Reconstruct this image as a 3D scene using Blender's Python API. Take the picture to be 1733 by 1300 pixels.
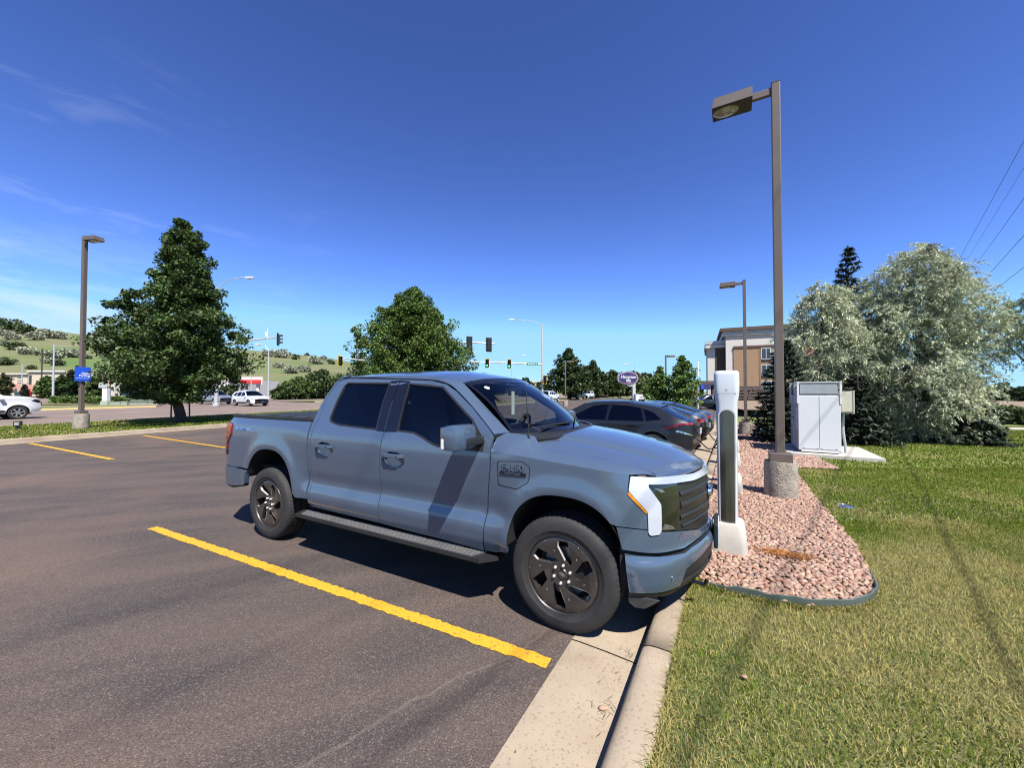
import bpy, bmesh, math, random
import numpy as np
from math import radians, sin, cos, pi
from mathutils import Vector, Matrix, Euler
from mathutils.geometry import delaunay_2d_cdt

# ------------------------------------------------------------------ scene, camera, sky, sun, exposure
scene = bpy.context.scene
for _o in list(bpy.data.objects): bpy.data.objects.remove(_o)
COL = scene.collection
CAM_H = 1.74; FPX = 652.0; PITCH = radians(1.09)
cam_d = bpy.data.cameras.new('camera'); cam = bpy.data.objects.new('camera', cam_d); COL.objects.link(cam)
cam.location = (0, 0, CAM_H); cam.rotation_euler = (pi/2 + PITCH, 0, 0)
cam_d.sensor_fit = 'HORIZONTAL'; cam_d.sensor_width = 36; cam_d.lens = FPX/1733*36
cam_d.clip_start = .05; cam_d.clip_end = 3000
scene.camera = cam

SUN_EL = radians(56); SUN_AZ = math.atan2(.38, -.925)      # azimuth clockwise from +Y
world = bpy.data.worlds.new('World'); scene.world = world; world.use_nodes = True
wn = world.node_tree.nodes; wl = world.node_tree.links; wn.clear()
sky = wn.new('ShaderNodeTexSky'); sky.sky_type = 'NISHITA'; sky.sun_disc = False
sky.sun_elevation = SUN_EL; sky.sun_rotation = SUN_AZ
sky.altitude = 2500; sky.air_density = 1.0; sky.dust_density = 0; sky.ozone_density = 6
hsv = wn.new('ShaderNodeHueSaturation'); hsv.inputs['Saturation'].default_value = 1.0; hsv.inputs['Hue'].default_value = .507
gam = wn.new('ShaderNodeGamma'); gam.inputs['Gamma'].default_value = 1.4; wl.new(sky.outputs[0], gam.inputs['Color']); wl.new(gam.outputs[0], hsv.inputs['Color'])
# thin cirrus wisps, low in the sky
tc = wn.new('ShaderNodeTexCoord'); mp = wn.new('ShaderNodeMapping'); mp.inputs['Scale'].default_value = (2.2, 2.2, 11.0); mp.inputs['Rotation'].default_value = (0, radians(6), 0)
wl.new(tc.outputs['Generated'], mp.inputs['Vector'])
nz = wn.new('ShaderNodeTexNoise'); nz.inputs['Scale'].default_value = 2.4; nz.inputs['Detail'].default_value = 7; nz.inputs['Roughness'].default_value = .6; nz.inputs['Distortion'].default_value = .5
wl.new(mp.outputs[0], nz.inputs['Vector'])
cr = wn.new('ShaderNodeMapRange'); cr.inputs['From Min'].default_value = .56; cr.inputs['From Max'].default_value = .80; cr.inputs['To Max'].default_value = .42
wl.new(nz.outputs['Fac'], cr.inputs['Value'])
sx = wn.new('ShaderNodeSeparateXYZ'); wl.new(tc.outputs['Generated'], sx.inputs[0])
lowm = wn.new('ShaderNodeMapRange'); lowm.inputs['From Min'].default_value = .62; lowm.inputs['From Max'].default_value = .05
wl.new(sx.outputs['Z'], lowm.inputs['Value'])
lf = wn.new('ShaderNodeMapRange'); lf.inputs['From Min'].default_value = -.35; lf.inputs['From Max'].default_value = -.78; lf.inputs['To Min'].default_value = .10; wl.new(sx.outputs['X'], lf.inputs['Value'])
m0 = wn.new('ShaderNodeMath'); m0.operation = 'MULTIPLY'; wl.new(lf.outputs[0], m0.inputs[0]); wl.new(lowm.outputs[0], m0.inputs[1])
mm = wn.new('ShaderNodeMath'); mm.operation = 'MULTIPLY'; wl.new(cr.outputs[0], mm.inputs[0]); wl.new(m0.outputs[0], mm.inputs[1])
dk = wn.new('ShaderNodeMixRGB'); dk.blend_type = 'DARKEN'; dk.inputs['Fac'].default_value = .92; wl.new(hsv.outputs[0], dk.inputs[1]); dk.inputs[2].default_value = (2.7, 5.2, 7.8, 1)
mx = wn.new('ShaderNodeMixRGB'); wl.new(mm.outputs[0], mx.inputs['Fac']); wl.new(dk.outputs[0], mx.inputs[1]); mx.inputs[2].default_value = (6.0, 6.6, 7.6, 1)
mp3 = wn.new('ShaderNodeMapping'); mp3.inputs['Scale'].default_value = (3.0, 3.0, 14.0); wl.new(tc.outputs['Generated'], mp3.inputs['Vector'])
n3 = wn.new('ShaderNodeTexNoise'); n3.inputs['Scale'].default_value = 1.7; n3.inputs['Detail'].default_value = 8; n3.inputs['Roughness'].default_value = .62; wl.new(mp3.outputs[0], n3.inputs['Vector'])
c3 = wn.new('ShaderNodeMapRange'); c3.inputs['From Min'].default_value = .44; c3.inputs['From Max'].default_value = .72; c3.inputs['To Max'].default_value = .75; wl.new(n3.outputs['Fac'], c3.inputs['Value'])
x3 = wn.new('ShaderNodeMapRange'); x3.inputs['From Min'].default_value = -.60; x3.inputs['From Max'].default_value = -.78; wl.new(sx.outputs['X'], x3.inputs['Value'])
z3 = wn.new('ShaderNodeMapRange'); z3.inputs['From Min'].default_value = .30; z3.inputs['From Max'].default_value = .12; wl.new(sx.outputs['Z'], z3.inputs['Value'])
q3 = wn.new('ShaderNodeMath'); q3.operation = 'MULTIPLY'; wl.new(x3.outputs[0], q3.inputs[0]); wl.new(z3.outputs[0], q3.inputs[1])
p3 = wn.new('ShaderNodeMath'); p3.operation = 'MULTIPLY'; wl.new(q3.outputs[0], p3.inputs[0]); wl.new(c3.outputs[0], p3.inputs[1])
mx0 = mx; mx = wn.new('ShaderNodeMixRGB'); wl.new(p3.outputs[0], mx.inputs['Fac']); wl.new(mx0.outputs[0], mx.inputs[1]); mx.inputs[2].default_value = (6.2, 6.9, 7.8, 1)
bg = wn.new('ShaderNodeBackground'); bg.inputs['Strength'].default_value = .068
wl.new(mx.outputs[0], bg.inputs['Color'])
wo = wn.new('ShaderNodeOutputWorld'); wl.new(bg.outputs[0], wo.inputs[0])

sun_d = bpy.data.lights.new('sun', 'SUN'); sun = bpy.data.objects.new('sun', sun_d); COL.objects.link(sun)
sun_d.energy = 5.0; sun_d.angle = radians(.53); sun_d.color = (1.0, .955, .88)
SUN_DIR = Vector((sin(SUN_AZ)*cos(SUN_EL), cos(SUN_AZ)*cos(SUN_EL), sin(SUN_EL)))
sun.rotation_euler = SUN_DIR.to_track_quat('Z', 'Y').to_euler(); sun.location = (10, -20, 30)

scene.view_settings.view_transform = 'Standard'; scene.view_settings.look = 'None'
scene.view_settings.exposure = 1.08; scene.view_settings.gamma = 1
scene.render.engine = 'CYCLES'; scene.cycles.use_denoising = True; scene.cycles.denoising_prefilter = 'ACCURATE'; scene.cycles.filter_width = 1.1
scene.cycles.max_bounces = 8; scene.cycles.sample_clamp_indirect = 4; scene.cycles.blur_glossy = .5; scene.cycles.transparent_max_bounces = 24; scene.cycles.glossy_bounces = 4
scene.cycles.caustics_reflective = False; scene.cycles.caustics_refractive = False
rng = np.random.default_rng(7); random.seed(7)

# ------------------------------------------------------------------ materials
MATS = {}; GA = .73      # all diffuse colours are written for a brighter key and scaled to real-world albedo here
def _mat(name):
    m = bpy.data.materials.new(name); m.use_nodes = True; nt = m.node_tree; nt.nodes.clear(); MATS[name] = m
    out = nt.nodes.new('ShaderNodeOutputMaterial'); b = nt.nodes.new('ShaderNodeBsdfPrincipled'); nt.links.new(b.outputs[0], out.inputs[0])
    return m, nt, b, out
def mat(name, col, rough=.6, metal=0., var=.12, scale=6., bump=0., bscale=60., coat=0., spec=.5, col2=None, detail=4., attr=None, croughness=.03, coord='Object', emit=0., trans=0., stretch=None, sheen=0., bdist=.01, cior=1.5):
    """procedural principled material: noise tinted between col and col2 (or darker col), optional bump"""
    ga = GA if metal < .3 else 1.0; col = tuple(c*ga for c in col); col2 = tuple(c*ga for c in col2) if col2 else None
    m, nt, b, out = _mat(name); N = nt.nodes; L = nt.links
    tc = N.new('ShaderNodeTexCoord'); vec = tc.outputs[coord]
    if stretch:
        mp = N.new('ShaderNodeMapping'); mp.inputs['Scale'].default_value = stretch; L.new(vec, mp.inputs[0]); vec = mp.outputs[0]
    nz = N.new('ShaderNodeTexNoise'); nz.inputs['Scale'].default_value = scale; nz.inputs['Detail'].default_value = detail; L.new(vec, nz.inputs['Vector'])
    mr = N.new('ShaderNodeMapRange'); mr.inputs['From Min'].default_value = .3; mr.inputs['From Max'].default_value = .7; L.new(nz.outputs['Fac'], mr.inputs['Value'])
    mx = N.new('ShaderNodeMixRGB'); L.new(mr.outputs[0], mx.inputs['Fac'])
    c2 = col2 if col2 else tuple(c*(1-var) for c in col)
    mx.inputs[1].default_value = (*col, 1); mx.inputs[2].default_value = (*c2, 1)
    colour = mx.outputs[0]
    if attr:
        at = N.new('ShaderNodeAttribute'); at.attribute_name = attr
        mu = N.new('ShaderNodeMixRGB'); mu.blend_type = 'MULTIPLY'; mu.inputs['Fac'].default_value = 1
        L.new(colour, mu.inputs[1]); L.new(at.outputs['Color'], mu.inputs[2]); colour = mu.outputs[0]
    L.new(colour, b.inputs['Base Color'])
    b.inputs['Roughness'].default_value = rough; b.inputs['Metallic'].default_value = metal
    b.inputs['Specular IOR Level'].default_value = spec
    b.inputs['Coat Weight'].default_value = coat; b.inputs['Coat IOR'].default_value = cior; b.inputs['Coat Roughness'].default_value = croughness
    if emit: L.new(colour, b.inputs['Emission Color']); b.inputs['Emission Strength'].default_value = emit
    if bump:
        n2 = N.new('ShaderNodeTexNoise'); n2.inputs['Scale'].default_value = bscale; n2.inputs['Detail'].default_value = 3; L.new(vec, n2.inputs['Vector'])
        bp = N.new('ShaderNodeBump'); bp.inputs['Strength'].default_value = bump; bp.inputs['Distance'].default_value = bdist; L.new(n2.outputs['Fac'], bp.inputs['Height']); L.new(bp.outputs[0], b.inputs['Normal'])
    if trans:      # leaf-like translucency
        tr = N.new('ShaderNodeBsdfTranslucent'); L.new(colour, tr.inputs['Color'])
        ms = N.new('ShaderNodeMixShader'); ms.inputs[0].default_value = trans; L.new(b.outputs[0], ms.inputs[1]); L.new(tr.outputs[0], ms.inputs[2]); L.new(ms.outputs[0], out.inputs[0])
    return m
def glass(name, tint, refl=1.0, rough=.0):
    """thin tinted automotive glass: fresnel mix of a tinted see-through and a mirror reflection"""
    m, nt, b, out = _mat(name); N = nt.nodes; L = nt.links; N.remove(b)
    t = N.new('ShaderNodeBsdfTransparent'); g = N.new('ShaderNodeBsdfGlossy'); g.inputs['Roughness'].default_value = rough
    nz = N.new('ShaderNodeTexNoise'); nz.inputs['Scale'].default_value = 3
    mx = N.new('ShaderNodeMixRGB'); L.new(nz.outputs['Fac'], mx.inputs['Fac']); mx.inputs[1].default_value = (*tint, 1); mx.inputs[2].default_value = (*[c*.94 for c in tint], 1); L.new(mx.outputs[0], t.inputs[0])
    fr = N.new('ShaderNodeFresnel'); fr.inputs['IOR'].default_value = 1.5
    mu = N.new('ShaderNodeMath'); mu.operation = 'MULTIPLY'; mu.use_clamp = True; mu.inputs[1].default_value = refl; L.new(fr.outputs[0], mu.inputs[0])
    ms = N.new('ShaderNodeMixShader'); L.new(mu.outputs[0], ms.inputs[0]); L.new(t.outputs[0], ms.inputs[1]); L.new(g.outputs[0], ms.inputs[2]); L.new(ms.outputs[0], out.inputs[0])
    return m

# ------------------------------------------------------------------ mesh helpers
def link(o, parent=None):
    COL.objects.link(o)
    if parent is not None: o.parent = parent
    return o
def tag(o, label=None, cat=None, group=None, kind=None):
    if label: o['label'] = label
    if cat: o['category'] = cat
    if group: o['group'] = group
    if kind: o['kind'] = kind
    return o
def thing(name, label, cat, loc=(0, 0, 0), rz=0., group=None):
    o = bpy.data.objects.new(name, None); o.empty_display_size = .2; link(o); o.location = loc; o.rotation_euler = (0, 0, rz)
    return tag(o, label, cat, group)
def mesh_from(name, V, Fc, m=None, smooth=False):
    me = bpy.data.meshes.new(name); me.from_pydata([tuple(v) for v in V], [], [tuple(f) for f in Fc])
    if m is not None: me.materials.append(MATS[m] if isinstance(m, str) else m)
    if smooth: me.polygons.foreach_set('use_smooth', [True]*len(me.polygons))
    me.update(); return me
def fast_mesh(name, V, Fc, m, cols=None, smooth=False):
    """numpy mesh: V (n,3), Fc (k,q) uniform polygons; cols (k,3) per-face colour -> attribute 'tint'"""
    V = np.asarray(V, np.float32); Fc = np.asarray(Fc, np.int32); k, q = Fc.shape
    me = bpy.data.meshes.new(name); me.vertices.add(len(V)); me.vertices.foreach_set('co', V.ravel())
    me.loops.add(k*q); me.loops.foreach_set('vertex_index', Fc.ravel())
    me.polygons.add(k); me.polygons.foreach_set('loop_start', np.arange(0, k*q, q, dtype=np.int32)); me.polygons.foreach_set('loop_total', np.full(k, q, np.int32))
    if smooth: me.polygons.foreach_set('use_smooth', np.ones(k, bool))
    me.materials.append(MATS[m])
    if cols is not None:
        a = me.attributes.new('tint', 'FLOAT_COLOR', 'FACE'); c = np.ones((k, 4), np.float32); c[:, :3] = cols; a.data.foreach_set('color', c.ravel())
    me.update(calc_edges=True); return me
def obj(name, me, parent=None): return link(bpy.data.objects.new(name, me), parent)
class MB:
    """collects shapes into one mesh"""
    def __init__(s): s.v = []; s.f = []
    def add(s, V, Fc, M=None):
        o = len(s.v)
        s.v += [tuple((M @ Vector(v)) if M is not None else v) for v in V]; s.f += [tuple(i+o for i in f) for f in Fc]; return s
    def box(s, c, d, rz=0., M=None, taper=1., bev=0.):
        x, y, z = d[0]/2, d[1]/2, d[2]/2; R = Matrix.Translation(Vector(c)) @ Matrix.Rotation(rz, 4, 'Z')
        if M is not None: R = M @ R
        if bev:
            bm = bmesh.new(); bmesh.ops.create_cube(bm, size=1, matrix=Matrix.Diagonal((d[0], d[1], d[2], 1)))
            for v in bm.verts:
                if v.co.z > 0: v.co.x *= taper; v.co.y *= taper
            bmesh.ops.bevel(bm, geom=bm.edges[:], offset=bev, segments=2, affect='EDGES', profile=.6)
            bm.verts.index_update(); V = [v.co[:] for v in bm.verts]; Fc = [[v.index for v in f.verts] for f in bm.faces]; bm.free(); return s.add(V, Fc, R)
        t = taper
        return s.add([(-x, -y, -z), (x, -y, -z), (x, y, -z), (-x, y, -z), (-x*t, -y*t, z), (x*t, -y*t, z), (x*t, y*t, z), (-x*t, y*t, z)],
                     [(0, 3, 2, 1), (4, 5, 6, 7), (0, 1, 5, 4), (1, 2, 6, 5), (2, 3, 7, 6), (3, 0, 4, 7)], R)
    def tube(s, P, r, n=8, cap=True, M=None):
        P = [Vector(p) for p in P]; rs = r if isinstance(r, (list, tuple, np.ndarray)) else [r]*len(P); V = []; Fc = []
        for i, p in enumerate(P):
            t = (P[min(i+1, len(P)-1)]-P[max(i-1, 0)]).normalized(); a = t.orthogonal().normalized() if i == 0 else (a - t*a.dot(t)).normalized(); b = t.cross(a)
            V += [tuple(p + (a*cos(2*pi*k/n)+b*sin(2*pi*k/n))*rs[i]) for k in range(n)]
        for i in range(len(P)-1):
            Fc += [(i*n+k, i*n+(k+1) % n, (i+1)*n+(k+1) % n, (i+1)*n+k) for k in range(n)]
        if cap: Fc += [tuple(range(n-1, -1, -1)), tuple(range((len(P)-1)*n, len(P)*n))]
        return s.add(V, Fc, M)
    def lathe(s, prof, n=24, M=None, cap=True):
        """prof: list of (r,z) revolved round z"""
        V = []; Fc = []; k = len(prof)
        for j in range(n):
            a = 2*pi*j/n; V += [(r*cos(a), r*sin(a), z) for r, z in prof]
        for j in range(n):
            for i in range(k-1): Fc.append((j*k+i, ((j+1) % n)*k+i, ((j+1) % n)*k+i+1, j*k+i+1))
        if cap:
            Fc.append(tuple(j*k for j in range(n-1, -1, -1))); Fc.append(tuple(j*k+k-1 for j in range(n)))
        return s.add(V, Fc, M)
    def prism(s, poly, h, M=None, base=0.):
        """poly: 2D outline extruded along z from base to base+h"""
        n = len(poly); V = [(x, y, base) for x, y in poly]+[(x, y, base+h) for x, y in poly]
        return s.add(V, [tuple(range(n-1, -1, -1)), tuple(range(n, 2*n))]+[(i, (i+1) % n, n+(i+1) % n, n+i) for i in range(n)], M)
    def build(s, name, m, parent=None, smooth=False, sharp=None):
        me = mesh_from(name, s.v, s.f, m, smooth)
        bm = bmesh.new(); bm.from_mesh(me); bmesh.ops.recalc_face_normals(bm, faces=bm.faces); bm.to_mesh(me); bm.free()
        if smooth: me.set_sharp_from_angle(angle=radians(sharp or 35))
        return obj(name, me, parent)
RX = lambda a: Matrix.Rotation(a, 4, 'X')
RY = lambda a: Matrix.Rotation(a, 4, 'Y')
RZ = lambda a: Matrix.Rotation(a, 4, 'Z')
TR = lambda *p: Matrix.Translation(Vector(p))

def inside(P, poly):
    P = np.asarray(P, float); poly = np.asarray(poly, float); x, y = P[:, 0], P[:, 1]; r = np.zeros(len(P), bool); j = len(poly)-1
    for i in range(len(poly)):
        xi, yi = poly[i]; xj, yj = poly[j]
        c = ((yi > y) != (yj > y)); den = (yj-yi) if yj != yi else 1e-12
        r ^= c & (x < (xj-xi)*(y-yi)/den+xi); j = i
    return r
def resample(poly, step):
    out = []; n = len(poly)
    for i in range(n):
        a = np.array(poly[i], float); b = np.array(poly[(i+1) % n], float); k = max(1, int(math.ceil(np.hypot(*(b-a))/step)))
        out += [tuple(a+(b-a)*t/k) for t in range(k)]
    return out
def rounded(poly, r, seg=4):
    """round the corners of a 2D outline"""
    out = []; n = len(poly)
    for i in range(n):
        p = np.array(poly[i], float); a = np.array(poly[i-1], float)-p; b = np.array(poly[(i+1) % n], float)-p
        la, lb = np.hypot(*a), np.hypot(*b); d = min(r, la*.45, lb*.45); pa = p+a/la*d; pb = p+b/lb*d
        for k in range(seg+1):
            t = k/seg; out.append(tuple((1-t)**2*pa+2*t*(1-t)*p+t*t*pb))
    return out
def panel(name, outline, func, m, parent, step=.05, holes=(), thick=.012, centre=(1.8, 0, .8), lift=0., rim=True, mname=None):
    """sheet-metal panel: a 2D outline (with holes) laid on the surface func(u,v)->xyz, smooth analytic normals, turned-in edges"""
    loops = [resample(outline, step)]+[resample(h, step) for h in holes]
    pts = []; edges = []
    for lp in loops:
        o = len(pts); pts += lp; edges += [(o+i, o+(i+1) % len(lp)) for i in range(len(lp))]
    P = np.array(pts); lo, hi = P.min(0), P.max(0)
    gx, gy = np.meshgrid(np.arange(lo[0]+step*.37, hi[0], step), np.arange(lo[1]+step*.41, hi[1], step)); G = np.stack([gx.ravel(), gy.ravel()], -1)
    if len(G):
        k = inside(G, outline)
        for h in holes: k &= ~inside(G, h)
        G = G[k]
        if len(G):
            d = np.min(np.hypot(G[:, None, 0]-P[None, :, 0], G[:, None, 1]-P[None, :, 1]), 1); G = G[d > step*.45]
        allp = np.vstack([P, G]) if len(G) else P
    else: allp = P
    r = delaunay_2d_cdt([Vector(p) for p in allp], edges, [], 0, 1e-6)
    V2 = np.array([v[:] for v in r[0]]); T3 = np.array(r[2])
    cen = V2[T3].mean(1); k = inside(cen, outline)
    for h in holes: k &= ~inside(cen, h)
    T3 = T3[k]
    e = 2e-3; S = func(V2[:, 0], V2[:, 1]); Su = func(V2[:, 0]+e, V2[:, 1])-func(V2[:, 0]-e, V2[:, 1]); Sv = func(V2[:, 0], V2[:, 1]+e)-func(V2[:, 0], V2[:, 1]-e)
    Nn = np.cross(Su, Sv); Nn /= np.linalg.norm(Nn, axis=1)[:, None]+1e-12
    if np.sum((S-np.array(centre))*Nn) < 0: Nn = -Nn
    S = S+Nn*lift
    gn = np.cross(S[T3[:, 1]]-S[T3[:, 0]], S[T3[:, 2]]-S[T3[:, 0]]); fl = np.sum(gn*Nn[T3[:, 0]], 1) < 0; T3[fl] = T3[fl][:, ::-1]
    V = list(map(tuple, S)); Nm = list(map(tuple, Nn)); Fc = [tuple(int(i) for i in t) for t in T3]
    if rim and thick:
        cnt = {}
        for t in Fc:
            for a, b in ((t[0], t[1]), (t[1], t[2]), (t[2], t[0])): cnt[(a, b)] = 1
        for (a, b) in list(cnt):
            if (b, a) in cnt: continue
            pa, pb, na, nb = S[a], S[b], Nn[a], Nn[b]; o = len(V); out = np.cross(pb-pa, na); out /= np.linalg.norm(out)+1e-12
            V += [tuple(pa), tuple(pa-na*thick), tuple(pb-nb*thick), tuple(pb)]; Nm += [tuple(out)]*4; Fc.append((o, o+1, o+2, o+3))
    me = mesh_from(mname or name, V, Fc, m, True)
    me.normals_split_custom_set_from_vertices(Nm)
    return obj(name, me, parent)
def ruled(name, A, B, m, parent, nt=6, bulge=0., thick=.01, centre=(1.8, 0, .8), mirror=1):
    """surface between two 3D polylines of equal length, bulged outward"""
    A = np.array(A, float); B = np.array(B, float); n = len(A); V = []
    c = np.array(centre)
    for j in range(nt+1):
        t = j/nt; R = A*(1-t)+B*t
        if bulge:
            dv = np.gradient(R, axis=0); nr = np.cross(dv, B-A); nr /= np.linalg.norm(nr, axis=1)[:, None]+1e-9; sg = np.sign(np.sum((R-c)*nr, 1)); R = R+nr*(sg*bulge*4*t*(1-t))[:, None]
        V += [tuple(p) for p in R]
    Fc = [(j*n+i, j*n+i+1, (j+1)*n+i+1, (j+1)*n+i) for j in range(nt) for i in range(n-1)]
    me = mesh_from(name, V, Fc, m, True); bm = bmesh.new(); bm.from_mesh(me); bmesh.ops.recalc_face_normals(bm, faces=bm.faces)
    f0 = bm.faces[:][len(bm.faces)//2]
    if (f0.calc_center_median()-Vector(centre)).dot(f0.normal) < 0: bmesh.ops.reverse_faces(bm, faces=bm.faces)
    if thick: bmesh.ops.solidify(bm, geom=bm.faces[:], thickness=thick)
    bm.to_mesh(me); bm.free(); me.polygons.foreach_set('use_smooth', [True]*len(me.polygons)); me.set_sharp_from_angle(angle=radians(40))
    return obj(name, me, parent)
def text_mesh(body, size, depth=.002, bold=0., shear=0.):
    c = bpy.data.curves.new('lettering', 'FONT'); c.body = body; c.size = size; c.extrude = depth; c.offset = bold; c.shear = shear; c.align_x = 'CENTER'; c.align_y = 'CENTER'; c.resolution_u = 3
    o = bpy.data.objects.new('lettering', c); COL.objects.link(o); dg = bpy.context.evaluated_depsgraph_get(); me = bpy.data.meshes.new_from_object(o.evaluated_get(dg)); bpy.data.objects.remove(o); bpy.data.curves.remove(c); return me
def lettering(name, body, size, m, parent, M, depth=.002, bold=0., shear=0., sx=1.):
    me = text_mesh(body, size, depth, bold, shear); me.materials.clear(); me.materials.append(MATS[m]); me.transform(M @ Matrix.Diagonal((sx, 1, 1, 1))); return obj(name, me, parent)
def copy_tree(o, parent=None):
    c = o.copy(); COL.objects.link(c); c.parent = parent
    for ch in list(o.children): copy_tree(ch, c)
    return c
def ray(px, py):
    a = (px-866.5)/FPX; b = -(py-650)/FPX; return np.array([a, cos(PITCH)-b*sin(PITCH), sin(PITCH)+b*cos(PITCH)])
def gnd(px, py, z=0.):
    d = ray(px, py); t = (z-CAM_H)/d[2]; return (d[0]*t, d[1]*t)
def at(px, py, Y):
    d = ray(px, py)*(Y/ray(px, py)[1]); return (d[0], Y, CAM_H+d[2])
# ------------------------------------------------------------------ frames on the site
K0 = np.array([.405, 1.813]); _ka = radians(60.3); KB = np.array([cos(_ka), sin(_ka)]); KA = np.array([sin(_ka), -cos(_ka)])
def K(a, b): p = K0+a*KA+b*KB; return (float(p[0]), float(p[1]))            # a: from the kerb face towards the lawn, b: along the kerb
QD = np.array([.40, .9165]); QN = np.array([-.9165, .40])
def Q(q, s): p = q*QN+s*QD; return (float(p[0]), float(p[1]))               # q: away towards the street, s: along the street
def sm01(a, b, x):
    t = np.clip((np.asarray(x, float)-a)/(b-a), 0, 1); return t*t*(3-2*t)
def zdrop(a, b): return -.013*np.clip(np.asarray(b, float)-2.5, 0, 30)*sm01(-20, -8, a)*(1-sm01(3, 12, a))     # the lot falls gently away along the kerb
def to_kerb(x, y):
    d = np.stack([np.asarray(x, float)-K0[0], np.asarray(y, float)-K0[1]], -1); return d@KA, d@KB
def zat(x, y): a, b = to_kerb(x, y); return float(zdrop(a, b))
KANG = _ka; QANG = math.atan2(QD[1], QD[0])

# ------------------------------------------------------------------ materials of the ground
def asphalt(name, base, warm, dark, streak_rot=0., stretch=(.35, 2.2, 1), chips=(.27, .215, .185)):
    base, warm, dark, chips = [tuple(c*GA for c in v) for v in (base, warm, dark, chips)]
    m, nt, b, out = _mat(name); N = nt.nodes; L = nt.links
    tc = N.new('ShaderNodeTexCoord'); v = tc.outputs['Object']
    mp = N.new('ShaderNodeMapping'); mp.inputs['Rotation'].default_value = (0, 0, streak_rot); L.new(v, mp.inputs[0])
    mp2 = N.new('ShaderNodeMapping'); mp2.inputs['Scale'].default_value = stretch; L.new(mp.outputs[0], mp2.inputs[0])
    n1 = N.new('ShaderNodeTexNoise'); n1.inputs['Scale'].default_value = .9; n1.inputs['Detail'].default_value = 5; n1.inputs['Roughness'].default_value = .55; L.new(mp2.outputs[0], n1.inputs['Vector'])
    r1 = N.new('ShaderNodeMapRange'); r1.inputs['From Min'].default_value = .40; r1.inputs['From Max'].default_value = .60; L.new(n1.outputs['Fac'], r1.inputs['Value'])
    m1 = N.new('ShaderNodeMixRGB'); m1.inputs[1].default_value = (*dark, 1); m1.inputs[2].default_value = (*base, 1); L.new(r1.outputs[0], m1.inputs['Fac'])
    n2 = N.new('ShaderNodeTexNoise'); n2.inputs['Scale'].default_value = .45; n2.inputs['Detail'].default_value = 3; L.new(v, n2.inputs['Vector'])
    r2 = N.new('ShaderNodeMapRange'); r2.inputs['From Min'].default_value = .45; r2.inputs['From Max'].default_value = .7; L.new(n2.outputs['Fac'], r2.inputs['Value'])
    m2 = N.new('ShaderNodeMixRGB'); L.new(r2.outputs[0], m2.inputs['Fac']); L.new(m1.outputs[0], m2.inputs[1]); m2.inputs[2].default_value = (*warm, 1)
    # aggregate: small stones of differing tone
    vo = N.new('ShaderNodeTexVoronoi'); vo.inputs['Scale'].default_value = 160; L.new(v, vo.inputs['Vector'])
    hs = N.new('ShaderNodeSeparateColor'); L.new(vo.outputs['Color'], hs.inputs[0])
    r3 = N.new('ShaderNodeMapRange'); r3.inputs['From Min'].default_value = .66; r3.inputs['From Max'].default_value = 1.0; r3.inputs['To Max'].default_value = .55; L.new(hs.outputs[0], r3.inputs['Value'])
    m3 = N.new('ShaderNodeMixRGB'); L.new(r3.outputs[0], m3.inputs['Fac']); L.new(m2.outputs[0], m3.inputs[1]); m3.inputs[2].default_value = (*chips, 1)
    r4 = N.new('ShaderNodeMapRange'); r4.inputs['From Min'].default_value = .45; r4.inputs['From Max'].default_value = 0; r4.inputs['To Max'].default_value = .6; L.new(hs.outputs[1], r4.inputs['Value'])
    m4 = N.new('ShaderNodeMixRGB'); L.new(r4.outputs[0], m4.inputs['Fac']); L.new(m3.outputs[0], m4.inputs[1]); m4.inputs[2].default_value = (*[c*.42 for c in dark], 1)
    # fine cracks
    nd = N.new('ShaderNodeTexNoise'); nd.inputs['Scale'].default_value = 1.1; nd.inputs['Detail'].default_value = 6; L.new(v, nd.inputs['Vector'])
    vm = N.new('ShaderNodeMixRGB'); vm.inputs['Fac'].default_value = .30; L.new(v, vm.inputs[1]); L.new(nd.outputs['Color'], vm.inputs[2])
    vc = N.new('ShaderNodeTexVoronoi'); vc.feature = 'DISTANCE_TO_EDGE'; vc.inputs['Scale'].default_value = .33; L.new(vm.outputs[0], vc.inputs['Vector'])
    rc = N.new('ShaderNodeMapRange'); rc.inputs['From Min'].default_value = .004; rc.inputs['From Max'].default_value = .0; rc.inputs['To Max'].default_value = .22; L.new(vc.outputs['Distance'], rc.inputs['Value'])
    m5 = N.new('ShaderNodeMixRGB'); L.new(rc.outputs[0], m5.inputs['Fac']); L.new(m4.outputs[0], m5.inputs[1]); m5.inputs[2].default_value = (.22, .17, .13, 1)
    L.new(m5.outputs[0], b.inputs['Base Color']); b.inputs['Roughness'].default_value = .82; b.inputs['Specular IOR Level'].default_value = .35
    bp = N.new('ShaderNodeBump'); bp.inputs['Strength'].default_value = .55; bp.inputs['Distance'].default_value = .004
    L.new(vo.outputs['Distance'], bp.inputs['Height']); bp.invert = True; L.new(bp.outputs[0], b.inputs['Normal'])
    return m
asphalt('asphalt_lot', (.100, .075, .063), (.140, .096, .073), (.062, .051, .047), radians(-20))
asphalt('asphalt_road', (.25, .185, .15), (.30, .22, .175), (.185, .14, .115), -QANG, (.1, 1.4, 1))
mat('concrete', (.42, .345, .25), .9, col2=(.33, .26, .185), scale=2.2, detail=8, bump=.5, bscale=180, bdist=.003)
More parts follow.
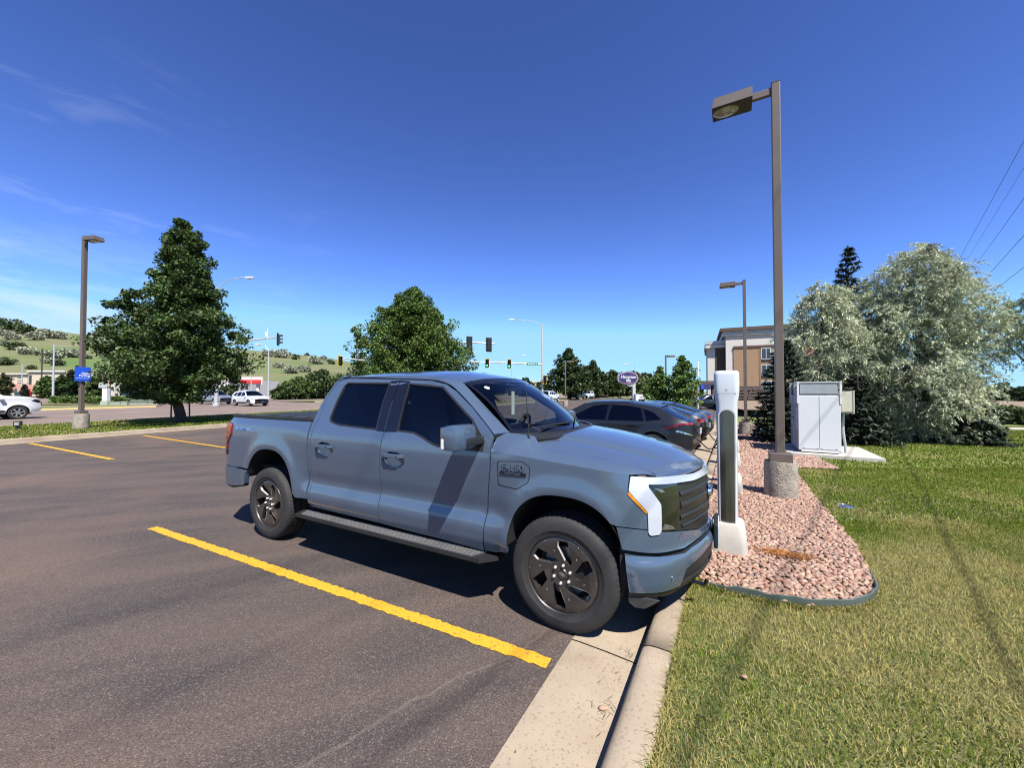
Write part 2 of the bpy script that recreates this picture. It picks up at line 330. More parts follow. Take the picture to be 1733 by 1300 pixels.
def _speckle(name):
    nt = MATS[name].node_tree; N = nt.nodes; L = nt.links; b = [n for n in N if n.type == 'BSDF_PRINCIPLED'][0]; src = b.inputs['Base Color'].links[0].from_socket; tc = [n for n in N if n.type == 'TEX_COORD'][0]
    v = N.new('ShaderNodeTexVoronoi'); v.inputs['Scale'].default_value = 95; L.new(tc.outputs['Object'], v.inputs['Vector']); h = N.new('ShaderNodeSeparateColor'); L.new(v.outputs['Color'], h.inputs[0]); r = N.new('ShaderNodeMapRange'); r.inputs['From Min'].default_value = .80; r.inputs['From Max'].default_value = 1; r.inputs['To Max'].default_value = .6; L.new(h.outputs[0], r.inputs['Value'])
    n2 = N.new('ShaderNodeTexNoise'); n2.inputs['Scale'].default_value = 1.1; n2.inputs['Detail'].default_value = 9; n2.inputs['Roughness'].default_value = .65; L.new(tc.outputs['Object'], n2.inputs['Vector']); r2 = N.new('ShaderNodeMapRange'); r2.inputs['From Min'].default_value = .52; r2.inputs['From Max'].default_value = .72; r2.inputs['To Max'].default_value = .55; L.new(n2.outputs['Fac'], r2.inputs['Value'])
    m1 = N.new('ShaderNodeMixRGB'); L.new(r.outputs[0], m1.inputs['Fac']); L.new(src, m1.inputs[1]); m1.inputs[2].default_value = (.16, .12, .085, 1); m2 = N.new('ShaderNodeMixRGB'); L.new(r2.outputs[0], m2.inputs['Fac']); L.new(m1.outputs[0], m2.inputs[1]); m2.inputs[2].default_value = (.19, .145, .105, 1); L.new(m2.outputs[0], b.inputs['Base Color'])
_speckle('concrete')
mat('concrete_pale', (.56, .53, .47), .9, col2=(.44, .41, .36), scale=5, detail=8, bump=.4, bscale=120, bdist=.003)
mat('concrete_rough', (.46, .41, .34), .95, col2=(.24, .205, .165), scale=7, detail=10, bump=.9, bscale=38, bdist=.02)
def yellow_paint():
    m, nt, b, out = _mat('yellow_paint'); N = nt.nodes; L = nt.links
    tc = N.new('ShaderNodeTexCoord'); n = N.new('ShaderNodeTexNoise'); n.inputs['Scale'].default_value = 45; n.inputs['Detail'].default_value = 6; L.new(tc.outputs['Object'], n.inputs['Vector'])
    vo = N.new('ShaderNodeTexVoronoi'); vo.inputs['Scale'].default_value = 150; L.new(tc.outputs['Object'], vo.inputs['Vector'])
    r = N.new('ShaderNodeMapRange'); r.inputs['From Min'].default_value = .54; r.inputs['From Max'].default_value = .70; L.new(n.outputs['Fac'], r.inputs['Value'])
    mx = N.new('ShaderNodeMixRGB'); mx.inputs[1].default_value = (.50, .270, .014, 1); mx.inputs[2].default_value = (.25, .13, .02, 1); L.new(r.outputs[0], mx.inputs['Fac']); L.new(mx.outputs[0], b.inputs['Base Color'])
    b.inputs['Roughness'].default_value = .7; bp = N.new('ShaderNodeBump'); bp.invert = True; bp.inputs['Strength'].default_value = .5; bp.inputs['Distance'].default_value = .004; L.new(vo.outputs['Distance'], bp.inputs['Height']); L.new(bp.outputs[0], b.inputs['Normal'])
yellow_paint()
mat('white_line', (.62, .58, .54), .8, col2=(.40, .35, .32), scale=20)
mat('lawn_soil', (.17, .165, .055), .95, col2=(.10, .135, .028), scale=1.3, detail=8, bump=.8, bscale=70, bdist=.03)
mat('lawn_far', (.140, .200, .020), .95, col2=(.22, .225, .06), scale=.5, detail=9, bump=1, bscale=22, bdist=.06)
mat('verge_grass', (.12, .16, .035), .95, col2=(.23, .20, .09), scale=.35, detail=8, bump=.8, bscale=14, bdist=.05)
mat('dry_strip', (.235, .20, .085), .95, col2=(.135, .145, .04), scale=.8, detail=8, bump=.8, bscale=40, bdist=.04)
mat('grass_blade', (1, 1, 1), .8, var=.05, attr='tint', trans=.25, spec=.12)
mat('dirt', (.30, .22, .15), .95, col2=(.21, .15, .10), scale=3, detail=8)
mat('hill_grass', (.088, .155, .030), .95, col2=(.195, .170, .085), scale=.022, detail=10, bump=.6, bscale=.25, bdist=1.5)
mat('stone_a', (.46, .335, .265), .85, col2=(.31, .22, .175), scale=14, bump=.3, bscale=40, attr='tint')
mat('edging', (.10, .13, .115), .5, var=.3, scale=4)

def sheet(name, pts, z, m, kind='structure', parent=None, zs=None, sub=0):
    P = [(x, y, (zs[i] if zs else z)) for i, (x, y) in enumerate(pts)]
    me = mesh_from(name, P, [tuple(range(len(P)))], m)
    bm = bmesh.new(); bm.from_mesh(me); bm.normal_update()
    if bm.faces[:][0].normal.z < 0: bmesh.ops.reverse_faces(bm, faces=bm.faces)
    bm.to_mesh(me); bm.free(); o = obj(name, me, parent)
    if kind: tag(o, kind=kind)
    return o
# ------------------------------------------------------------------ ground sheets
sheet('ground', [(-1500, -300), (1500, -300), (1500, 2500), (-1500, 2500)], -.75, 'verge_grass')
def make_lot():
    poly = [K(-.44, -14), K(-.44, 62), (26, 96), Q(20.1, 95), Q(20.1, -25), (-10, -14)]
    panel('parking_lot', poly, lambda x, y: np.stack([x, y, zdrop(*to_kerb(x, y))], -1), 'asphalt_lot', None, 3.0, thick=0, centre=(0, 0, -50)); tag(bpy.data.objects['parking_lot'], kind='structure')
make_lot()
# kerb, gutter (concrete), cut into sections by contraction joints
def kerb_run(b0, b1, seg):
    g = tag(bpy.data.objects.new('gutter', None), kind='structure'); link(g); k = tag(bpy.data.objects.new('kerb', None), kind='structure'); link(k)
    joints = list(np.arange(b0, b1, seg))+[b1]
    for i in range(len(joints)-1):
        p, q = joints[i]+.006, joints[i+1]-.006; ns = 14 if joints[i] < 6 else 3
        V = []; prof = [(-.44, .004), (-.40, .006), (-.2, .0), (-.002, -.012)]
        bs = np.linspace(p, q, ns)
        for bb in bs: V += [(*K(a, bb), z+float(zdrop(a, bb))) for a, z in prof]
        n = len(prof); Fc = [(i2*n+j, (i2+1)*n+j, (i2+1)*n+j+1, i2*n+j+1) for i2 in range(ns-1) for j in range(n-1)]
        me = mesh_from('gutter_section', V, [f[::-1] for f in Fc], 'concrete', True); obj('gutter_section', me, g)
        kp = [(.0, -.03), (.004, .005), (.035, .095), (.05, .118), (.075, .13), (.12, .133), (.19, .131), (.214, .125), (.225, .11), (.228, -.03)]; V = []; n = len(kp)
        for bb in bs:
            w = .004*math.sin(bb*6.3)+.003*math.sin(bb*17.7+1)+.002*math.sin(bb*41)
            V += [(*K(a+(w*1.6 if a > .2 else w*.4), bb), z+.6*w+float(zdrop(a, bb))) for a, z in kp]
        Fc = [(i2*n+j, i2*n+j+1, (i2+1)*n+j+1, (i2+1)*n+j) for i2 in range(ns-1) for j in range(n-1)]+[tuple(range(n)), tuple(range((ns-1)*n, ns*n))[::-1]]
        obj('kerb_section', mesh_from('kerb_section', V, Fc, 'concrete', True), k)
    # dark soil seen in the joints
    sheet('ground', [K(-.43, b0), K(.0, b0), K(.0, b1), K(-.43, b1)], 0, 'dirt', zs=[-.02, -.02, -.03+float(zdrop(0, b1)), -.03+float(zdrop(0, b1))])
kerb_run(-5.3, 40, 3.05)

# lawn right of the kerb: one gently uneven sheet
def lawn_z(x, y):
    a, b = to_kerb(x, y)
    return zdrop(a, b)+.118+.012*np.sin(x*.7+.3)*np.cos(y*.5)+.006*np.sin(x*2.3+y*1.7)+.02*np.clip((x-8)/30, 0, 1)
def make_lawn():
    aa = np.r_[np.linspace(.215, 6, 40), np.linspace(6.3, 30, 40), np.linspace(32, 160, 20)]; bb = np.r_[np.linspace(-8, 12, 70), np.linspace(12.5, 60, 50), np.linspace(65, 160, 10)]
    A_, B_ = np.meshgrid(aa, bb, indexing='ij'); P = K0+A_[..., None]*KA+B_[..., None]*KB; Z = lawn_z(P[..., 0], P[..., 1])
    V = np.concatenate([P, Z[..., None]], -1).reshape(-1, 3); na, nb = A_.shape
    I = np.arange(na*nb).reshape(na, nb); Fc = np.stack([I[:-1, :-1], I[1:, :-1], I[1:, 1:], I[:-1, 1:]], -1).reshape(-1, 4)
    o = obj('lawn', fast_mesh('lawn', V, Fc, 'lawn_far', smooth=True)); tag(o, kind='structure'); o.data.materials.append(MATS['lawn_soil'])
    cen = V[Fc].mean(1); near = np.hypot(cen[:, 0], cen[:, 1]) < 9; o.data.polygons.foreach_set('material_index', near.astype(np.int32))
    return o
make_lawn()
# ------------------------------------------------------------------ rock bed
BED_PX = [(1186, 985), (1230, 1000), (1300, 1015), (1360, 1024), (1410, 1027), (1450, 1024), (1474, 1014), (1483, 1003), (1481, 990), (1470, 963), (1450, 925), (1420, 885), (1390, 850), (1362, 812), (1340, 785)]
bed = [gnd(x, y, .14) for x, y in BED_PX]
_a, _b = to_kerb(np.array([bed[-1][0]]), np.array([bed[-1][1]])); 
bed_tail = [K(2.55, 9.0), K(2.35, 12), K(2.2, 16), K(2.0, 24), K(.225, 24)]
bed_left = [K(.225, b) for b in np.linspace(22, 2.35, 12)]
BED = np.array(bed+bed_tail+bed_left)
panel('rock_bed', [tuple(p) for p in BED], lambda x, y: np.stack([x, y, .128+zdrop(*to_kerb(x, y))], -1), 'dirt', None, .5, thick=0, centre=(4, 6, -50)); tag(bpy.data.objects['rock_bed'], kind='structure')
ROCKBED = bpy.data.objects['rock_bed']
def stone_mesh(seed, sub=1):
    r = random.Random(seed); bm = bmesh.new(); bmesh.ops.create_icosphere(bm, subdivisions=sub, radius=.5)
    sx, sy, sz = r.uniform(.85, 1.25), r.uniform(.65, .95), r.uniform(.42, .62)
    for v in bm.verts:
        k = 1+r.uniform(-.13, .13); v.co = Vector((v.co.x*sx*k, v.co.y*sy*k, v.co.z*sz*k))
        if v.co.z > .2: v.co.z = .2+(v.co.z-.2)*.5
    bm.verts.index_update(); V = np.array([v.co[:] for v in bm.verts]); Fc = np.array([[v.index for v in f.verts] for f in bm.faces]); bm.free(); return V, Fc
def stone_tint(r, n):
    pal = np.array([(1.05, .92, .88), (.95, .80, .74), (1.2, 1.12, 1.05), (1.1, 1.05, .85), (.78, .70, .70), (.85, .62, .52), (1.3, 1.25, 1.2), (1.0, .72, .62), (.62, .60, .63)])
    w = np.array([.22, .2, .14, .12, .1, .1, .04, .06, .02]); return pal[r.choice(len(pal), n, p=w/w.sum())]*r.uniform(.85, 1.15, (n, 1))
def make_stones():
    r = np.random.default_rng(3); pts = []
    lo, hi = BED.min(0), BED.max(0)
    step = .033; gx, gy = np.meshgrid(np.arange(lo[0], hi[0], step), np.arange(lo[1], hi[1], step)); P = np.stack([gx.ravel(), gy.ravel()], -1)+r.uniform(-.5, .5, (gx.size, 2))*step*.9
    P = P[inside(P, BED)]; d = np.hypot(P[:, 0], P[:, 1]); keep = r.uniform(0, 1, len(P)) < np.clip(1.15-(d-6)*.10, .12, 1.0); P = P[keep]; d = d[keep]
    sz = r.uniform(.036, .066, len(P))*np.where(d > 7, 1+.06*(d-7), 1)
    print('stones', len(P))
    order = np.argsort(d-r.uniform(0, .8, len(P))); near = order[:300]; rest = order[300:]
    tints = stone_tint(r, len(P)); zc = .13+sz*.16+r.uniform(0, .012, len(P))+zdrop(*to_kerb(P[:, 0], P[:, 1]))
    ms = [stone_mesh(s, 1) for s in range(8)]; metas = []
    cm = [fast_mesh('stone', V, Fc, 'stone_a', np.tile(stone_tint(r, 1), (len(Fc), 1))) for (V, Fc) in ms for _ in range(4)]
    for i in near:
        o = obj('stone', cm[int(r.integers(len(cm)))], ROCKBED); o.location = (P[i, 0], P[i, 1], zc[i]); o.rotation_euler = (r.uniform(-.45, .45), r.uniform(-.45, .45), r.uniform(0, 6.28)); o.scale = (sz[i]*1.05,)*3
    Vs = []; Fs = []; Cs = []; off = 0; lowm = [stone_mesh(50+s, 1) for s in range(6)]
    for i in rest:
        V, Fc = lowm[int(r.integers(6))]; e = Euler((r.uniform(-.5, .5), r.uniform(-.5, .5), r.uniform(0, 6.28))).to_matrix(); W = V@np.array(e).T*sz[i]+np.array([P[i, 0], P[i, 1], zc[i]])
        Vs.append(W); Fs.append(Fc+off); off += len(V); Cs.append(np.tile(tints[i], (len(Fc), 1)))
    o = obj('stone_cover', fast_mesh('stone_cover', np.vstack(Vs), np.vstack(Fs), 'stone_a', np.vstack(Cs)), ROCKBED); tag(o, kind='stuff')
make_stones()
def make_edging():
    idx = list(range(11)); P = [Vector((*BED[i], 0)) for i in idx]; cs = []
    for i in range(len(P)-1):
        for k in range(4): cs.append(P[i].lerp(P[i+1], k/4))
    cs.append(P[-1]); m = MB(); V = []
    for i, p in enumerate(cs):
        t = (cs[min(i+1, len(cs)-1)]-cs[max(i-1, 0)]).normalized(); n = Vector((t.y, -t.x, 0)); w = .006*math.sin(i*1.3)+.004*math.sin(i*2.9)
        dz = Vector((0, 0, zat(p.x, p.y))); p = p+dz; zt = .19+w-.075*max(0, (i-(len(cs)-12))/12)-.05*max(0, (5-i)/5); V += [(p+n*.012+Vector((0, 0, .09)))[:], (p+n*(.014+w*.4)+Vector((0, 0, zt)))[:], (p+n*.004+Vector((0, 0, zt+.004)))[:], (p-n*.002+Vector((0, 0, zt)))[:], (p-n*.002+Vector((0, 0, .09)))[:]]
    n = 5; Fc = [(i*n+j, (i+1)*n+j, (i+1)*n+(j+1) % n, i*n+(j+1) % n) for i in range(len(cs)-1) for j in range(n)]
    m.add(V, Fc); o = m.build('landscape_edging', 'edging', None, True); tag(o, 'dark green metal strip edging the curved end of the rock bed', 'edging')
make_edging()
# ------------------------------------------------------------------ grass blades
def blades(P, h, w, lean, cols, name, z, r):
    n = len(P); ang = r.uniform(0, 2*pi, n); la = r.uniform(0, 2*pi, n); H = h*r.uniform(.55, 1.25, n); ln = lean*r.uniform(.15, 1.3, n)*H
    bx, by = np.cos(ang)*w/2, np.sin(ang)*w/2; dx, dy = np.cos(la)*ln, np.sin(la)*ln
    V = np.empty((n, 5, 3), np.float32); zb = z-.004
    V[:, 0] = np.stack([P[:, 0]-bx, P[:, 1]-by, zb], -1); V[:, 1] = np.stack([P[:, 0]+bx, P[:, 1]+by, zb], -1)
    V[:, 2] = np.stack([P[:, 0]+bx*.8+dx*.35, P[:, 1]+by*.8+dy*.35, zb+H*.6], -1); V[:, 3] = np.stack([P[:, 0]-bx*.8+dx*.35, P[:, 1]-by*.8+dy*.35, zb+H*.6], -1)
    V[:, 4] = np.stack([P[:, 0]+dx, P[:, 1]+dy, zb+H*np.clip(1-.45*(ln/H)**2, .35, 1)], -1)
    b = np.arange(n)[:, None]*5; T = np.concatenate([b+[0, 1, 2], b+[0, 2, 3], b+[3, 2, 4]], 1).reshape(-1, 3)
    return V.reshape(-1, 3), T, np.repeat(cols, 3, 0)
def vnoise(x, y, f, seed):
    r = np.random.default_rng(seed); G = r.uniform(0, 1, (64, 64)); u, v = x*f+31.3, y*f+17.7; i, j = np.floor(u).astype(int), np.floor(v).astype(int); a, b = u-i, v-j; a = a*a*(3-2*a); b = b*b*(3-2*b); g = lambda p, q: G[p % 64, q % 64]
    return g(i, j)*(1-a)*(1-b)+g(i+1, j)*a*(1-b)+g(i, j+1)*(1-a)*b+g(i+1, j+1)*a*b
def grass_cols(x, y, r, dry=0.):
    n = len(x); f = .55*vnoise(x, y, .9, 1)+.3*vnoise(x, y, 2.3, 2)+.15*vnoise(x, y, 6, 3)
    d = np.hypot(x-3.6, y-3.9)                                   # the browned-off turf round the end of the rock bed and by the kerb
    p = np.clip((f-.5)*2.0+.42+dry+.34*np.exp(-(d/1.25)**2)-.05*np.clip(np.hypot(x, y)-3.6, 0, 12), .06, .93); straw = r.uniform(0, 1, n) < p
    g = np.array([.138, .198, .018])*r.uniform(.65, 1.35, (n, 1))+r.uniform(-.012, .012, (n, 3)); s = np.array([.45, .39, .145])*r.uniform(.7, 1.25, (n, 1))+r.uniform(-.02, .02, (n, 3))
    return np.clip(np.where(straw[:, None], s, g), .01, 1)
def scatter(poly, dens, r):
    poly = np.asarray(poly); lo, hi = poly.min(0), poly.max(0); n = int(dens*np.prod(hi-lo)); P = r.uniform(lo, hi, (n, 2)); return P[inside(P, poly)]
def make_grass():
    r = np.random.default_rng(11); Vs, Fs, Cs, off = [], [], [], 0
    bedpoly = BED
    def put(P, h, w, lean, dry=0.):
        nonlocal off
        a, b = to_kerb(P[:, 0], P[:, 1]); k = (a > .222+r.uniform(-.012, .03, len(P))) & ~inside(P, bedpoly); ang = np.abs(P[:, 0]/np.maximum(P[:, 1], .1)) < 1.5
        P = P[k & ang]; c = grass_cols(P[:, 0], P[:, 1], r, dry); V, T, C = blades(P, h, w, lean, c, '', lawn_z(P[:, 0], P[:, 1]), r); Vs.append(V); Fs.append(T+off); Cs.append(C); off += len(V)
    put(scatter([(.4, 1.3), (4.6, 1.3), (7.2, 4.9), (1.8, 4.9), (.6, 2.0)], 9000, r), .038, .0042, 1.1)
    put(scatter([(1.5, 4.5), (7.2, 4.6), (12.5, 8.6), (6, 8.6), (2.5, 5.5)], 2600, r), .042, .009, 1.0)
    put(scatter([(4, 8.2), (12.5, 8.2), (26, 17.5), (8, 17.5)], 450, r), .05, .02, .9)
    # tufts leaning over the kerb edge and the edging
    bb = r.uniform(-2.5, 2.6, 5200); aa = .232+np.abs(r.normal(0, .02, 5200)); P = K0+aa[:, None]*KA+bb[:, None]*KB; put(P, .05, .004, 1.5, .12)
    e = np.array(bed); t = r.uniform(0, len(e)-1.01, 5000); i = t.astype(int); f = (t-i)[:, None]; P = e[i]*(1-f)+e[i+1]*f; cc = BED[:len(bed)].mean(0); P = P+(P-cc)/np.linalg.norm(P-cc, axis=1)[:, None]*np.abs(r.normal(.02, .02, 5000))[:, None]; put(P, .055, .005, .9, -.1)
    V = np.vstack(Vs); T = np.vstack(Fs); C = np.vstack(Cs); print('grass tris', len(T))
    o = obj('grass', fast_mesh('grass', V, T, 'grass_blade', C)); tag(o, kind='stuff')
make_grass()
# ------------------------------------------------------------------ yellow stall lines
def line(name, p, q, w, z, m, label=None, wob=.006, parent=None, kind='structure', ragged=True):
    p, q = Vector((*p, 0)), Vector((*q, 0)); d = (q-p).normalized(); n = Vector((-d.y, d.x, 0)); L = (q-p).length; k = max(2, int(L/.03)) if ragged else 2; r = random.Random(int(L*1000)); V = []
    for i in range(k+1):
        c = p+d*(L*i/k); V += [(*(c+n*(w/2+(r.uniform(-wob, wob) if ragged else 0)))[:2], z), (*(c-n*(w/2+(r.uniform(-wob, wob) if ragged else 0)))[:2], z)]
    o = obj(name, mesh_from(name, V, [(2*i, 2*i+1, 2*i+3, 2*i+2) for i in range(k)], m), parent)
    if kind: tag(o, kind=kind)
    return o
_e0 = np.array(gnd(929, 1124)); _e1 = np.array(gnd(258, 894)); line('stall_line', _e0, _e1, .105, .005, 'yellow_paint', wob=.009)
line('stall_line', gnd(50, 750.5), gnd(190, 778), .11, .005, 'yellow_paint')
line('stall_line', gnd(243, 737.5), gnd(400, 761), .11, .005, 'yellow_paint')
line('stall_line', np.array(gnd(243, 737.5))+np.array(gnd(243, 737.5))-np.array(gnd(50, 750.5)), np.array(gnd(400, 761))+np.array(gnd(243, 737.5))-np.array(gnd(50, 750.5)), .11, .005, 'yellow_paint')
for k in (1.35, 4.1, 6.9, 9.7):
    o = line('stall_line', K(-.5, 1.9+k), K(-6.0, 1.9+k), .11, .012, 'yellow_paint'); o.location.z = float(zdrop(-3, 1.9+k))
# ------------------------------------------------------------------ far kerb, grass strip, street
def band(name, q0, q1, s0, s1, z0, z1, m, n=2):
    V = []; S = np.linspace(s0, s1, n)
    for s in S: V += [(*Q(q0, s), z0), (*Q(q1, s), z1)]
    return tag(obj(name, mesh_from(name, V, [(2*i, 2*i+2, 2*i+3, 2*i+1) for i in range(n-1)], m)), kind='structure')
band('gutter', 20.1, 20.55, -25, 95, .004, -.01, 'concrete')
V = []; prof = [(20.55, -.02), (20.58, .12), (20.62, .14), (20.74, .14), (20.76, .10)]
for s in (-25, 95): V += [(*Q(q, s), z) for q, z in prof]
tag(obj('kerb', mesh_from('kerb', V, [(j, 5+j, 6+j, 1+j) for j in range(4)], 'concrete')), kind='structure')
band('grass_strip', 20.755, 27.1, -25, 95, .115, .21, 'dry_strip', 2)
V = []; prof = [(27.1, .21), (27.12, .235), (27.28, .235), (27.34, .10)]
for s in (-25, 95): V += [(*Q(q, s), z) for q, z in prof]
tag(obj('kerb', mesh_from('kerb', V, [(j, 4+j, 5+j, 1+j) for j in range(3)], 'concrete')), kind='structure')
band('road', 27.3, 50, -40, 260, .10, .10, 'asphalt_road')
for q, dash in ((30.8, 0), (34.3, 3), (41.5, 3), (38.0, 0)):
    if dash:
        for s in np.arange(-20, 60, 12): line('lane_marking', Q(q, s), Q(q, s+3), .12, .106, 'white_line', ragged=False)
    else: line('lane_marking', Q(q, -30), Q(q, 120), .12, .106, 'white_line', ragged=False)
def kerb_at(q, s0, s1, m, z=.10):
    V = []; prof = [(q, z-.02), (q+.04, z+.13), (q+.30, z+.14), (q+.32, z)]
    for s in (s0, s1): V += [(*Q(a, s), b) for a, b in prof]
    return tag(obj('kerb', mesh_from('kerb', V, [(j, 4+j, 5+j, 1+j) for j in range(3)], m)), kind='structure')
mat('yellow_kerb', (.72, .50, .16), .8, col2=(.55, .42, .22), scale=3)
kerb_at(50, -40, 22, 'yellow_kerb'); kerb_at(50, 41, 200, 'concrete')
band('verge', 50.3, 60, -40, 22, .22, .22, 'verge_grass'); band('verge', 50.3, 58, 41, 200, .22, .22, 'verge_grass')
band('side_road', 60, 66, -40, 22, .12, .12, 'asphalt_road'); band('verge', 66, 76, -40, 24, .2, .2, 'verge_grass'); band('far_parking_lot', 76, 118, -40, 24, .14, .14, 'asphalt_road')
V = [(*Q(50, 22.5), .11), (*Q(50, 40.5), .11), (*Q(190, 46), .11), (*Q(190, 28), .11)]
tag(obj('cross_road', mesh_from('cross_road', V, [(0, 1, 2, 3)], 'asphalt_road')), kind='structure')
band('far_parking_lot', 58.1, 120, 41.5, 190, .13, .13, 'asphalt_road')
# sparse grass on the strip so that its edge is not clean
def strip_grass():
    r = np.random.default_rng(5); n = 42000; q = r.uniform(20.78, 27.05, n); s = r.uniform(0, 34, n)**1.0; P = q[:, None]*QN+s[:, None]*QD
    c = grass_cols(P[:, 0], P[:, 1], r, .12); V, T, C = blades(P, .075, .03, 1.0, c, '', .115+(q-20.75)*.015, r)
    tag(obj('grass', fast_mesh('grass', V, T, 'grass_blade', C)), kind='stuff')
strip_grass()
# ------------------------------------------------------------------ the hill
CREST = np.array([(-4.5, 105), (-1.75, 96), (-1.33, 75), (-1.22, 70), (-1.115, 64), (-1.0, 60), (-.85, 54), (-.64, 45.5), (-.56, 42.5), (-.47, 38), (-.38, 31), (-.26, 19), (-.15, 9), (0, 2), (.2, 0)])
def hill_h(x, y):
    t = x/np.maximum(y, 1); c = np.interp(t, CREST[:, 0], CREST[:, 1]); k = np.clip((y-150)/(420-150), 0, 1); k = k**1.15
    k2 = np.clip((y-420)/500, 0, 1)
    wob = 2.2*np.sin(x*.021+y*.013)+1.3*np.sin(x*.053-y*.031+1)
    return (c*k*(1-.45*k2)+wob*k*(1-k)*2.2*np.clip(c/30, 0, 1))-.3
def make_hill():
    ts = np.r_[np.linspace(-4.5, -1.95, 40), np.linspace(-1.9, .25, 150)]; ys = np.r_[np.linspace(150, 430, 60), np.linspace(440, 900, 16)]; Tt, Y = np.meshgrid(ts, ys, indexing='ij'); X = Tt*Y; Z = hill_h(X, Y)
    I = np.arange(Tt.size).reshape(Tt.shape); Fc = np.stack([I[:-1, :-1], I[1:, :-1], I[1:, 1:], I[:-1, 1:]], -1).reshape(-1, 4)
    tag(obj('hill', fast_mesh('hill', np.stack([X, Y, Z], -1).reshape(-1, 3), Fc, 'hill_grass', smooth=True)), kind='structure')
make_hill()
# ------------------------------------------------------------------ pickup truck: surface functions
def ip(x, t):
    a = np.array(t, float); return np.interp(x, a[:, 0], a[:, 1])
def sm(a,b,x):
    t=np.clip((np.asarray(x,float)-a)/(b-a),0,1); return t*t*(3-2*t)
def cspl(pts,n=24):
    """centripetal-ish catmull rom through 2D/3D points, dense polyline"""
    P=np.array(pts,float); Q=np.vstack([2*P[0]-P[1],P,2*P[-1]-P[-2]]); out=[]
    for i in range(1,len(Q)-2):
        p0,p1,p2,p3=Q[i-1],Q[i],Q[i+1],Q[i+2]
        for k in range(n):
            t=k/n; out.append(.5*((2*p1)+(-p0+p2)*t+(2*p0-5*p1+4*p2-p3)*t*t+(-p0+3*p1-3*p2+p3)*t**3))
    out.append(P[-1]); return np.array(out)
# plan curve of the truck's lower body: rear corner, side, front corner, nose (X forward, n outward)
_pl=cspl([(-1.03,.70),(-1.03,.84),(-1.02,.90),(-.985,.945),(-.92,.972),(-.80,.99),(-.6,1.0),(0.,1.0),(1,1.0),(2,1.0),(3,1.0),(3.7,1.0),(3.9,.998),(4.05,.988),(4.15,.968),(4.235,.935),(4.31,.885),(4.375,.81),(4.435,.70),(4.50,.55),(4.555,.40),(4.60,.22),(4.62,.10),(4.626,0),(4.62,-.10),(4.60,-.22)])
_ds=np.r_[0,np.cumsum(np.hypot(*np.diff(_pl,axis=0).T))]
_i0=np.argmin(abs(_pl[:,0]-1.0)+abs(_pl[:,1]-1)); _su=_ds-_ds[_i0]+1.0
_tg=np.gradient(_pl,axis=0); _tg/=np.linalg.norm(_tg,axis=1)[:,None]
_k=np.ones(13)/13
for _c in (0,1): _tg[:,_c]=np.convolve(np.pad(_tg[:,_c],6,'edge'),_k,'valid')
_nn=np.stack([-_tg[:,1],_tg[:,0]],-1)   # outward normal for near side (n up)
SIDE=[(.36,-.05),(.44,-.045),(.50,-.022),(.55,-.004),(.62,.004),(.665,.0),(.70,-.012),(.765,-.034),(.80,-.034),(.90,-.016),(1.05,-.003),(1.17,.0),(1.235,-.003),(1.29,-.014),(1.36,-.038),(1.42,-.062),(1.50,-.098),(1.60,-.145),(1.72,-.21),(1.82,-.27),(1.87,-.31),(1.92,-.37)]
PLAIN=[(.36,-.05),(.44,-.03),(.55,-.006),(.65,.0),(.8,.002),(.95,.002),(1.1,.001),(1.2,-.001),(1.27,-.006),(1.315,-.014),(1.36,-.034),(1.42,-.062),(1.46,-.085),(1.6,-.145),(1.92,-.37)]
FRONT=[(.10,-.16),(.22,-.10),(.30,-.05),(.38,.0),(.46,.022),(.56,.034),(.60,.03),(.635,.006),(.66,.0),(.75,.002),(.90,.004),(1.0,.0),(1.08,-.012),(1.14,-.03),(1.2,-.055),(1.3,-.12)]
def _dense(t):
    z=np.linspace(.05,2.0,1600); v=ip(z,t); k=np.hanning(23); k/=k.sum(); return z,np.convolve(np.pad(v,11,'edge'),k,'valid')
_S=_dense(SIDE);_P=_dense(PLAIN);_F=_dense(FRONT)
ARCH=[(.085,.44,.475,.625),(3.712,.44,.45,.552)]   # centre X, Z, half widths
def archq(u,z,k):
    cx,cz,a,b=ARCH[k]; return (np.abs((u-cx)/a)**2.5+np.abs((z-cz)/b)**2.5)**(1/2.5)
def doff(u,z):
    u=np.asarray(u,float);z=np.asarray(z,float)
    s=np.interp(z,*_S);p=np.interp(z,*_P);f=np.interp(z,*_F)
    w=sm(.60,.80,u)*(1-sm(3.12,3.40,u))          # door crease zone
    w=np.maximum(w,sm(1.30,1.40,z)*sm(.85,.95,u)*(1-sm(3.3,3.4,u)))
    d=p*(1-w)+s*w
    for k in (0,1):
        q=archq(u,z,k); d=d+.020*np.exp(-((q-1.06)/.13)**2)*sm(.40,.60,z)*(1-sm(4.08,4.2,u))
    wf=sm(3.98,4.3,u); return d*(1-wf)+f*wf
def F(u,z):
    """lower body wrap surface, near side: returns X,n,Z"""
    u=np.asarray(u,float);z=np.asarray(z,float)
    x=np.interp(u,_su,_pl[:,0]);n=np.interp(u,_su,_pl[:,1]);nx=np.interp(u,_su,_nn[:,0]);ny=np.interp(u,_su,_nn[:,1])
    d=doff(u,z); return np.stack([x+nx*d,n+ny*d,z+0*u],-1)
UC = float(np.interp(0, -_pl[-120:, 1], _su[-120:]))
def side_f(s, off=0.):
    k = np.array([1., s, 1.])
    if off == 0: return lambda u, z: F(u, z)*k
    def g(u, z):
        u = np.asarray(u, float); z = np.asarray(z, float); nx = np.interp(u, _su, _nn[:, 0]); ny = np.interp(u, _su, _nn[:, 1])
        return (F(u, z)+np.stack([nx, ny, 0*u], -1)*off)*k
    return g
